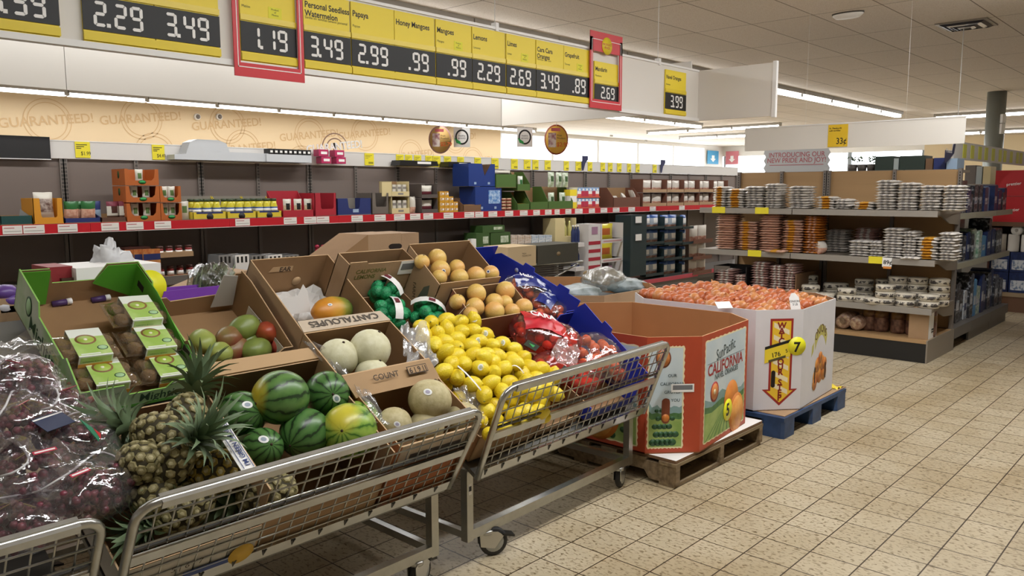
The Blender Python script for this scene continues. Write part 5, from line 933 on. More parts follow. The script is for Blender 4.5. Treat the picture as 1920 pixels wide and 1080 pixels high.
MB().box(0, 0, 0, w, .006, h*.75, MATS['shaded_kraft']).build('front_wall', o); MB().box(0, .28, 0, w, .286, h*.9, PUR).build('back_wall', o); MB().prism([(0, h*.75), (w, h*.7), (w*.9, h*1.02), (w*.05, h)], 0, .003, PUR, R(pi/2, 'X')).build('flap', o)
for x in (0, w-.006): MB().box(x, .006, 0, x+.006, .28, h*.8, PUR).build('side_wall', o)
o, w, h = on_table('asparagus_box', 'brown box lettered FRESH ASPARAGUS behind the purple lined box', 'box', 335, 512, 470, 560, 3.85, .25, KRAFT, draw=False)
MB().prism([(0, 0), (w, 0), (w, h), (w*.75, h*.95), (w*.1, h*.55), (0, h*.5)], -.25, 0, KRAFT, R(pi/2, 'X') @ S(1, 1, 1)).build('body', o); k = MB().text('FRESH', .05, INK, T(w*.52, -.002, h*.48) @ R(pi/2, 'X'), bold=.015).text('ASPARAGUS', .025, INK, T(w*.52, -.002, h*.33) @ R(pi/2, 'X'), bold=.01).box(w*.28, -.002, h*.2, w*.5, 0, h*.36, mat('yellow_strip', 'e0b83a', .5)); k.build('lettering', o)
ASP = mat('asparagus_green', '6f8256', .5, col2='a3b08c', scale=20); rnd = random.Random(8)
for n_, (u, v) in enumerate(((385, 510), (405, 505), (372, 525))):
    p = at(u, v, y=3.78); o = thing('asparagus_bundle', ['bundle of asparagus leaning at the left', 'tallest bundle of asparagus under dark plastic', 'asparagus bundle lowest in front'][n_]+' behind the purple lined box', 'asparagus', T(p.x, p.y, .93), 'asparagus bundles'); k = MB()
    for i in range(22): a, r = rnd.uniform(0, 6.3), rnd.uniform(0, .05); k.tube([(r*cos(a), r*sin(a), -.03), (r*cos(a)+.02, r*sin(a), .1), (r*cos(a)*1.2+.05, r*sin(a), .19+rnd.uniform(-.03, .02))], [.006, .0055, .002], ASP, 6)
    k.build('spears', o); blob((.085, .07, .13), n_+2, .2, 2, 18, 12, film('dark_film', 'd0d4d0', .8, .1, 22, .8)).build('wrap', o, T(.02, 0, .08))
o = thing('cardboard_carton', 'tall cardboard carton with a dark hand hole behind the lemon box', 'box', T(0, 3.75, .891)); a, b, c, e = [at(u, v, y=3.75) for u, v in ((612, 500), (690, 440), (752, 437), (786, 439))]; zb = .891
MB().prism([(a.x, 0), (b.x, 0), (b.x, b.z-zb), (a.x, a.z-zb)], -.28, 0, KIN, R(pi/2, 'X')).build('side_wall', o); MB().box(b.x, 0, 0, c.x, .28, c.z-zb, KRAFT).build('front_wall', o); MB().box(c.x+.004, .004, 0, e.x, .28, e.z-zb+.01, KRAFT).build('flap', o)
p = at(741, 462, y=3.75); MB().prism([(.03*cos(t)+(.02 if cos(t) > 0 else -.02), .017*sin(t)) for t in [2*pi*i/16+.01 for i in range(16)]], 0, .002, mat('hole_dark', '20150c'), T(p.x, -.0006, p.z-zb) @ R(pi/2, 'X')).build('hand_hole', o)
# mushroom rack right of the grapefruits
Y = 4.8; o = thing('wire_rack', 'sloping grey wire rack behind the blue crates', 'rack', T(0, Y, 0)); TL, TR, BR_, BL_ = [at(*q, y=Y) for q in ((935, 500), (1092, 490), (1035, 532), (930, 535))]
MB().tube([(TL.x, 0, TL.z), (TR.x, 0, TR.z)], .012, CHROME, 8).build('top_bar', o); k = MB()
for i in range(1, 8): t = i/8; k.tube([(TL.x+(BL_.x-TL.x)*t, .0+.1*t, TL.z+(BL_.z-TL.z)*t), (TR.x+(BR_.x-TR.x)*t, .0+.1*t, TR.z+(BR_.z-TR.z)*t)], .005, mat('dark_wire', '5a564f', .4, .6), 6)
k.tube([(TR.x, 0, TR.z), (BR_.x, .1, BR_.z)], .009, CHROME, 8); k.build('wire_grid', o)
for x in (TL.x+.03, TR.x-.25): MB().box(x, .12, 0, x+.03, .15, TR.z-.02, CHROME).build('leg', o)
zb = TR.z+.012; o, w, h = pxbox('mushroom_box', 'dark grey box with a mushroom emblem on the wire rack', 'box', 1008, 458, 1084, 492, Y-.02, .3, mat('charcoal_box', '48473f', .5), zb=zb); MB().lathe([(.02, 0), (.025, .0005)], mat('mushroom_print', 'c9b08a', .5), 16, frame((w*.5, -.0008, h*.5), (1, 0, 0), (0, 0, 1)) @ S(1.2, .8, 1)).build('emblem', o)
o, w, h = pxbox('pale_box', 'pale tan box with small print left of the mushroom box', 'box', 952, 462, 1005, 496, Y-.02, .3, mat('pale_tan_card', 'cdb58e', .6), zb=zb); MB().text('FRESH\nMUSHROOMS', .02, INK, frame((w*.5, -.0008, h*.6), (1, 0, 0), (0, 0, 1))).build('print', o)
# potato bin
PV = [(4.45, 3.55), (4.62, 3.36), (5.3, 3.36), (5.5, 3.55), (5.5, 4.3), (5.3, 4.5), (4.62, 4.5), (4.45, 4.3)]
po, _ = oct_bin('potato_bin', 'brown octagonal bin of bagged potatoes behind the orange bin', PV, 0, .75, KRAFT, OIN, KEDGE); MB().prism([((x-5)*.96+5-PV[0][0], (y-3.93)*.96+3.93-PV[0][1]) for x, y in PV], .6, .64, mat('grey_blue_bag', '8fa0a8', .4)).build('bag_layer', po)
PBG = mat('potato_bag_print', 'aeb9bd', .35, col2='5f6a62', scale=9)
for u, v, s, lab in ((1130, 545, 1.0, 'plump clear bag of potatoes topmost in the brown bin'), (1085, 560, .7, 'flat bluish potato bag at the left of the brown bin'), (1175, 556, .7, 'flat bluish potato bag at the right of the brown bin')):
    p = at(u, v, y=3.75 if s < 1 else 3.85); o = thing('potato_bag', lab, 'potato bag', T(p.x, p.y, .72 if s < 1 else .78)); blob((.2, .16, .06 if s < 1 else .1), u, .2, 2, 26, 16, PBG if s < 1 else film('potato_film', 'dfe2dc', .6, .12, 18, .9, .25)).build('bag', o)
    if s == 1:
        k = MB(); r_ = random.Random(1)
        for i in range(22): k.sph((r_.uniform(-.13, .13), r_.uniform(-.1, .1), r_.uniform(-.03, .05)), (.04, .032, .03), mat('potato_skin', '8a7450', .8, var=.1), 12, 8)
        k.build('potatoes', o)
for i, (u, v, c) in enumerate(((8, 548, 'purple_pack'), (20, 562, 'purple_pack'), (6, 575, 'pale_pack'))):
    p = at(u, v, y=3.5); o = thing('tissue_pack', ('upper purple soft pack at the left edge behind the green crate', 'lower purple soft pack at the left edge behind the green crate', 'pale soft pack at the left edge behind the green crate')[i], 'packet', T(p.x, p.y, p.z)); MB().sph((0, 0, 0), (.05, .04, .03), mat(c, '6a4a96' if c[1] == 'u' else 'c9c6cc', .35), 14, 10, fn=lambda d_: 1+.15*nz(d_, 2)).build('pack', o)
    MB().box(-.045, -.035, .891-p.z, .045, .035, -.02, MATS['kraft_card']).build('box', o)
# ================================================================ goods on the wall shelves
def pillow(w, h, t, bands, patch=None, n=8, crink=.12, seed=0):
    """upright pouch standing on its lower edge; bands = [(top fraction, material)] from the bottom up"""
    k = MB(); v = []
    for s in (-1, 1):
        for j in range(n+1):
            for i in range(n+1):
                a, b = i/n, j/n; e = (sin(pi*a)**.6)*(sin(pi*b*.94+.05)**.5 if b < .97 else .08); g = 1+crink*nz((a*4+seed, b*4, s), 1.5)
                v.append(((a-.5)*w*(1-.06*sin(pi*b)), s*t/2*e*g, b*h*(1+.02*nz((a*3+seed, s, 0)))))
    f = []; ms = []
    for s in range(2):
        o = s*(n+1)**2
        for j in range(n):
            m = next(mm for fr, mm in bands if (j+.5)/n <= fr)
            for i in range(n):
                q = [o+j*(n+1)+i, o+j*(n+1)+i+1, o+(j+1)*(n+1)+i+1, o+(j+1)*(n+1)+i]; f.append(q if s == 0 else q[::-1]); ms.append(patch if patch and s == 0 and .3 < (i+.5)/n < .7 and .35 < (j+.5)/n < .7 else m)
    k.add(v, f, ms, None, True); return k
def tray(lab, u0, u1, vt, m, ff=.3, y=YF+.02, depth=.26, zb=ZS, side=None, nm='display_tray', cut=None, min_=None, grp=None):
    a, b = at(u0, 400, y=y).x, at(u1, 400, y=y).x; h = at((u0+u1)/2, vt, y=y).z-zb; w = b-a; hs = h*(side or 1); mi = min_ or KIN
    o = thing(nm, lab, 'display box', T(a, y, zb+.001), grp); t = .004
    MB().box(0, 0, 0, w, depth, t, mi).build('bottom', o); F = R(pi/2, 'X')
    if cut:
        c0, c1, cb = cut; MB().prism([(0, t), (w, t), (w, h*ff), (w*c1, h*ff), (w*(c1-.03), h*cb+.012), (w*(c1-.07), h*cb), (w*(c0+.07), h*cb), (w*(c0+.03), h*cb+.012), (w*c0, h*ff), (0, h*ff)], -t, 0, m, F).build('front_wall', o)
    else: MB().box(0, 0, t, w, t, h*ff, m).build('front_wall', o)
    for x in (0, w-t): MB().prism([(0, t), (depth, t), (depth, h), (depth*.45, hs), (0, max(h*ff, hs*.6) if side else h*ff)], 0, t, m, T(x, 0, 0) @ Matrix(((0, 0, 1, 0), (1, 0, 0, 0), (0, 1, 0, 0), (0, 0, 0, 1)))).build('side_wall', o)
    MB().box(t, depth-t, t, w-t, depth, h, mi).build('back_wall', o)
    return o, a, w, h
def put(nm, me, lab, cat, x, y, z, grp=None, rz=0, rx=0, part='pack', s=None):
    o = thing(nm, lab, cat, T(x, y, z) @ R(rz, 'Z') @ R(rx, 'X') @ (S(*s) if s else S(1, 1, 1)), grp); obj(part, me, o); return o
X = lambda u, y=YF+.05: at(u, 400, y=y).x
Zp = lambda u, v, y=YF+.05: at(u, v, y=y).z
def C(n, c, **k): return mat(n, c, k.pop('rough', .5), **k)
TEALB, GOLD, NAVB, BRN, ORB = C('teal_tray', '1f4a48'), C('gold_display_card', 'd8952c'), C('navy_tray', '28356e'), C('brown_tray', '5d4336'), C('orange_carton', 'b5622c')
GREENP, PINKP, WHP, DKP2, CRE, YELJ, LBL = C('green_pouch', '2f6b38', rough=.3), C('pink_food_photo', 'c98a72', col2='e2b8a0', scale=40), C('cream_pouch', 'd8d3c6', rough=.35), C('dark_brown_pouch', '4a2a24', rough=.35), C('cream_carton', 'd9c896'), C('yellow_jar', 'd6c83a', rough=.25), C('blue_jar_label', '2a4a86')
tray('dark teal tray at the left end of the red-edged shelf', 0, 60, 405, TEALB, 1, depth=.2)
o, a, w, h = tray('golden display box with a U-shaped cut-out, one bag sticking up', 63, 119, 372, GOLD, 1, cut=(.22, .82, .25), min_=GOLD)
MB().prism([(0, 0), (.09, .05), (.02, .11)], 0, .003, C('silver_flap', '8a8a88'), T(a*0-.09, .05, .0) @ R(pi/2, 'X')).build('side_flap', o)
put('snack_bag', pillow(.13, .2, .07, [(.3, WHP), (.75, C('speckled_print', 'c9bdb2', col2='5d4038', scale=30)), (1, WHP)]).mesh('bag'), 'pale bag standing in the golden display box', 'snack bag', X(90), YF+.12, ZS+.03, rx=-.1)
o, a, w, h = tray('low navy tray of green topped pouches right of the golden box', 121, 188, 400, NAVB, .5)
pm = pillow(.105, .15, .05, [(.18, NAVB), (.62, PINKP), (1, GREENP)]).mesh('pouch')
for i, u in enumerate((134, 150, 166)): put('pouch', pm, 'green topped pouch with pink food print in the navy tray', 'pouch', X(u), YF+.06+.035*(i % 2), ZS+.012, 'green topped pouches', rx=.1)
put('pouch', pillow(.08, .13, .03, [(.5, C('pale_blue_print', '9fb6cf')), (1, NAVB)]).mesh('pouch'), 'blue pouch at the right of the navy tray', 'pouch', X(186), YF+.12, ZS+.03)
o, a, w, h = tray('low brown tray with two dark pouches left of the orange cartons', 190, 236, 402, BRN, .6)
pm = pillow(.11, .145, .05, [(.2, BRN), (.7, WHP), (1, C('blue_red_top', '7a3040'))], DKP2).mesh('pouch')
for u in (217, 240): put('pouch', pm, 'dark pouch with a cream window in the low brown tray', 'pouch', X(u), YF+.1, ZS+.012, 'dark pouches in the brown tray', rz=.25)
# orange cartons
wp = pillow(.062, .125, .035, [(1, WHP)], C('green_leaf_print', '5d7a42')).mesh('pouch')
def ocart(u0, u1, vt, vb, lab, grp='orange cartons'):
    a, b = X(u0), X(u1); z0 = ZS+.001 if vb > 405 else Zp(u0, vb); h = Zp((u0+u1)/2, vt)-z0; w = b-a; o = thing('orange_carton', lab, 'carton', T(a, YF+.03, z0), grp); t = .004; F = R(pi/2, 'X')
    MB().prism([(0, 0), (w, 0), (w, h), (w*.9, h), (w*.86, h*.45), (w*.78, h*.3), (w*.22, h*.3), (w*.14, h*.45), (w*.1, h), (0, h)], -t, 0, ORB, F).build('front_wall', o)
    for x in (0, w-t): MB().box(x, t, 0, x+t, .25, h, ORB).build('side_wall', o)
    MB().box(t, .246, 0, w-t, .25, h, ORB).build('back_wall', o); MB().box(t, t, 0, w-t, .246, t, ORB).build('bottom', o)
    MB().lathe([(.03, 0), (.03, .001)], C('dark_green_ink', '1f4a22'), 18, T(w*.5, -.0006, h*.2) @ F @ S(1, .55, 1)).lathe([(.024, .0012), (.024, .0016)], C('leaf_green_print', '2c9a4c'), 18, T(w*.5, -.0006, h*.2) @ F @ S(1, .5, 1)).build('emblem', o)
    MB().lathe([(.03, 0), (.03, .001)], MATS['dark_green_ink'], 16, T(-.0006, .12, h*.65) @ R(-pi/2, 'Y') @ S(1, .6, 1)).build('side_emblem', o)
    for i in range(2 if vt > 325 else 1): put('pouch', wp, 'cream pouch inside the '+lab, 'pouch', a+w*(.32+.36*i) if vt > 325 else a+w*.5, YF+.085, z0+.008, 'cream pouches in the orange cartons', s=(1, 1, h/.135))
ocart(236, 299, 317, 347.5, 'topmost orange carton of the left stack of three'); ocart(236, 299, 349, 379.5, 'middle orange carton of the left stack of three'); ocart(236, 299, 381, 411, 'bottom orange carton of the left stack of three')
ocart(300, 339, 349, 379.5, 'upper orange carton of the right stack of two'); ocart(300, 339, 381, 410, 'lower orange carton of the right stack of two')
put('pouch', pillow(.085, .15, .04, [(.5, C('cream_pouch2', 'cfc4ae')), (1, WHP)], C('green_leaf_print', '5d7a42')).mesh('pouch'), 'single cream pouch between orange cartons and yellow jars', 'pouch', X(348), YF+.08, ZS+.001)
# yellow jars
jm = MB().lathe([(.0, 0), (.030, 0), (.033, .01), (.033, .085), (.026, .105), (.024, .125), (.0, .126)], YELJ, 16).lathe([(.0335, .035), (.0335, .08)], LBL, 16).lathe([(.034, .045), (.034, .068)], C('white_print', 'f4f2ee'), 16).mesh('jar'); jl = MB().lathe([(.0, .126), (.026, .126), (.026, .145), (0, .146)], C('dark_lid', '3a4a30'), 14).mesh('lid')
YT = C('yellow_carton', 'dcc63c')
for n_, (u0, u1) in enumerate(((362, 424), (426, 480), (482, 528))):
    nm_ = ('left', 'middle', 'right')[n_]; o, a, w, h = tray(nm_+' yellow tray of yellow jars', u0, u1, 368, YT, .3, side=.34, min_=C('grey_card', '8d877d')); MB().box(w*.1, -.0012, h*.24, w*.9, -.0002, h*.31, NAVB).lathe([(.03, 0), (.03, .001)], BLACK, 18, T(w*.5, -.0004, .02) @ R(pi/2, 'X')).build('front_print', o)
    for i in range(3):
        for j in range(2):
            q = put('yellow_jar', jm, 'yellow jar with a blue label in the %s yellow tray' % nm_, 'jar', a+w*(.2+.3*i), YF+.07+.1*j, ZS+.006, 'yellow jars in the trays', rz=i, part='jar', s=(1.05, 1.05, 1.12)); obj('lid', jl, q)
# red and white packets
o, a, w, h = tray('red fronted tray of white packets right of the yellow jars', 530, 588, 358, C('crimson_tray', 'b02a38'), .25, side=.3, min_=MATS['crimson_tray'] if 'crimson_tray' in MATS else RED)
pm = pillow(.085, .155, .04, [(.3, C('crimson_tray', 'b02a38')), (.6, C('amber_food', 'b08a5a', col2='d8c0a0', scale=40)), (1, WHP)], BLACK).mesh('packet')
for i, u in enumerate((541, 561, 580)): put('packet', pm, 'white packet with red base in the red fronted tray', 'packet', X(u), YF+.07, ZS+.006, 'white packets in the red tray')
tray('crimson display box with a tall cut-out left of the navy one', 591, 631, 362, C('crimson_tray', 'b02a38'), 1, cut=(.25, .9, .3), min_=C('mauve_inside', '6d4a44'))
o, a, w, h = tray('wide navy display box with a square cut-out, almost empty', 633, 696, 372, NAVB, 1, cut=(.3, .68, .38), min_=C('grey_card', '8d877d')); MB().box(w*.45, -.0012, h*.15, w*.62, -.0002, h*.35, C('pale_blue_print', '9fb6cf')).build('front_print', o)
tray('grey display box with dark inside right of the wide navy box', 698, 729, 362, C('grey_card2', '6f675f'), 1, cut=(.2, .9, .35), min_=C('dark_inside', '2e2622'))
for n_, (vt, vb, lab) in enumerate(((340, 368, 'upper cream carton with half open lid'), (369, 397, 'lower cream carton of white packs'))):
    a, b = X(733), X(766); z0 = ZS+.001 if n_ else Zp(740, vb); h = Zp(740, vt)-z0; w = b-a; o = thing('cream_carton', lab+' in the middle of the red-edged shelf', 'carton', T(a, YF+.03, z0)); MB().box(0, 0, 0, w, .005, h*.32, CRE).build('front_wall', o); MB().box(0, .2, 0, w, .205, h, KIN).build('back_wall', o); MB().box(0, .005, 0, w, .2, .005, CRE).build('bottom', o); MB().box(w*.35, -.001, h*.1, w*.65, 0, h*.22, C('grey_print', '8b8580')).build('front_print', o)
    for x in (0, w-.005): MB().box(x, .005, 0, x+.005, .2, h, CRE).build('side_wall', o)
    if not n_: MB().box(-.125, .0, .0, -.002, .005, h*.95, CRE).build('open_lid', o)
    for i in range(3): put('packet', MB().box(-.02, 0, 0, .02, .1, h*.75, WHP).box(-.02, -.001, h*.45, .02, 0, h*.6, C('grey_print', '8b8580')).mesh('pack'), 'small white pack in the %s' % lab, 'packet', a+w*(.2+.3*i), YF+.05, z0+.006, 'white packs in the cream cartons')
for n_, (vt, vb, lab) in enumerate(((345, 371, 'upper'), (372, 397, 'lower'))):
    a, b = X(789), X(819); z0 = ZS+.001 if n_ else Zp(800, vb); h = Zp(800, vt)-z0; w = b-a; o = thing('dark_box', lab+' dark open box with reddish bags right of the cream cartons', 'display box', T(a, YF+.03, z0)); DKB = C('dark_box_card', '5a514c'); MB().box(0, 0, 0, w, .005, h*.25, DKB).build('front_wall', o); MB().box(0, .2, 0, w, .205, h, DKB).build('back_wall', o); MB().box(0, .005, 0, w, .2, .005, DKB).build('bottom', o)
    for x in (0, w-.005): MB().box(x, .005, 0, x+.005, .2, h, DKB).build('side_wall', o)
    put('snack_bag', pillow(w*.8, h*.85, .07, [(.5, C('maroon_bag', '6d3038', rough=.3)), (1, WHP)]).mesh('bag'), 'reddish bag in the %s dark open box' % lab, 'snack bag', a+w*.5, YF+.1, z0+.006)
put('snack_bag', pillow(.1, .17, .06, [(.35, C('pink_food_photo', 'c98a72')), (1, WHP)]).mesh('bag'), 'white bag leaning left of the dark open boxes', 'snack bag', X(777), YF+.08, ZS+.001, rz=.3)
YC = C('amber_carton', 'd9a02e', rough=.4); ym = MB().box(-.032, 0, 0, .032, .14, .055, YC).box(-.025, -.001, .012, .005, 0, .045, C('amber_food', 'b08a5a')).box(.008, -.001, .02, .028, 0, .04, WHITE).mesh('carton')
for r in range(4):
    for i in range(4 if r < 2 else 3 if r == 2 else 2): put('small_carton', ym, 'small amber carton in the stepped amber block', 'carton', X(829)+.068*i, YF+.05, ZS+.001+.0565*r, 'amber cartons', part='carton')
tray('low brown box with an amber pack right of the amber cartons', 869, 902, 372, C('brown_card', '7a5c42'), .5); put('packet', MB().box(-.07, 0, 0, .07, .12, .07, YC).box(-.06, -.001, .02, .02, 0, .05, RED).mesh('pack'), 'amber pack lying in the low brown box', 'packet', X(886), YF+.04, ZS+.006)
BL2 = C('deep_blue_carton', '1f3a80', rough=.4)
for n_, (u0, u1, vt, vb, lab) in enumerate(((877, 926, 307, 349, 'upper deep blue display case with a slanted opening'), (889, 938, 350, 394, 'lower deep blue display case'))):
    a, b = X(u0), X(u1); z0 = ZS+.001 if n_ else Zp(u0, vb); h = Zp((u0+u1)/2, vt)-z0; w = b-a; o = thing('display_case', lab, 'display box', T(a, YF+.03, z0)); MB().prism([(0, 0), (w, 0), (w, h), (w*.85, h), (w*.6, h*.45), (w*.5, h), (0, h)] if not n_ else [(0, 0), (w, 0), (w, h), (0, h)], -.005, 0, BL2, R(pi/2, 'X')).build('front_wall', o)
    MB().box(0, .005, 0, .005, .26, h, BL2).build('side_wall', o); MB().box(w-.005, .005, 0, w, .26, h, C('brown_card', '7a5c42')).build('side_wall', o); MB().box(0.005, .255, 0, w-.005, .26, h, BL2).build('back_wall', o); MB().box(.005, .005, 0, w-.005, .255, .005, BL2).build('bottom', o)
    k = MB()
    for x in (.2, .72): k.box(w*x, -.001, h*.08, w*x+.035, 0, h*.18, C('pale_blue_print', '9fb6cf'))
    if n_: k.box(w*.5, -.001, h*.3, w*.95, 0, h*.85, C('bright_blue_print', '3f7ac0', col2='b8cfe6', scale=30))
    k.build('front_print', o)
# green produce cases and salad bags
GC = C('green_case', '4c6b30'); pmw = pillow(.12, .2, .06, [(1, C('salad_bag', '9fb08a', rough=.25, col2='d5dccb', scale=24))], C('dark_salad', '3d5a30')).mesh('bag'); pmn = pillow(.09, .17, .05, [(1, C('white_bag', 'cfd2c8', rough=.25))], GREENP).mesh('bag')
for n_, (u0, u1, vt, vb, lab, zf) in enumerate(((930, 968, 327, 352, 'green case with white cloth on top', 0), (970, 994, 322, 358, 'green case of a white bag', 0), (994, 1028, 352, 387, 'green case with small dark packs', 1), (1028, 1074, 350, 387, 'wide green case of leafy bags', 1), (970, 993, 360, 388, 'narrow green case of yellow packs', 1))):
    o, a, w, h = tray(lab+' on the red-edged shelf', u0, u1, vt, GC, .35 if n_ else 1, zb=(ZS if zf else Zp(u0, vb))); 
    if n_ == 0: put('cloth', pillow(w*.9, .05, .14, [(1, WHP)]).mesh('cloth'), 'white cloth bundle on the upper green case', 'cloth', a+w*.5, YF+.1, Zp(u0, vb)+h)
    elif n_ in (1,): put('salad_bag', pmn, 'white bag in the green case left of the salad bags', 'salad bag', a+w*.5, YF+.08, Zp(u0, vb)+.006)
    elif n_ == 3:
        for q in range(2): put('salad_bag', pmw, 'leafy bag in the wide green case', 'salad bag', a+w*(.28+.45*q), YF+.09, ZS+.006, 'leafy bags in the wide green case')
    else:
        for q in range(2): put('packet', MB().box(-.035, 0, 0, .035, .09, .07, C('rust_pack', '8a4a34') if n_ == 2 else YC).mesh('pack'), 'small pack in the '+lab, 'packet', a+w*(.28+.44*q), YF+.05, ZS+.006, 'packs in the '+lab)
    
for q, u in enumerate((1035, 1052, 1066)): put('salad_bag', pmw, 'upright salad bag topmost above the green cases', 'salad bag', X(u), YF+.07+.02*q, Zp(1050, 351), 'salad bags on the green cases', s=(1, 1, .93))
fb = pillow(.06, .04, .05, [(1, C('orange_veg', 'c9702f'))]).mesh('pack'); tn = MB().lathe([(0, 0), (.045, 0), (.045, .035), (0, .035)], C('tan_tin', 'a08a66', rough=.3, metal=.3), 16).lathe([(.0455, .006), (.0455, .026)], C('rust_pack', '8a4a34'), 16).mesh('tin')
for i in range(2):
    for r in range(4): put('tin', tn, 'flat tin in the stack between blue and green cases', 'tin', X(945)+.095*i, YF+.08, ZS+.001+.036*r, 'stacked flat tins', part='tin')
# carton block red/white/blue
for r in range(2):
    for i in range(6):
        red = i in (1, 2, 4); me = MB().box(-.038, 0, 0, .038, .14, .115, WHITE).box(-.038, -.001, .07, .038, 0, .115, C('bright_blue_print', '3f7ac0')).box(-.038, -.001, 0, .038, 0, .03 if not red else .07, C('coral_print', 'd05a48') if not red else C('rose_red_print', 'b8304a')).box(-.015, -.002, .075, .02, -.001, .1, WHITE).mesh('carton')
        put('drink_carton', me, '%s fronted carton in the %s row of the red and blue block' % ('red' if red else 'white', ('lower', 'upper')[r]), 'carton', X(1086)+.078*i, YF+.05, ZS+.02+.135*r, 'cartons in the red and blue block', part='carton')
    MB().box(0, 0, 0, .5, .16, .015, C('coral_print', 'd05a48')); o = thing('display_tray', '%s coral tray under the block of red and blue cartons' % ('lower', 'upper')[r], 'display box', T(X(1086)-.045, YF+.04, ZS+.001+.135*r)); MB().box(0, 0, 0, .48, .17, .016, MATS['coral_print']).build('tray', o)
for r in range(3): put('packet', MB().box(-.07, 0, 0, .07, .1, .08, YEL if r % 2 == 0 else WHITE).mesh('pack'), 'pack in the yellow and white stack, %s' % ('bottom', 'middle', 'top')[r], 'packet', X(1083)-.09, YF+.05, ZS+.001+.081*r)
# brown snack cases at the right end
SB = C('brown_snack_card', '6e4636'); wb_ = pillow(.12, .17, .07, [(.35, C('rust_food_print', 'a8604a', col2='d8b8a0', scale=30)), (1, C('pale_snack_bag', 'cfc8be', rough=.25))]).mesh('bag')
o, a, w, h = tray('open brown case with collapsed bags left of the stacked snack cases', 1150, 1200, 352, SB, .5); 
for i, u in enumerate((1165, 1180, 1195)): put('snack_bag', wb_, 'collapsed pale snack bag in the open brown case', 'snack bag', X(u), YF+.1, ZS+.006+.04*i, 'bags in the open brown case', rz=.6*i, rx=-.5)
k_ = 0
for r in range(2):
    for i, (u0, u1) in enumerate(((1203, 1247), (1248, 1279), (1280, 1308), (1309, 1334), (1335, 1362))):
        zb = ZS+.001+r*.2; a, b = X(u0), X(u1); w = b-a; lab = '%s brown snack case, %s of its row' % (('lower', 'upper')[r], ('first', 'second', 'third', 'fourth', 'last')[i]); o = thing('snack_case', lab, 'display box', T(a, YF+.03, zb), None); MB().box(0, 0, 0, w, .005, .045, KRAFT).build('front_wall', o); MB().box(0, .22, 0, w, .225, .19, SB).build('back_wall', o); MB().box(0.005, .005, 0, w-.005, .22, .005, SB).build('bottom', o)
        for x in (0, w-.005): MB().box(x, .005, 0, x+.005, .22, .19, SB).build('side_wall', o)
        for q in range(2): put('snack_bag', wb_, 'pale snack bag in the '+lab, 'snack bag', a+w*(.27+.46*q), YF+.1, zb+.006, 'snack bags in the brown cases', s=(w*.43/.12, 1, 1))
# things on top of the run
zt = ZT+.012
o = thing('plastic_lid', 'milky plastic lid lying over the shelf top at the left', 'lid', T(X(325, 6.8), 6.72, zt)); ML = mat('milky_plastic', 'c9cccf', .25); MB().prism([(0, 0), (1.3, 0), (1.3, .06), (1.25, .075), (.5, .075), (.47, .15), (.4, .175), (.2, .175), (.14, .15), (.1, .05), (0, .04)], -.14, 0, ML, R(pi/2, 'X')).build('lid', o)  # milky plastic lid resting on the shelf top
o = thing('bottle_row', 'low black and white row of packs on top of the shelf', 'packs', T(X(497, 6.8), 6.7, zt+.07)); k = MB()
k.box(-.02, 0, -.07, .46, .12, 0, ML)
for i in range(9): k.box(.012+.05*i, 0, .0, .055+.05*i, .1, .05, BLACK).box(.02+.05*i, -.001, .015, .045+.05*i, 0, .035, WHITE)
k.build('packs', o)
for i, (u, v, lab) in enumerate(((607, 284, 'pink pack at the left of the pink stack'), (637, 284, 'pink pack at the top right of the pink stack'), (612, 297, 'pink pack low in the pink stack'), (640, 297, 'pink pack at the bottom right of the stack'))): p = at(u, v+10, y=6.72); put('packet', MB().box(-.055, 0, 0, .055, .09, .065, mat('pink_pack', 'b52d5c', .4)).box(-.03, -.001, .02, .04, 0, .045, WHITE).mesh('pack'), lab+' above the header rail', 'packet', p.x, 6.72, zt+(.068 if i < 2 else 0))
for u0, u1, lab in ((745, 818, 'black tray with white label on top of the shelves, left one'), (836, 880, 'black tray with white label on top of the shelves, right one')):
    a, b = X(u0, 6.75), X(u1, 6.75); o = thing('black_tray', lab, 'tray', T(a, 6.7, zt)); MB().prism([(0, 0), (b-a, 0), (b-a-.02, .055), (.02, .055)], -.15, 0, mat('black_plastic', '1c1b1b', .35), R(pi/2, 'X')).build('tray', o); MB().box((b-a)*.45, -.001, .02, (b-a)*.8, 0, .045, WHITE).build('label', o)
# the printed slogan sign standing on the shelf top
p = at(628, 262, y=6.84); o = thing('slogan_sign', 'arched sign lettered GUARANTEED on top of the wall shelf', 'sign', T(p.x, 6.84, ZR)); k = MB(); n = 24; v = []
for rr in (.16, .11):
    v = []
    for j in range(n+1): a = pi*j/n; v += [(rr*cos(a), 0, rr*sin(a)+.02), ((rr-.012)*cos(a), 0, (rr-.012)*sin(a)+.02)]
    k.add(v, [(2*j, 2*j+1, 2*j+3, 2*j+2) for j in range(n)], mat('arch_brown', '8a6a5a', .5))
k.text('GUARANTEED!', .105, WHITE, T(0, -.006, .01) @ R(pi/2, 'X') @ R(.12, 'Z'), 'CENTER', .02, .95, .002); k.box(-.02, -.004, -.02, .02, .003, .08, BLACK); x = k.build('arch', o)
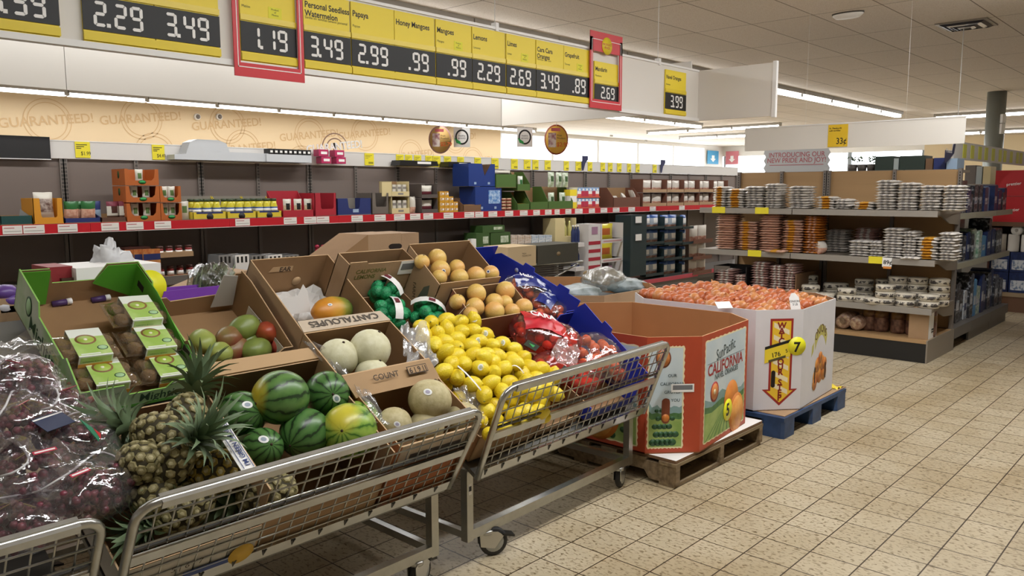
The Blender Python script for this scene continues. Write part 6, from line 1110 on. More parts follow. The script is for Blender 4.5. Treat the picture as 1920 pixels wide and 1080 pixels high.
# ---------------------------------------------------------------- lower shelf goods
ZL = .821; YL = 6.36
def low(nm, lab, cat, u0, v0, u1, v1, m, depth=.2, grp=None, draw=True): return pxbox(nm, lab, cat, u0, v0, u1, v1, YL, depth, m, grp, ZL, draw)
o, w, h = low('display_box', 'dark display box of orange printed packs below the red-edged shelf', 'display box', 234, 464, 284, 500, DKP2); PKO = mat('orange_pack_print', 'b5562c', .4, col2='d89a5a', scale=18)
for i in range(3): put('packet', MB().box(0, 0, 0, .13, .02, h*.95, PKO).box(0, -.001, h*.6, .13, 0, h*.8, NAVB).mesh('pack'), 'orange printed pack with a navy band leaning on the dark box', 'packet', at(236+15*i, 480, y=YL-.06).x, YL-.05-.02*i, ZL, 'orange printed packs')
for r, (v0, v1, lab) in enumerate(((482, 497, 'upper tan tray of small red jars'), (520, 545, 'lower tan tray of small red jars'))):
    o, w, h = pxbox('jar_tray', lab+' below the red-edged shelf', 'display box', 292, v0, 364, v1, YL-.02, .16, KRAFT, zb=(ZL+.19 if r == 0 else ZL)); jm2 = MB().lathe([(0, 0), (.026, 0), (.027, .01), (.027, .06), (.024, .07), (0, .071)], mat('red_jar', '8a2a2a', .3), 14).lathe([(.0275, .018), (.0275, .05)], WHITE, 14).lathe([(.0, .072), (.027, .072), (.027, .088), (0, .088)], DKP2, 14).mesh('jar')
    for i in range(4): put('red_jar', jm2, 'small red jar with white label in the '+lab, 'jar', at(300+18*i, 480, y=YL+.05).x, YL+.05, (ZL+.19 if r == 0 else ZL)+h, 'small jars in the '+lab, part='jar')
for i in range(5):
    u = 410+31*i; o, w, h = low('white_pack', 'black and white pack in the low row behind the papaya box, %s' % ('leftmost', 'second', 'middle', 'fourth', 'rightmost')[i], 'packet', u, 478, u+27, 505, WHITE if i % 2 else C('grey_pack', '8d8c8a')); k = MB()
    for r in range(3): k.box(w*(.1+.3*r), -.001, h*.5, w*(.25+.3*r), 0, h*.9, BLACK).box(w*(.1+.3*r), .02, h, w*(.3+.3*r), .15, h+.001, BLACK)
    k.build('print', o)
tb = MB()
for i in range(4): tb.sph((0, 0, .02+.037*i), (.022, .022, .02), C('crimson_wrap', 'a02440', rough=.3), 10, 7)
tbm = tb.mesh('wrapper')
for i, u in enumerate((597, 608, 619, 630)): p = at(u, 470, y=YL); put('sweet_tube', tbm, 'knobbly crimson tube standing in a row of four, %s' % ('leftmost', 'second from left', 'third from left', 'rightmost')[i], 'packet', p.x, YL+.02, at(u, 489, y=YL).z, part='wrapper')
o = thing('tube_stand', 'low tan box carrying the four crimson tubes', 'box', T(at(588, 490, y=YL).x, YL-.02, ZL)); MB().box(0, 0, 0, .26, .12, at(610, 489, y=YL).z-ZL-.002, KRAFT).build('body', o)
for u0, v0, u1, v1, lab in ((893, 437, 918, 470, 'left dark green case on the lower shelf'), (920, 436, 957, 470, 'right dark green case of leafy bags on the lower shelf'), (905, 423, 946, 436, 'green pack lying on the dark green cases')):
    o, w, h = pxbox('green_case', lab, 'display box', u0, v0, u1, v1, YL, .2, C('forest_case', '3d5a2c'), zb=None if v1 < 440 else ZL); MB().box(w*.5, -.001, h*.4, w*.9, 0, h*.8, C('salad_bag', '9fb08a')).build('print', o)
o, w, h = low('white_can', 'small white can left of the green cases on the lower shelf', 'can', 884, 448, 893, 475, WHITE, .06)
for i in range(6): u = 958+13*i; o, w, h = low('small_pack', 'small printed pack in the row of six on the lower shelf', 'packet', u, 441, u+12, 465, C('tan_print_pack', 'b59a80', col2='d8d0c8', scale=40) if i < 3 else C('blue_white_pack', '8fa5c0', col2='e0e0dc', scale=40), .1, 'row of six small packs')
# cream bottle box, blue bottles, white display racks, teal snack wall at the right of the lower shelf
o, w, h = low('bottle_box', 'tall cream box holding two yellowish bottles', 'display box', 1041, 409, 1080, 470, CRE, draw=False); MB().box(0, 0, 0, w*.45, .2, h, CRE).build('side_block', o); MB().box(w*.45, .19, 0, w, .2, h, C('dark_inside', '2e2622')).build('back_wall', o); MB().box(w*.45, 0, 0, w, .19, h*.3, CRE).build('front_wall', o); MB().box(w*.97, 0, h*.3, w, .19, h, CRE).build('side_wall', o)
bm = MB().lathe([(0, 0), (.028, 0), (.03, .02), (.03, .11), (.012, .15), (.012, .19), (0, .19)], mat('pale_oil', 'c9c27a', .15), 14).mesh('bottle')
for i in range(2): put('bottle', bm, 'yellowish bottle in the tall cream box', 'bottle', at(1041, 440, y=YL).x+w*(.6+.24*i), YL+.06, ZL+h*.3, 'bottles in the cream box', part='bottle')
WR = C('white_rack_card', 'd6d2d0'); STR = C('stripe_red', 'a8283a'); YB_ = pillow(.15, .26, .08, [(.25, C('yellow_bag_base', 'c9b83a')), (1, C('yellow_chip_bag', 'd3c33a', rough=.25))], C('red_bag_lettering', 'b5602c')).mesh('bag'); PB_ = pillow(.15, .2, .08, [(1, C('mauve_chip_bag', 'a8809a', rough=.25))]).mesh('bag')
YR = 6.2
def rack(u0, u1, vs, lab):
    a, b = at(u0, 470, y=YR).x, at(u1, 470, y=YR).x; w = b-a
    for r in range(len(vs)-1):
        z1, z0 = at((u0+u1)/2, vs[r], y=YR).z, at((u0+u1)/2, vs[r+1], y=YR).z; h = z1-z0; o = thing('display_carton', '%s of the %s' % (('top carton', 'second carton', 'bottom carton')[r], lab), 'display box', T(a, YR, z0)); MB().box(0, 0, 0, w, .01, h*.2, WR).box(w*.1, -.001, h*.06, w*.9, 0, h*.13, C('pink_text_print', 'c99a9a')).build('front_wall', o)
        for x in (0, w-.02): MB().box(x, .0, h*.2, x+.02, .24, h-.004, WR).build('side_wall', o)
        MB().box(0, .23, 0, w, .24, h-.004, DKP2).build('back_wall', o)
        put('snack_bag', YB_ if r < 2 else PB_, '%s bag in the %s of the %s' % ('yellow' if r < 2 else 'mauve', ('top carton', 'second carton', 'bottom carton')[r], lab), 'snack bag', a+w*.45, YR+.12, z0+h*.05, s=(w/.2, 1, h*.9/.26))
rack(1127, 1169, (418, 455, 491, 527), 'left white display stack'); rack(1172, 1209, (450, 487, 523), 'right white display stack')
o, w, h = pxbox('striped_stack', 'stack of red and white striped cartons beside the white display stack', 'cartons', 1104, 420, 1125, 527, YR, .22, WR); k = MB()
for i in range(5): k.box(0, -.002, h*(.08+.14*i), w, 0, h*(.14+.14*i), STR)
k.build('stripes', o); MB().box(w*.25, -.002, h*.82, w*.75, 0, h*.95, C('mauve_chip_bag', 'a8809a')).build('top_print', o)
bb = MB().lathe([(0, 0), (.024, 0), (.025, .02), (.025, .14), (.011, .18), (.011, .2), (0, .2)], mat('blue_bottle', '2a3560', .25), 12).lathe([(.0, .2), (.014, .2), (.014, .22), (0, .22)], WHITE, 10).mesh('bottle')
for r, (v1, zz) in enumerate(((455, 1), (500, 1))):
    z0 = at(1092, v1, y=YR).z; o = thing('bottle_tray', '%s white tray of dark blue bottles' % ('upper', 'lower')[r], 'display box', T(at(1080, 470, y=YR).x, YR, z0-.05)); MB().box(0, 0, 0, .17, .2, .05, WR).build('tray', o)
    for i in range(3): put('bottle', bb, 'dark blue bottle in the %s white tray' % ('upper', 'lower')[r], 'bottle', at(1080, 470, y=YR).x+.035+.05*i, YR+.08, z0, 'dark blue bottles', part='bottle')
o = thing('display_pallet', 'grey plinth under the white display stacks', 'plinth', T(at(1078, 520, y=YR).x, YR-.005, 0)); MB().box(0, 0, 0, 1.55, .055, at(1140, 528, y=YR).z-.002, DECK).build('body', o)
# dark teal snack wall
TW = C('dark_teal_card', '1f3236'); CB = [pillow(.16, .2, .08, [(.3, C('rust_food_print', 'a8604a')), (.7, C('silver_bag', 'b5bfca', rough=.25)), (1, C('blue_bag_top', '3a5a96', rough=.3))], C('white_print', 'f4f2ee'), seed=i).mesh('bag') for i in range(3)]; YW = 6.1
rows = ((403, 429), (431, 458), (462, 487), (490, 517))
for r, (v0, v1) in enumerate(rows):
    for c_, (u0, u1) in enumerate(((1212, 1245), (1246, 1279), (1280, 1300))):
        a, b = at(u0, 460, y=YW).x, at(u1, 460, y=YW).x; w = b-a; z1, z0 = at((u0+u1)/2, v0, y=YW).z, at((u0+u1)/2, v1, y=YW).z; h = z1-z0; nm_ = '%s row %s column of the dark teal snack wall' % (('top', 'second', 'third', 'bottom')[r], ('left', 'middle', 'right')[c_]); o = thing('snack_case', 'dark case, '+nm_, 'display box', T(a, YW, z0)); MB().box(0, 0, 0, w, .006, h*.18, TW).build('front_wall', o); MB().box(0, .24, 0, w, .25, h, TW).build('back_wall', o); MB().box(0, .006, 0, .006, .24, h*.9, TW).build('side_wall', o); MB().box(0.006, .006, 0, w, .24, .006, TW).build('bottom', o)
        for q in range(2 if c_ < 2 else 1): put('snack_bag', CB[(r+q+c_) % 3], 'snack bag in the '+nm_, 'snack bag', a+w*(.28+.45*q if c_ < 2 else .5), YW+.1, z0+.01, 'silver and blue snack bags', s=(w*.46/.16 if c_ < 2 else 1, 1, h*.95/.2))
for v in (412, 445): o, w, h = pxbox('side_ticket', 'white ticket on the left side of the teal snack wall, %s' % ('upper' if v < 420 else 'lower'), 'ticket', 1192, v-6, 1203, v+6, YW-.03, .003, WHITE)
o, w, h = pxbox('teal_side_case', 'plain dark teal case side left of the snack wall', 'display box', 1183, 403, 1211, 517, YW-.02, .25, TW)
for r, (v0, v1) in enumerate(((425, 455), (459, 485), (487, 512))):
    a, b = at(1303, 460, y=YW-.05).x, at(1338, 460, y=YW-.05).x; z1, z0 = at(1320, v0, y=YW).z, at(1320, v1, y=YW).z; w, h = b-a, z1-z0; lab = '%s brown case right of the snack wall' % ('top', 'middle', 'bottom')[r]; o = thing('snack_case', lab, 'display box', T(a, YW-.03, z0)); MB().box(0, 0, 0, w, .006, h*.25, SB).build('front_wall', o); MB().box(0, .24, 0, w, .25, h, SB).build('back_wall', o); MB().box(0, .006, 0, w, .24, .006, SB).build('bottom', o)
    for q in range(2): put('snack_bag', wb_, 'pale bag in the '+lab, 'snack bag', a+w*(.28+.45*q), YW+.07, z0+.008, 'pale bags in the brown right cases', s=(w*.45/.12, 1, h*1.05/.17))
o = thing('display_pallet', 'grey plinth under the dark teal snack wall', 'plinth', T(at(1183, 510, y=YW).x, YW-.01, 0)); MB().box(0, 0, 0, 1.75, .15, at(1260, 517, y=YW).z-.002, DECK).box(0, -.01, at(1260, 517, y=YW).z-.06, 1.75, 0, at(1260, 517, y=YW).z-.004, MATS['pink_red_edge']).build('body', o)
# ================================================================ bread shelves
BX, BB = 7.43, 8.27; OAK = mat('oak_panel', 'b08d62', .55, var=.04, scale=3, stretch=(1, .3, 4)); BSH = mat('taupe_shelf', '8b8174', .5); BST = mat('grey_shelf_strip', 'a09a91', .4, .2); BLK = mat('black_kick', '1b1a19', .5); BTOP = 1.68
SHZ = [(1.315, 'top'), (.895, 'middle'), (.475, 'low')]
for n_, (ya, yb, lab) in enumerate(((1.985, 3.215, 'right bread shelf unit with oak coloured back, ending at the aisle'), (3.225, 4.2, 'left bread shelf unit with oak coloured back'))):
    o = thing('bread_shelf_unit', lab, 'shelf unit', T(BX, ya, 0)); L_ = yb-ya; D_ = BB-BX
    for a, b in (((.03, .58), (.60, L_-.03)) if n_ == 0 else ((.03, .47), (.49, L_-.03))): MB().box(D_-.02, a, .2, D_, b, BTOP, OAK).build('back_panel', o)
    for q in ((0, .57, L_-.03) if n_ == 0 else (0, .46, L_-.03)):
        k = MB().box(D_-.05, q, 0, D_+.0, q+.03, BTOP+.01, PERF)
        for s in range(12): k.box(D_-.0515, q+.01, 1.36+s*.026, D_-.05, q+.018, 1.376+s*.026, BLACK)
        k.build('upright', o)
    for z, nm_ in SHZ:
        s_ = MB().prism([(0, -.03 if n_ == 0 else 0), (D_-.05, .0), (D_-.05, L_), (0, L_)], z-.03, z, BSH).build('shelf', o); MB().box(-.012, -.03 if n_ == 0 else 0, z-.05, 0, L_, z+.004, BST).build('shelf_edge', s_)
        if n_ == 0: MB().prism([(.02, z-.03), (D_-.05, z-.03), (D_-.05, z-.14), (.5, z-.12), (.25, z-.05)], 0, .012, BSH, T(0, .012, 0) @ R(pi/2, 'X')).build('bracket', s_)
    MB().box(0, 0, .17, D_-.05, L_, .2, OAK).build('base_deck', o); MB().box(0.005, 0, 0, .02, L_, .17, BLK).build('kick_plate', o)
    if n_ == 0: MB().box(0, -.012, 0, D_, 0, .2, BSH).build('end_skirt', o)
    for u0, u1, z, wh in (((1629, 1655, .895, 1), (1504, 1527, .475, 0)) if n_ == 0 else ((1333, 1357, 1.315, 0), (1413, 1438, 1.315, 0), (1402, 1427, .895, 0))):
        a, b = at(u1, 480, x=BX-.013).y-ya, at(u0, 480, x=BX-.013).y-ya; k = MB().box(-.016, a, z-.05, -.0125, b, z+.012, TAGY)
        if wh: k.box(-.017, a-.08, z-.075, -.0135, a, z+.008, WHITE).text('89¢', .05, BLACK, frame((-.0178, a-.01, z-.05), (0, -1, 0), (0, 0, 1)), bold=.02).box(-.0175, a-.078, z-.09, -.014, a-.01, z-.07, C('orange_strip2', 'd98a3c'))
        k.build('price_tag', o)
def flatbag(cols, seed):
    k = MB(); n = 7; v = []; f = []; ms = []; r = random.Random(seed)
    for s in (-1, 1):
        for j in range(n+1):
            for i in range(n+1):
                a, b = i/n-.5, j/n-.5; e = max(0, 1-(2*abs(a))**4)*max(0, 1-(2*abs(b))**4)
                v.append((b*.22, a*.165, .012+s*.0128*e**.3+.006*nz((a*5+seed, b*5, seed), 1.2)+(.004*sin(a*22+seed) if abs(a) > .4 else 0)))
    for s in range(2):
        o = s*(n+1)**2
        for j in range(n):
            for i in range(n):
                q = [o+j*(n+1)+i, o+j*(n+1)+i+1, o+(j+1)*(n+1)+i+1, o+(j+1)*(n+1)+i]; f.append(q if s else q[::-1]); c = cols[0]
                if j < 2 and i in (2, 4) and len(cols) > 1: c = cols[1]
                if len(cols) > 2 and i in cols[3]: c = cols[2]
                ms.append(c)
    k.add(v, f, ms, None, True); return k.mesh('bag')
BW1, BGR, BPK, BYL, BOR = C('white_bread_bag', 'e2dcd4', rough=.35, var=.06, scale=40), C('grey_bag_print', 'b0aaa6'), C('pink_bread_bag', 'd3aa94', rough=.3, var=.06, scale=30), C('amber_bag_label', 'd59a34'), C('orange_tortilla_bag', 'b5702c', rough=.3)
FB = {'w': [flatbag((BW1, BGR), s) for s in (1, 2)], 'y': [flatbag((BW1, BGR, BYL, (2, 3, 4)), s) for s in (3, 4)], 'p': [flatbag((BPK,), s) for s in (5, 6)], 'py': [flatbag((BPK, BPK, BYL, (3, 4)), s) for s in (7, 8)], 'o': [flatbag((BOR, BPK), s) for s in (9, 10)], 'pw': [flatbag((C('rosy_bag', 'b59088', rough=.3), BW1), s) for s in (11, 12)]}
DESC = {'w': 'white printed bread bag', 'y': 'amber labelled bread bag', 'p': 'pinkish bread bag', 'py': 'pinkish bread bag with amber label', 'o': 'orange bread bag', 'pw': 'rosy bread bag'}
def stack(u0, u1, vt, z, kind, where, dx=.14, t=.024, n=None):
    x = BX+dx; u = (u0+u1)/2; yc = at(u, 400, x=x-.1).y; wd = abs(at(u0, 400, x=x).y-at(u1, 400, x=x).y); n = n or max(1, round((at(u, vt, x=x-.1).z-z)/t)); r = random.Random(int(u))
    for i in range(n):
        o = thing('bread_bag', DESC[kind]+' '+where, 'bread bag', T(x+r.uniform(-.008, .008), yc+r.uniform(-.006, .006), z+.001+t*i) @ R(r.uniform(-.06, .06), 'Z') @ S(1, min(1.25, max(.7, wd/.165)), t/.024), 'bread bags '+where); obj('bag', FB[kind][i % 2], o)
zt_, zm, zl = SHZ[0][0], SHZ[1][0], SHZ[2][0]
for a in [(1336, 1358, 349, zt_, 'y', 'in the first stack at the left of the top shelf'), (1360, 1392, 356, zt_, 'y', 'in the second stack from the left of the top shelf'), (1394, 1429, 349, zt_, 'w', 'in the third stack from the left of the top shelf'), (1431, 1460, 347, zt_, 'w', 'in the fourth stack from the left of the top shelf'), (1463, 1526, 349, zt_, 'w', 'in the wide fifth stack of the top shelf'), (1530, 1562, 370, zt_, 'y', 'in the low pile left of the gap on the top shelf'), (1562, 1592, 374, zt_, 'w', 'in the flat pile in the gap of the top shelf'), (1598, 1636, 380, zt_, 'y', 'lying nearly flat on the top shelf'),
          (1639, 1677, 337, zt_, 'w', 'in the tallest stack of the top shelf'), (1679, 1718, 341, zt_, 'w', 'in the stack right of the tallest one, top shelf'), (1721, 1762, 346, zt_, 'w', 'in the last but one stack of the top shelf'), (1764, 1803, 348, zt_, 'w', 'in the stack at the right end of the top shelf')]: stack(*a)
for a in [(1341, 1381, 402, zm, 'p', 'in the tall stack at the left of the middle shelf'), (1383, 1420, 416, zm, 'py', 'in the second stack of the middle shelf'), (1422, 1464, 400, zm, 'p', 'in the tallest pinkish stack of the middle shelf'), (1467, 1506, 413, zm, 'py', 'in the fourth stack of the middle shelf'), (1508, 1538, 406, zm, 'o', 'in the stack right of the pinkish ones, middle shelf'),
          (1545, 1592, 432, zm, 'w', 'in the shaded stack behind the gap, middle shelf', .5), (1596, 1650, 430, zm, 'pw', 'in the shaded back stack of the middle shelf', .5), (1594, 1632, 452, zm, 'w', 'in the low front stack of the middle shelf'), (1634, 1655, 455, zm, 'w', 'in the narrow low stack of the middle shelf'), (1657, 1695, 429, zm, 'w', 'in the tall stack right of the middle, middle shelf'), (1697, 1718, 436, zm, 'w', 'in the narrow tall stack of the middle shelf'), (1721, 1762, 448, zm, 'y', 'in the last but one stack of the middle shelf'), (1764, 1796, 434, zm, 'w', 'in the stack at the right end of the middle shelf')]: stack(*a)
stack(1692, 1729, 470, zm, 'w', 'lying alone at the front edge of the middle shelf', .06, n=1); stack(1428, 1480, 470, zm, 'py', 'lying in front of the tallest pinkish stack', .03, n=1)
o = put('bread_bag', pillow(.14, .12, .12, [(.55, C('rust_food_print', 'a8604a')), (1, C('pale_snack_bag', 'cfc8be'))]).mesh('bag'), 'twisted clear bag of rolls at the centre of the middle shelf', 'bread bag', BX+.1, at(1539, 460, x=BX+.1).y, zm+.001, part='bag')
for a in [(1345, 1378, 505, zl, 'pw', 'in the low left pile of the low shelf'), (1382, 1398, 515, zl, 'pw', 'in the narrow low pile of the low shelf'), (1412, 1444, 490, zl, 'pw', 'in the left rosy stack of the low shelf'), (1446, 1475, 500, zl, 'pw', 'in the middle rosy stack of the low shelf'), (1477, 1493, 495, zl, 'pw', 'in the right rosy stack of the low shelf')]: stack(*a)
MB().box(0, 0, 0, 0.001, .001, .001, BSH) 
o = thing('shelf_divider', 'brown divider board between rosy bags and round packs on the low shelf', 'divider', T(BX+.03, at(1493, 530, x=BX+.03).y, zl)); MB().box(0, 0, 0, .6, .012, .22, C('brown_card', '7a5c42')).build('board', o)
o = thing('card_tray', 'dark display carton hanging open at the left of the low shelf', 'display box', T(BX+.05, at(1400, 500, x=BX+.05).y, zl)); y_ = at(1340, 500, x=BX+.05).y-at(1400, 500, x=BX+.05).y; MB().box(0, 0, 0, .3, .008, .25, BLK).build('side_wall', o); MB().box(0, y_, 0, .3, y_+.008, .25, BLK).build('side_wall', o); MB().box(.29, 0.008, 0, .3, y_, .25, BLK).build('back_wall', o); MB().prism([(0, .25), (y_*.5, .25), (y_*.35, .2), (0, .17)], 0, .004, C('grey_card2', '6f675f'), frame((-.001, y_, 0), (0, -1, 0), (0, 0, 1))).build('torn_front', o)
# round packs
rp = MB().lathe([(0, 0), (.06, 0), (.066, .008), (.066, .042), (.06, .05), (0, .05)], C('cream_round_pack', 'cfc6b4', rough=.3, var=.08, scale=40), 18).mesh('pack'); rl = MB().lathe([(.0665, .012), (.0665, .038)], C('dark_round_print', '4a4440', col2='cfc6b4', scale=35, lo=.48, hi=.54), 18).mesh('label')
for u, v, nn, dx, lab in [(1520, 537, 2, .1, 'at the left of the low shelf'), (1518, 500, 3, .4, 'in the shaded back left stack'), (1552, 540, 1, .1, 'second from the left, single'), (1588, 545, 2, .08, 'stack of two left of centre'), (1562, 515, 2, .4, 'in the shaded stack behind centre'), (1618, 540, 1, .1, 'single at the centre'), (1622, 505, 3, .4, 'in the shaded stack right of centre'), (1660, 552, 3, .07, 'front stack of three'), (1684, 525, 4, .25, 'tall stack behind the front three'), (1698, 556, 2, .08, 'front stack of two near the right'), (1722, 520, 4, .28, 'tall stack near the right end'), (1742, 560, 2, .1, 'front stack at the right end'), (1762, 530, 4, .3, 'tall stack at the right end'), (1640, 556, 1, .05, 'single near the front edge'), (1575, 520, 2, .45, 'in the deep shade left of centre'), (1700, 512, 3, .5, 'in the back row right of centre'), (1660, 515, 3, .5, 'in the back row behind the front three')]:
    y_ = at(u, v, x=BX+dx).y
    for i in range(nn): o = thing('round_pack', 'round pack of flatbreads, '+lab, 'bread pack', T(BX+dx, y_, zl+.001+.061*i) @ R(i*1.3+u, 'Z') @ S(1.28, 1.28, 1.18), 'round packs '+lab); obj('pack', rp, o); obj('label', rl, o)
# loaves on the base
lf = MB().lathe([(0, 0), (.05, .0), (.066, .02), (.068, .2), (.06, .25), (.02, .28), (0, .28)], C('loaf_bag', '7d5a48', rough=.3, col2='c0a490', scale=20), 18).mesh('loaf'); le = MB().lathe([(0, -.001), (.045, -.001), (.06, .012)], C('loaf_end_print', 'cdb592', rough=.3, col2='8a5f4a', scale=26), 18).mesh('end')
for u, v, lab in ((1577, 630, 'lowest bread loaf bag at the left, end on'), (1583, 600, 'bread loaf bag upper left, end on'), (1603, 630, 'biggest bread loaf bag lying end on at the front')):
    y_ = at(u, v, x=BX+.1).y; z_ = at(u, v, x=BX+.1).z; o = thing('loaf', lab+' of the base shelf', 'loaf', T(BX+.1, y_, max(.27, z_)) @ R(pi/2, 'Y')); obj('loaf', lf, o); obj('end', le, o)
dk = MB().lathe([(0, 0), (.06, 0), (.066, .02), (.066, .24), (.05, .28), (0, .3)], C('dark_loaf_bag', '4a2e28', rough=.3, col2='8a6450', scale=24), 16).mesh('loaf'); dl = MB().lathe([(.0668, .13), (.0668, .19)], C('ochre_loaf_label', '8f6a34', rough=.4, col2='4a2e28', scale=14), 16).mesh('label')
for i, u in enumerate((1630, 1652, 1684, 1712, 1740)): y_ = at(u, 620, x=BX+.25).y; o = thing('loaf', 'dark bagged loaf standing upright on the base shelf, %s' % ('leftmost', 'second from left', 'in the middle of the row', 'second from the carton', 'beside the carton')[i], 'loaf', T(BX+.25, y_, .201)); obj('loaf', dk, o); obj('label', dl, o)
y0_ = at(1765, 620, x=BX+.12).y; o = thing('open_carton', 'open cardboard carton at the right end of the base shelf', 'carton', T(BX+.06, 1.99, .201)); MB().box(0, 0, 0, .008, .16, .28, KRAFT).build('front_wall', o); MB().box(.25, 0, 0, .258, .16, .28, KRAFT).build('back_wall', o); MB().box(.008, .155, 0, .25, .16, .28, KRAFT).build('side_wall', o); MB().box(.008, 0, 0, .25, .006, .28, WHITE).build('side_wall', o)
F = frame((.04, -.001, .05), (1, 0, 0), (0, 0, 1)); MB().box(.05, .02, 0, .15, .035, .001, BLACK, F).box(.05, .0, 0, .18, .012, .001, BLACK, F).build('print', o)
# hanging sign over the bread
HX = 7.2; ya, yb = at(1810, 240, x=HX).y, at(1397, 250, x=HX).y; z0, z1 = 1.862, 2.07; o = thing('hanging_sign', 'long plain white hanging sign above the bread shelves with a 33 cent tag', 'sign', T(HX, ya, z0)); MB().box(0, 0, 0, .012, yb-ya, z1-z0, BOARD).build('board', o); MB().box(-.004, 0, z1-z0, .016, yb-ya, z1-z0+.01, RAIL).build('rail', o)
a, b = at(1590, 250, x=HX).y-ya, at(1553, 250, x=HX).y-ya; k = MB().box(-.004, a, .01, -.0005, b, z1-z0-.005, mat('amber_price_tag', 'e8c02a', .45)); F = frame((-.0045, b, .0), (0, -1, 0), (0, 0, 1)); k.text('33¢', .075, BLACK, F @ T((b-a)*.42, .035, 0), bold=.01, sx=.85).text('St. Pittsburgh\nsoft tortillas', .02, BLACK, F @ T(.01, .165, 0), bold=.02); k.build('price_tag', o)
for y_ in (.45, 1.3): MB().tube([(.006, y_, z1-z0), (.006, y_, ZC-z0)], .001, RAIL, 5).build('hanging_wire', o)
# banner and clutter behind the bread shelves
p, q = at(1555, 300, x=8.7), at(1434, 300, x=8.7); zb, zt2 = 1.69, at(1500, 279, x=8.7).z; w = q.y-p.y; o = thing('banner', 'grey banner reading INTRODUCING OUR NEW PRIDE AND JOY with teal edge', 'banner', T(8.7, p.y, zb)); pl = [(0, 0), (w, 0)]+[(w+.012*(-1)**i, .04+(zt2-zb-.05)*i/5) for i in range(6)]+[(w, zt2-zb), (0, zt2-zb)]+[(-.012*(-1)**i, zt2-zb-.04-(zt2-zb-.05)*i/5) for i in range(6)]
F = frame((0, w, 0), (0, -1, 0), (0, 0, 1)); MB().prism(pl, .0, .004, C('grey_banner', 'c3c4c4'), F).box(.02, -.012, -.004, w, .03, .002, C('teal_banner_edge', '1f5560'), F).build('sheet', o); RB_ = C('rose_lettering', 'b5656a')
MB().text('INTRODUCING OUR', .075, RB_, F @ T(w/2, (zt2-zb)*.66, .0055), 'CENTER', .012, .9).text('NEW PRIDE AND JOY!', .075, RB_, F @ T(w/2, (zt2-zb)*.42, .0055), 'CENTER', .012, .9).box(.06, (zt2-zb)*.3, .005, w-.06, (zt2-zb)*.33, .0055, RB_, F).build('lettering', o)
def xbox(nm, lab, cat, u0, v0, u1, v1, x, depth, m, grp=None, zb=None):
    a, b = at(u1, v1, x=x), at(u0, v1, x=x); z1 = at((u0+u1)/2, v0, x=x).z; z0 = at((u0+u1)/2, v1, x=x).z if zb is None else zb
    o = thing(nm, lab, cat, T(x, a.y, z0), grp); MB().box(0, 0, 0, depth, b.y-a.y, z1-z0, m).build('body', o); return o, b.y-a.y, z1-z0
tp = thing('back_counter', 'grey counter top behind the oak bread shelves', 'counter', T(BB+.03, 2.52, 0)); MB().box(0, 0, 1.66, .6, 1.67, 1.685, BSH).build('deck', tp); MB().box(.0, .0, 0, .02, 1.67, 1.66, BSH).build('panel', tp)
DG = C('dark_green_bin', '2f3d36'); xt = BB+.25; zx = 1.686
for u0, v0, u1, lab, m in ((1640, 293, 1674, 'left dark green storage box behind the bread shelves', DG), (1686, 292, 1733, 'right dark green storage box behind the bread shelves', DG), (1675, 297, 1684, 'pale grey bottle between the dark green boxes', C('pale_grey', 'a9b2b0')), (1735, 297, 1748, 'brown and blue curved carton right of the green boxes', C('brown_card', '7a5c42')), (1750, 296, 1772, 'dark blue carton behind the bread shelves', NAVB), (1774, 297, 1794, 'pale blue carton at the right end behind the bread shelves', C('pale_blue_print', '9fb6cf'))): xbox('storage_box', lab, 'box', u0, v0, u1, 318, xt, .25, m, zb=zx)
LFG = C('plant_leaf', '4a6344', col2='6f8560', scale=30)
for i, (u, s) in enumerate(((1592, 1.), (1610, 1.1), (1628, .9))):
    y_ = at(u, 310, x=xt).y; o = thing('potted_plant', 'small leafy plant in a dark pot behind the bread shelves, %s' % ('left', 'middle', 'right')[i], 'plant', T(xt+.1, y_, zx), None); MB().lathe([(0, 0), (.04, 0), (.05, .07), (0, .07)], C('dark_pot', '5a534e'), 14).build('pot', o); k = MB(); r = random.Random(i)
    for j in range(26): a, t_ = r.uniform(0, 6.3), r.uniform(.2, 1.2); d_ = Vector((cos(a)*sin(t_), sin(a)*sin(t_), cos(t_)))*r.uniform(.04, .1)*s; k.add([(0, -.012, 0), (.025, 0, .004), (0, .012, 0), (-.025, 0, .004)], [(0, 1, 2, 3)], LFG, T(d_.x, d_.y, .07+d_.z) @ R(a, 'Z') @ R(r.uniform(-.8, .8), 'Y'))
    k.build('leaves', o)
# ---------------------------------------------------------------- household goods aisle at the right
GY = 1.975; GD = .5; NV2 = C('navy_goods', '23305a', rough=.35, var=.3, scale=20); BK2 = C('black_goods', '2a2a2e', rough=.35, col2='8d9096', scale=26, lo=.5, hi=.62); WT2 = C('white_goods', 'c9ccd0', rough=.35, col2='6f7f9a', scale=26, lo=.5, hi=.62); SK2 = C('sky_goods', '4f8ec0', rough=.35); GN2 = C('green_goods', '5d8a6a', rough=.35, col2='d3d6d0', scale=30)
for n_, (xa, xb) in enumerate(((8.9, 9.72), (9.725, 10.52))):
    o = thing('household_shelf_unit', ('near', 'far')[n_]+' grey shelf unit of household goods facing the right aisle', 'shelf unit', T(xa, GY, 0)); L_ = xb-xa
    if n_ == 0: L_ += 0
    MB().box(0, GD, 0, L_, GD+.02, 1.6, STEELW).build('back_panel', o); MB().box(0, 0, .1, L_, GD, .2, DECK).build('base_deck', o); MB().box(0, .02, 0, L_, .04, .1, DECK).build('kick_plate', o)
    for z in (.80, 1.27): s_ = MB().box(0, .04, z-.03, L_, GD, z, STEELW).build('shelf', o); MB().box(0, .025, z-.05, L_, .04, z+.005, C('pale_edge_strip', 'a9a795')).build('shelf_edge', s_)
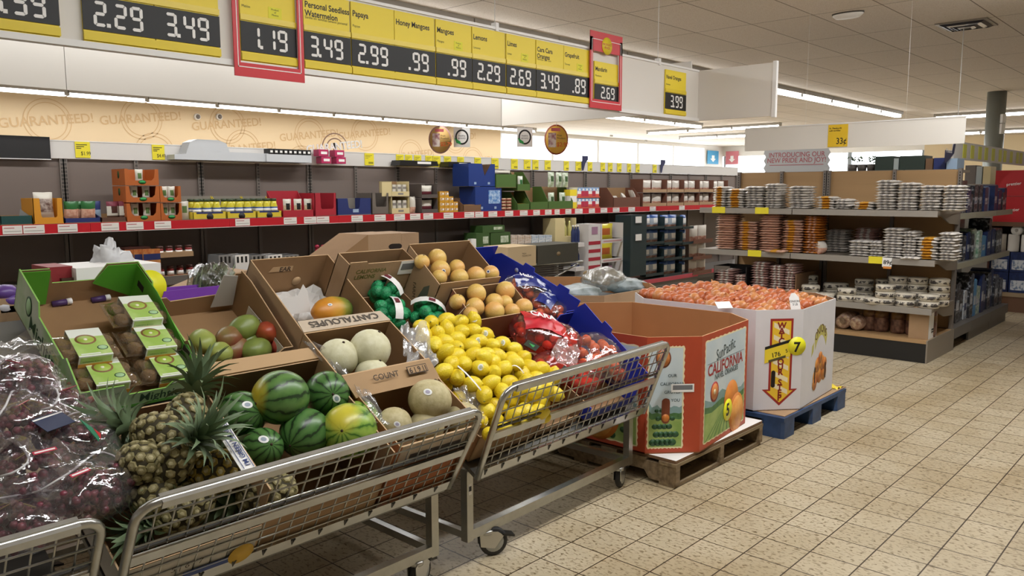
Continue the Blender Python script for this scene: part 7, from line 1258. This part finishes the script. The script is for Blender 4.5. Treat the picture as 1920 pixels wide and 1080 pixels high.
o = thing('household_shelf_unit', 'short grey shelf unit joining bread shelves and household goods', 'shelf unit', T(BB+.02, GY, 0)); MB().box(0, GD, 0, .6, GD+.02, 1.6, STEELW).build('back_panel', o); MB().box(0, 0, .1, .6, GD, .2, DECK).build('base_deck', o)
MB().box(0, .1, 1.66, .6, GD+.02, 1.685, BSH).build('top_board', o)
for z in (.80, 1.27): s_ = MB().box(0, .04, z-.03, .6, GD, z, STEELW).build('shelf', o); MB().box(0, .025, z-.05, .6, .04, z+.005, MATS['pale_edge_strip']).build('shelf_edge', s_)
r = random.Random(12); mats_ = [NV2, BK2, WT2, SK2, GN2]; nmz = ['navy', 'black', 'white', 'sky blue', 'green']
for zi, (zb, hmax, nm_) in enumerate(((.201, .5, 'base'), (.801, .4, 'middle shelf'), (1.271, .3, 'top shelf'))):
    x = BB+.04; i = 0
    while x < 10.4:
        wd = r.uniform(.12, .2); c = r.choices(range(5), (5, 4, 2, 1, 1))[0]; h = hmax*r.uniform(.55, .98) if zi < 2 else hmax*r.uniform(.5, .95)
        if zi == 2 and r.random() < .3: x += wd; continue
        o = thing('household_pack', '%s household pack on the %s in the right aisle, %s along' % (nmz[c], nm_, ('1st 2nd 3rd 4th 5th 6th 7th 8th 9th 10th 11th 12th 13th 14th 15th 16th'.split()[min(i, 15)])), 'packet', T(x, GY+.06+r.uniform(0, .03), zb), None); MB().prism([(0, 0), (wd-.012, 0), (wd-.012, h*.95), (wd*.5, h), (0, h*.96)], -.2, 0, mats_[c], R(pi/2, 'X')).box(wd*.15, -.001, h*.3, wd*.7, 0, h*.55, mats_[2 if c != 2 else 0]).build('pack', o); x += wd+.004; i += 1
# price rail with yellow tags further along
ry = 2.15; p, q = at(1800, 268, y=ry), at(1919, 283, y=ry); z1 = at(1821, 268.7, y=ry).z; z0 = at(1819, 301, y=ry).z; o = thing('price_rail', 'white price rail full of yellow tags above the household shelves', 'price rail', T(p.x-.2, ry, z0)); MB().box(0, 0, 0, 8, .015, z1-z0, HEAD).build('rail', o); k = MB()
for i in range(26): MB_x = .32+i*.29*(1+.02*(i % 3)); MB().box(MB_x, -.004, .02, MB_x+.13, -.0005, z1-z0-.02, mat('lime_tag', 'd9d84a', .5)).build('price_tag', o)
for x in (.1, 4, 7.8): MB().tube([(x, .007, z1-z0), (x, .007, ZC-z0)], .004, RAIL, 5).build('hanging_wire', o)
F = frame((-.18, -.006, z1-z0-.12), (1, 0, 0), (0, 0, 1)); fl_ = MB().prism([(-.14, .02), (.1, .02), (.17, .15), (.22, .15), (.16, -.0), (.02, -.06), (-.1, -.1), (-.14, -.1)], 0, .004, C('navy_flag', '23264f'), F).text('Products', .055, WHITE, F @ T(-.12, .0, .005) @ S(1, 1, 1), 'LEFT', .02).build('aisle_flag', o)
# red cartons and paper rolls on the far cross shelf
RX = 11.3; o = thing('cross_shelf_unit', 'far cross shelf carrying red cartons and paper rolls', 'shelf unit', T(RX, -.2, 0)); L_ = 2.58
for z, m in ((1.10, C('walnut_board', '6b4a34')), (.24, C('pale_oak_base', '9a8468'))): MB().box(0, 0, z-.05, .6, L_, z, m).build('shelf', o)
MB().box(.58, 0, 0, .6, L_, 1.1, DKP2).build('back_panel', o); MB().box(.02, 0, 0, .05, L_, .19, C('walnut_board', '6b4a34')).build('kick_plate', o); MB().box(0, L_-.02, 0, .6, L_, 1.05, DKP2).build('end_panel', o)
REDC = C('bright_red_carton', 'bb2026', rough=.4)
for r_ in range(2):
    for i in range(2):
        o = thing('red_carton', '%s red carton of the %s far pile behind the household shelves' % (('lower', 'upper')[r_], ('left', 'right')[i]), 'carton', T(RX+.03, 1.86-.52*i, 1.101+.315*r_)); MB().box(0, 0, 0, .4, .5, .31, REDC).build('carton', o); k = MB(); F = frame((-.001, .3, .13), (0, -1, 0), (0, 0, 1)); k.text('prettier', .05, WHITE, F @ T(.0, 0, 0) @ R(.1, 'Z'), 'CENTER', .01).build('lettering', o)
rl_ = MB().lathe([(.02, 0), (.06, 0), (.062, .01), (.062, .2), (.06, .21), (.02, .21), (.02, 0)], C('paper_roll', 'cfcac2', rough=.7), 18).mesh('roll')
for i in range(5):
    y_ = 2.27-.14*i; put('paper_roll', rl_, 'white paper roll in the row on the navy packs, %s' % ('leftmost', 'second', 'third', 'fourth', 'rightmost')[i], 'paper roll', RX+.1, y_, .74, part='roll')
o = thing('paper_roll', 'white paper roll lying end-on above the others', 'paper roll', T(RX+.05, 2.1, 1.0) @ R(pi/2, 'Y')); obj('roll', rl_, o)
for i in range(6):
    for r_ in range(2): o = thing('roll_pack', 'navy wrapped pack of paper rolls, %s row, %s from the left' % (('lower', 'upper')[r_], ('1st', '2nd', '3rd', '4th', '5th', '6th')[i]), 'packet', T(RX+.03, 2.15-.22*i, .241+.25*r_)); MB().box(0, 0, 0, .3, .21, .245, NV2).box(-.002, .02, .03, 0, .19, .15, C('white_goods', 'c9ccd0')).build('pack', o)
# far goods behind
for u0, v0, u1, v1, x, lab, m in ((1808, 310, 1828, 345, 12.5, 'grey upright carton in the far aisle', C('grey_card2', '6f675f')), (1829, 312, 1840, 345, 12.5, 'pale narrow carton in the far aisle', C('pale_grey', 'a9b2b0')), (1842, 312, 1856, 345, 12.5, 'cream upright carton in the far aisle', CRE), (1858, 345, 1868, 375, 12.3, 'navy pack beside the red cartons', NV2)):
    o, w, h = xbox('far_carton', lab, 'carton', u0, v0, u1, v1, x, .3, m); 
tb = thing('far_shelf', 'low grey shelf far behind the household goods', 'shelf unit', T(12.25, .9, 0)); MB().box(0, 0, 1.0, .6, 2.0, at(1830, 345, x=12.4).z-.003, STEELW).build('shelf', tb); MB().box(.02, 0, 0, .58, 2.0, 1.0, STEELW).build('body', tb)
p = at(1860, 330, x=12.4)
# entrance posters on the far glazing
for u0, v0, u1, v1, m, lab in ((1327, 282, 1347, 308, C('blue_poster', '3f9ac9'), 'blue poster with white arrow on the far glazing'), (1361, 284, 1384, 308, C('coral_poster', 'd8808a'), 'coral poster with white arrow on the far glazing')):
    bk = u0 < 1350; a, b = (at(u1, v1, y=Y1-.05), at(u0, v0, y=Y1-.05)) if bk else (at(u1, v1, x=X1-.05), at(u0, v0, x=X1-.05)); w, h = (b-a).xy.length, b.z-a.z; o = thing('poster', lab, 'poster', T(*a) @ (R(pi/2, 'Z') if bk else R(0, 'Z'))); MB().box(0, 0, 0, .01, w, h, m).build('sheet', o); F = frame((-.002, w, 0), (0, -1, 0), (0, 0, 1)); MB().prism([(w*.5, h*.15), (w*.75, h*.4), (w*.62, h*.4), (w*.62, h*.65), (w*.38, h*.65), (w*.38, h*.4), (w*.25, h*.4)], 0, .001, WHITE, F).build('arrow', o)
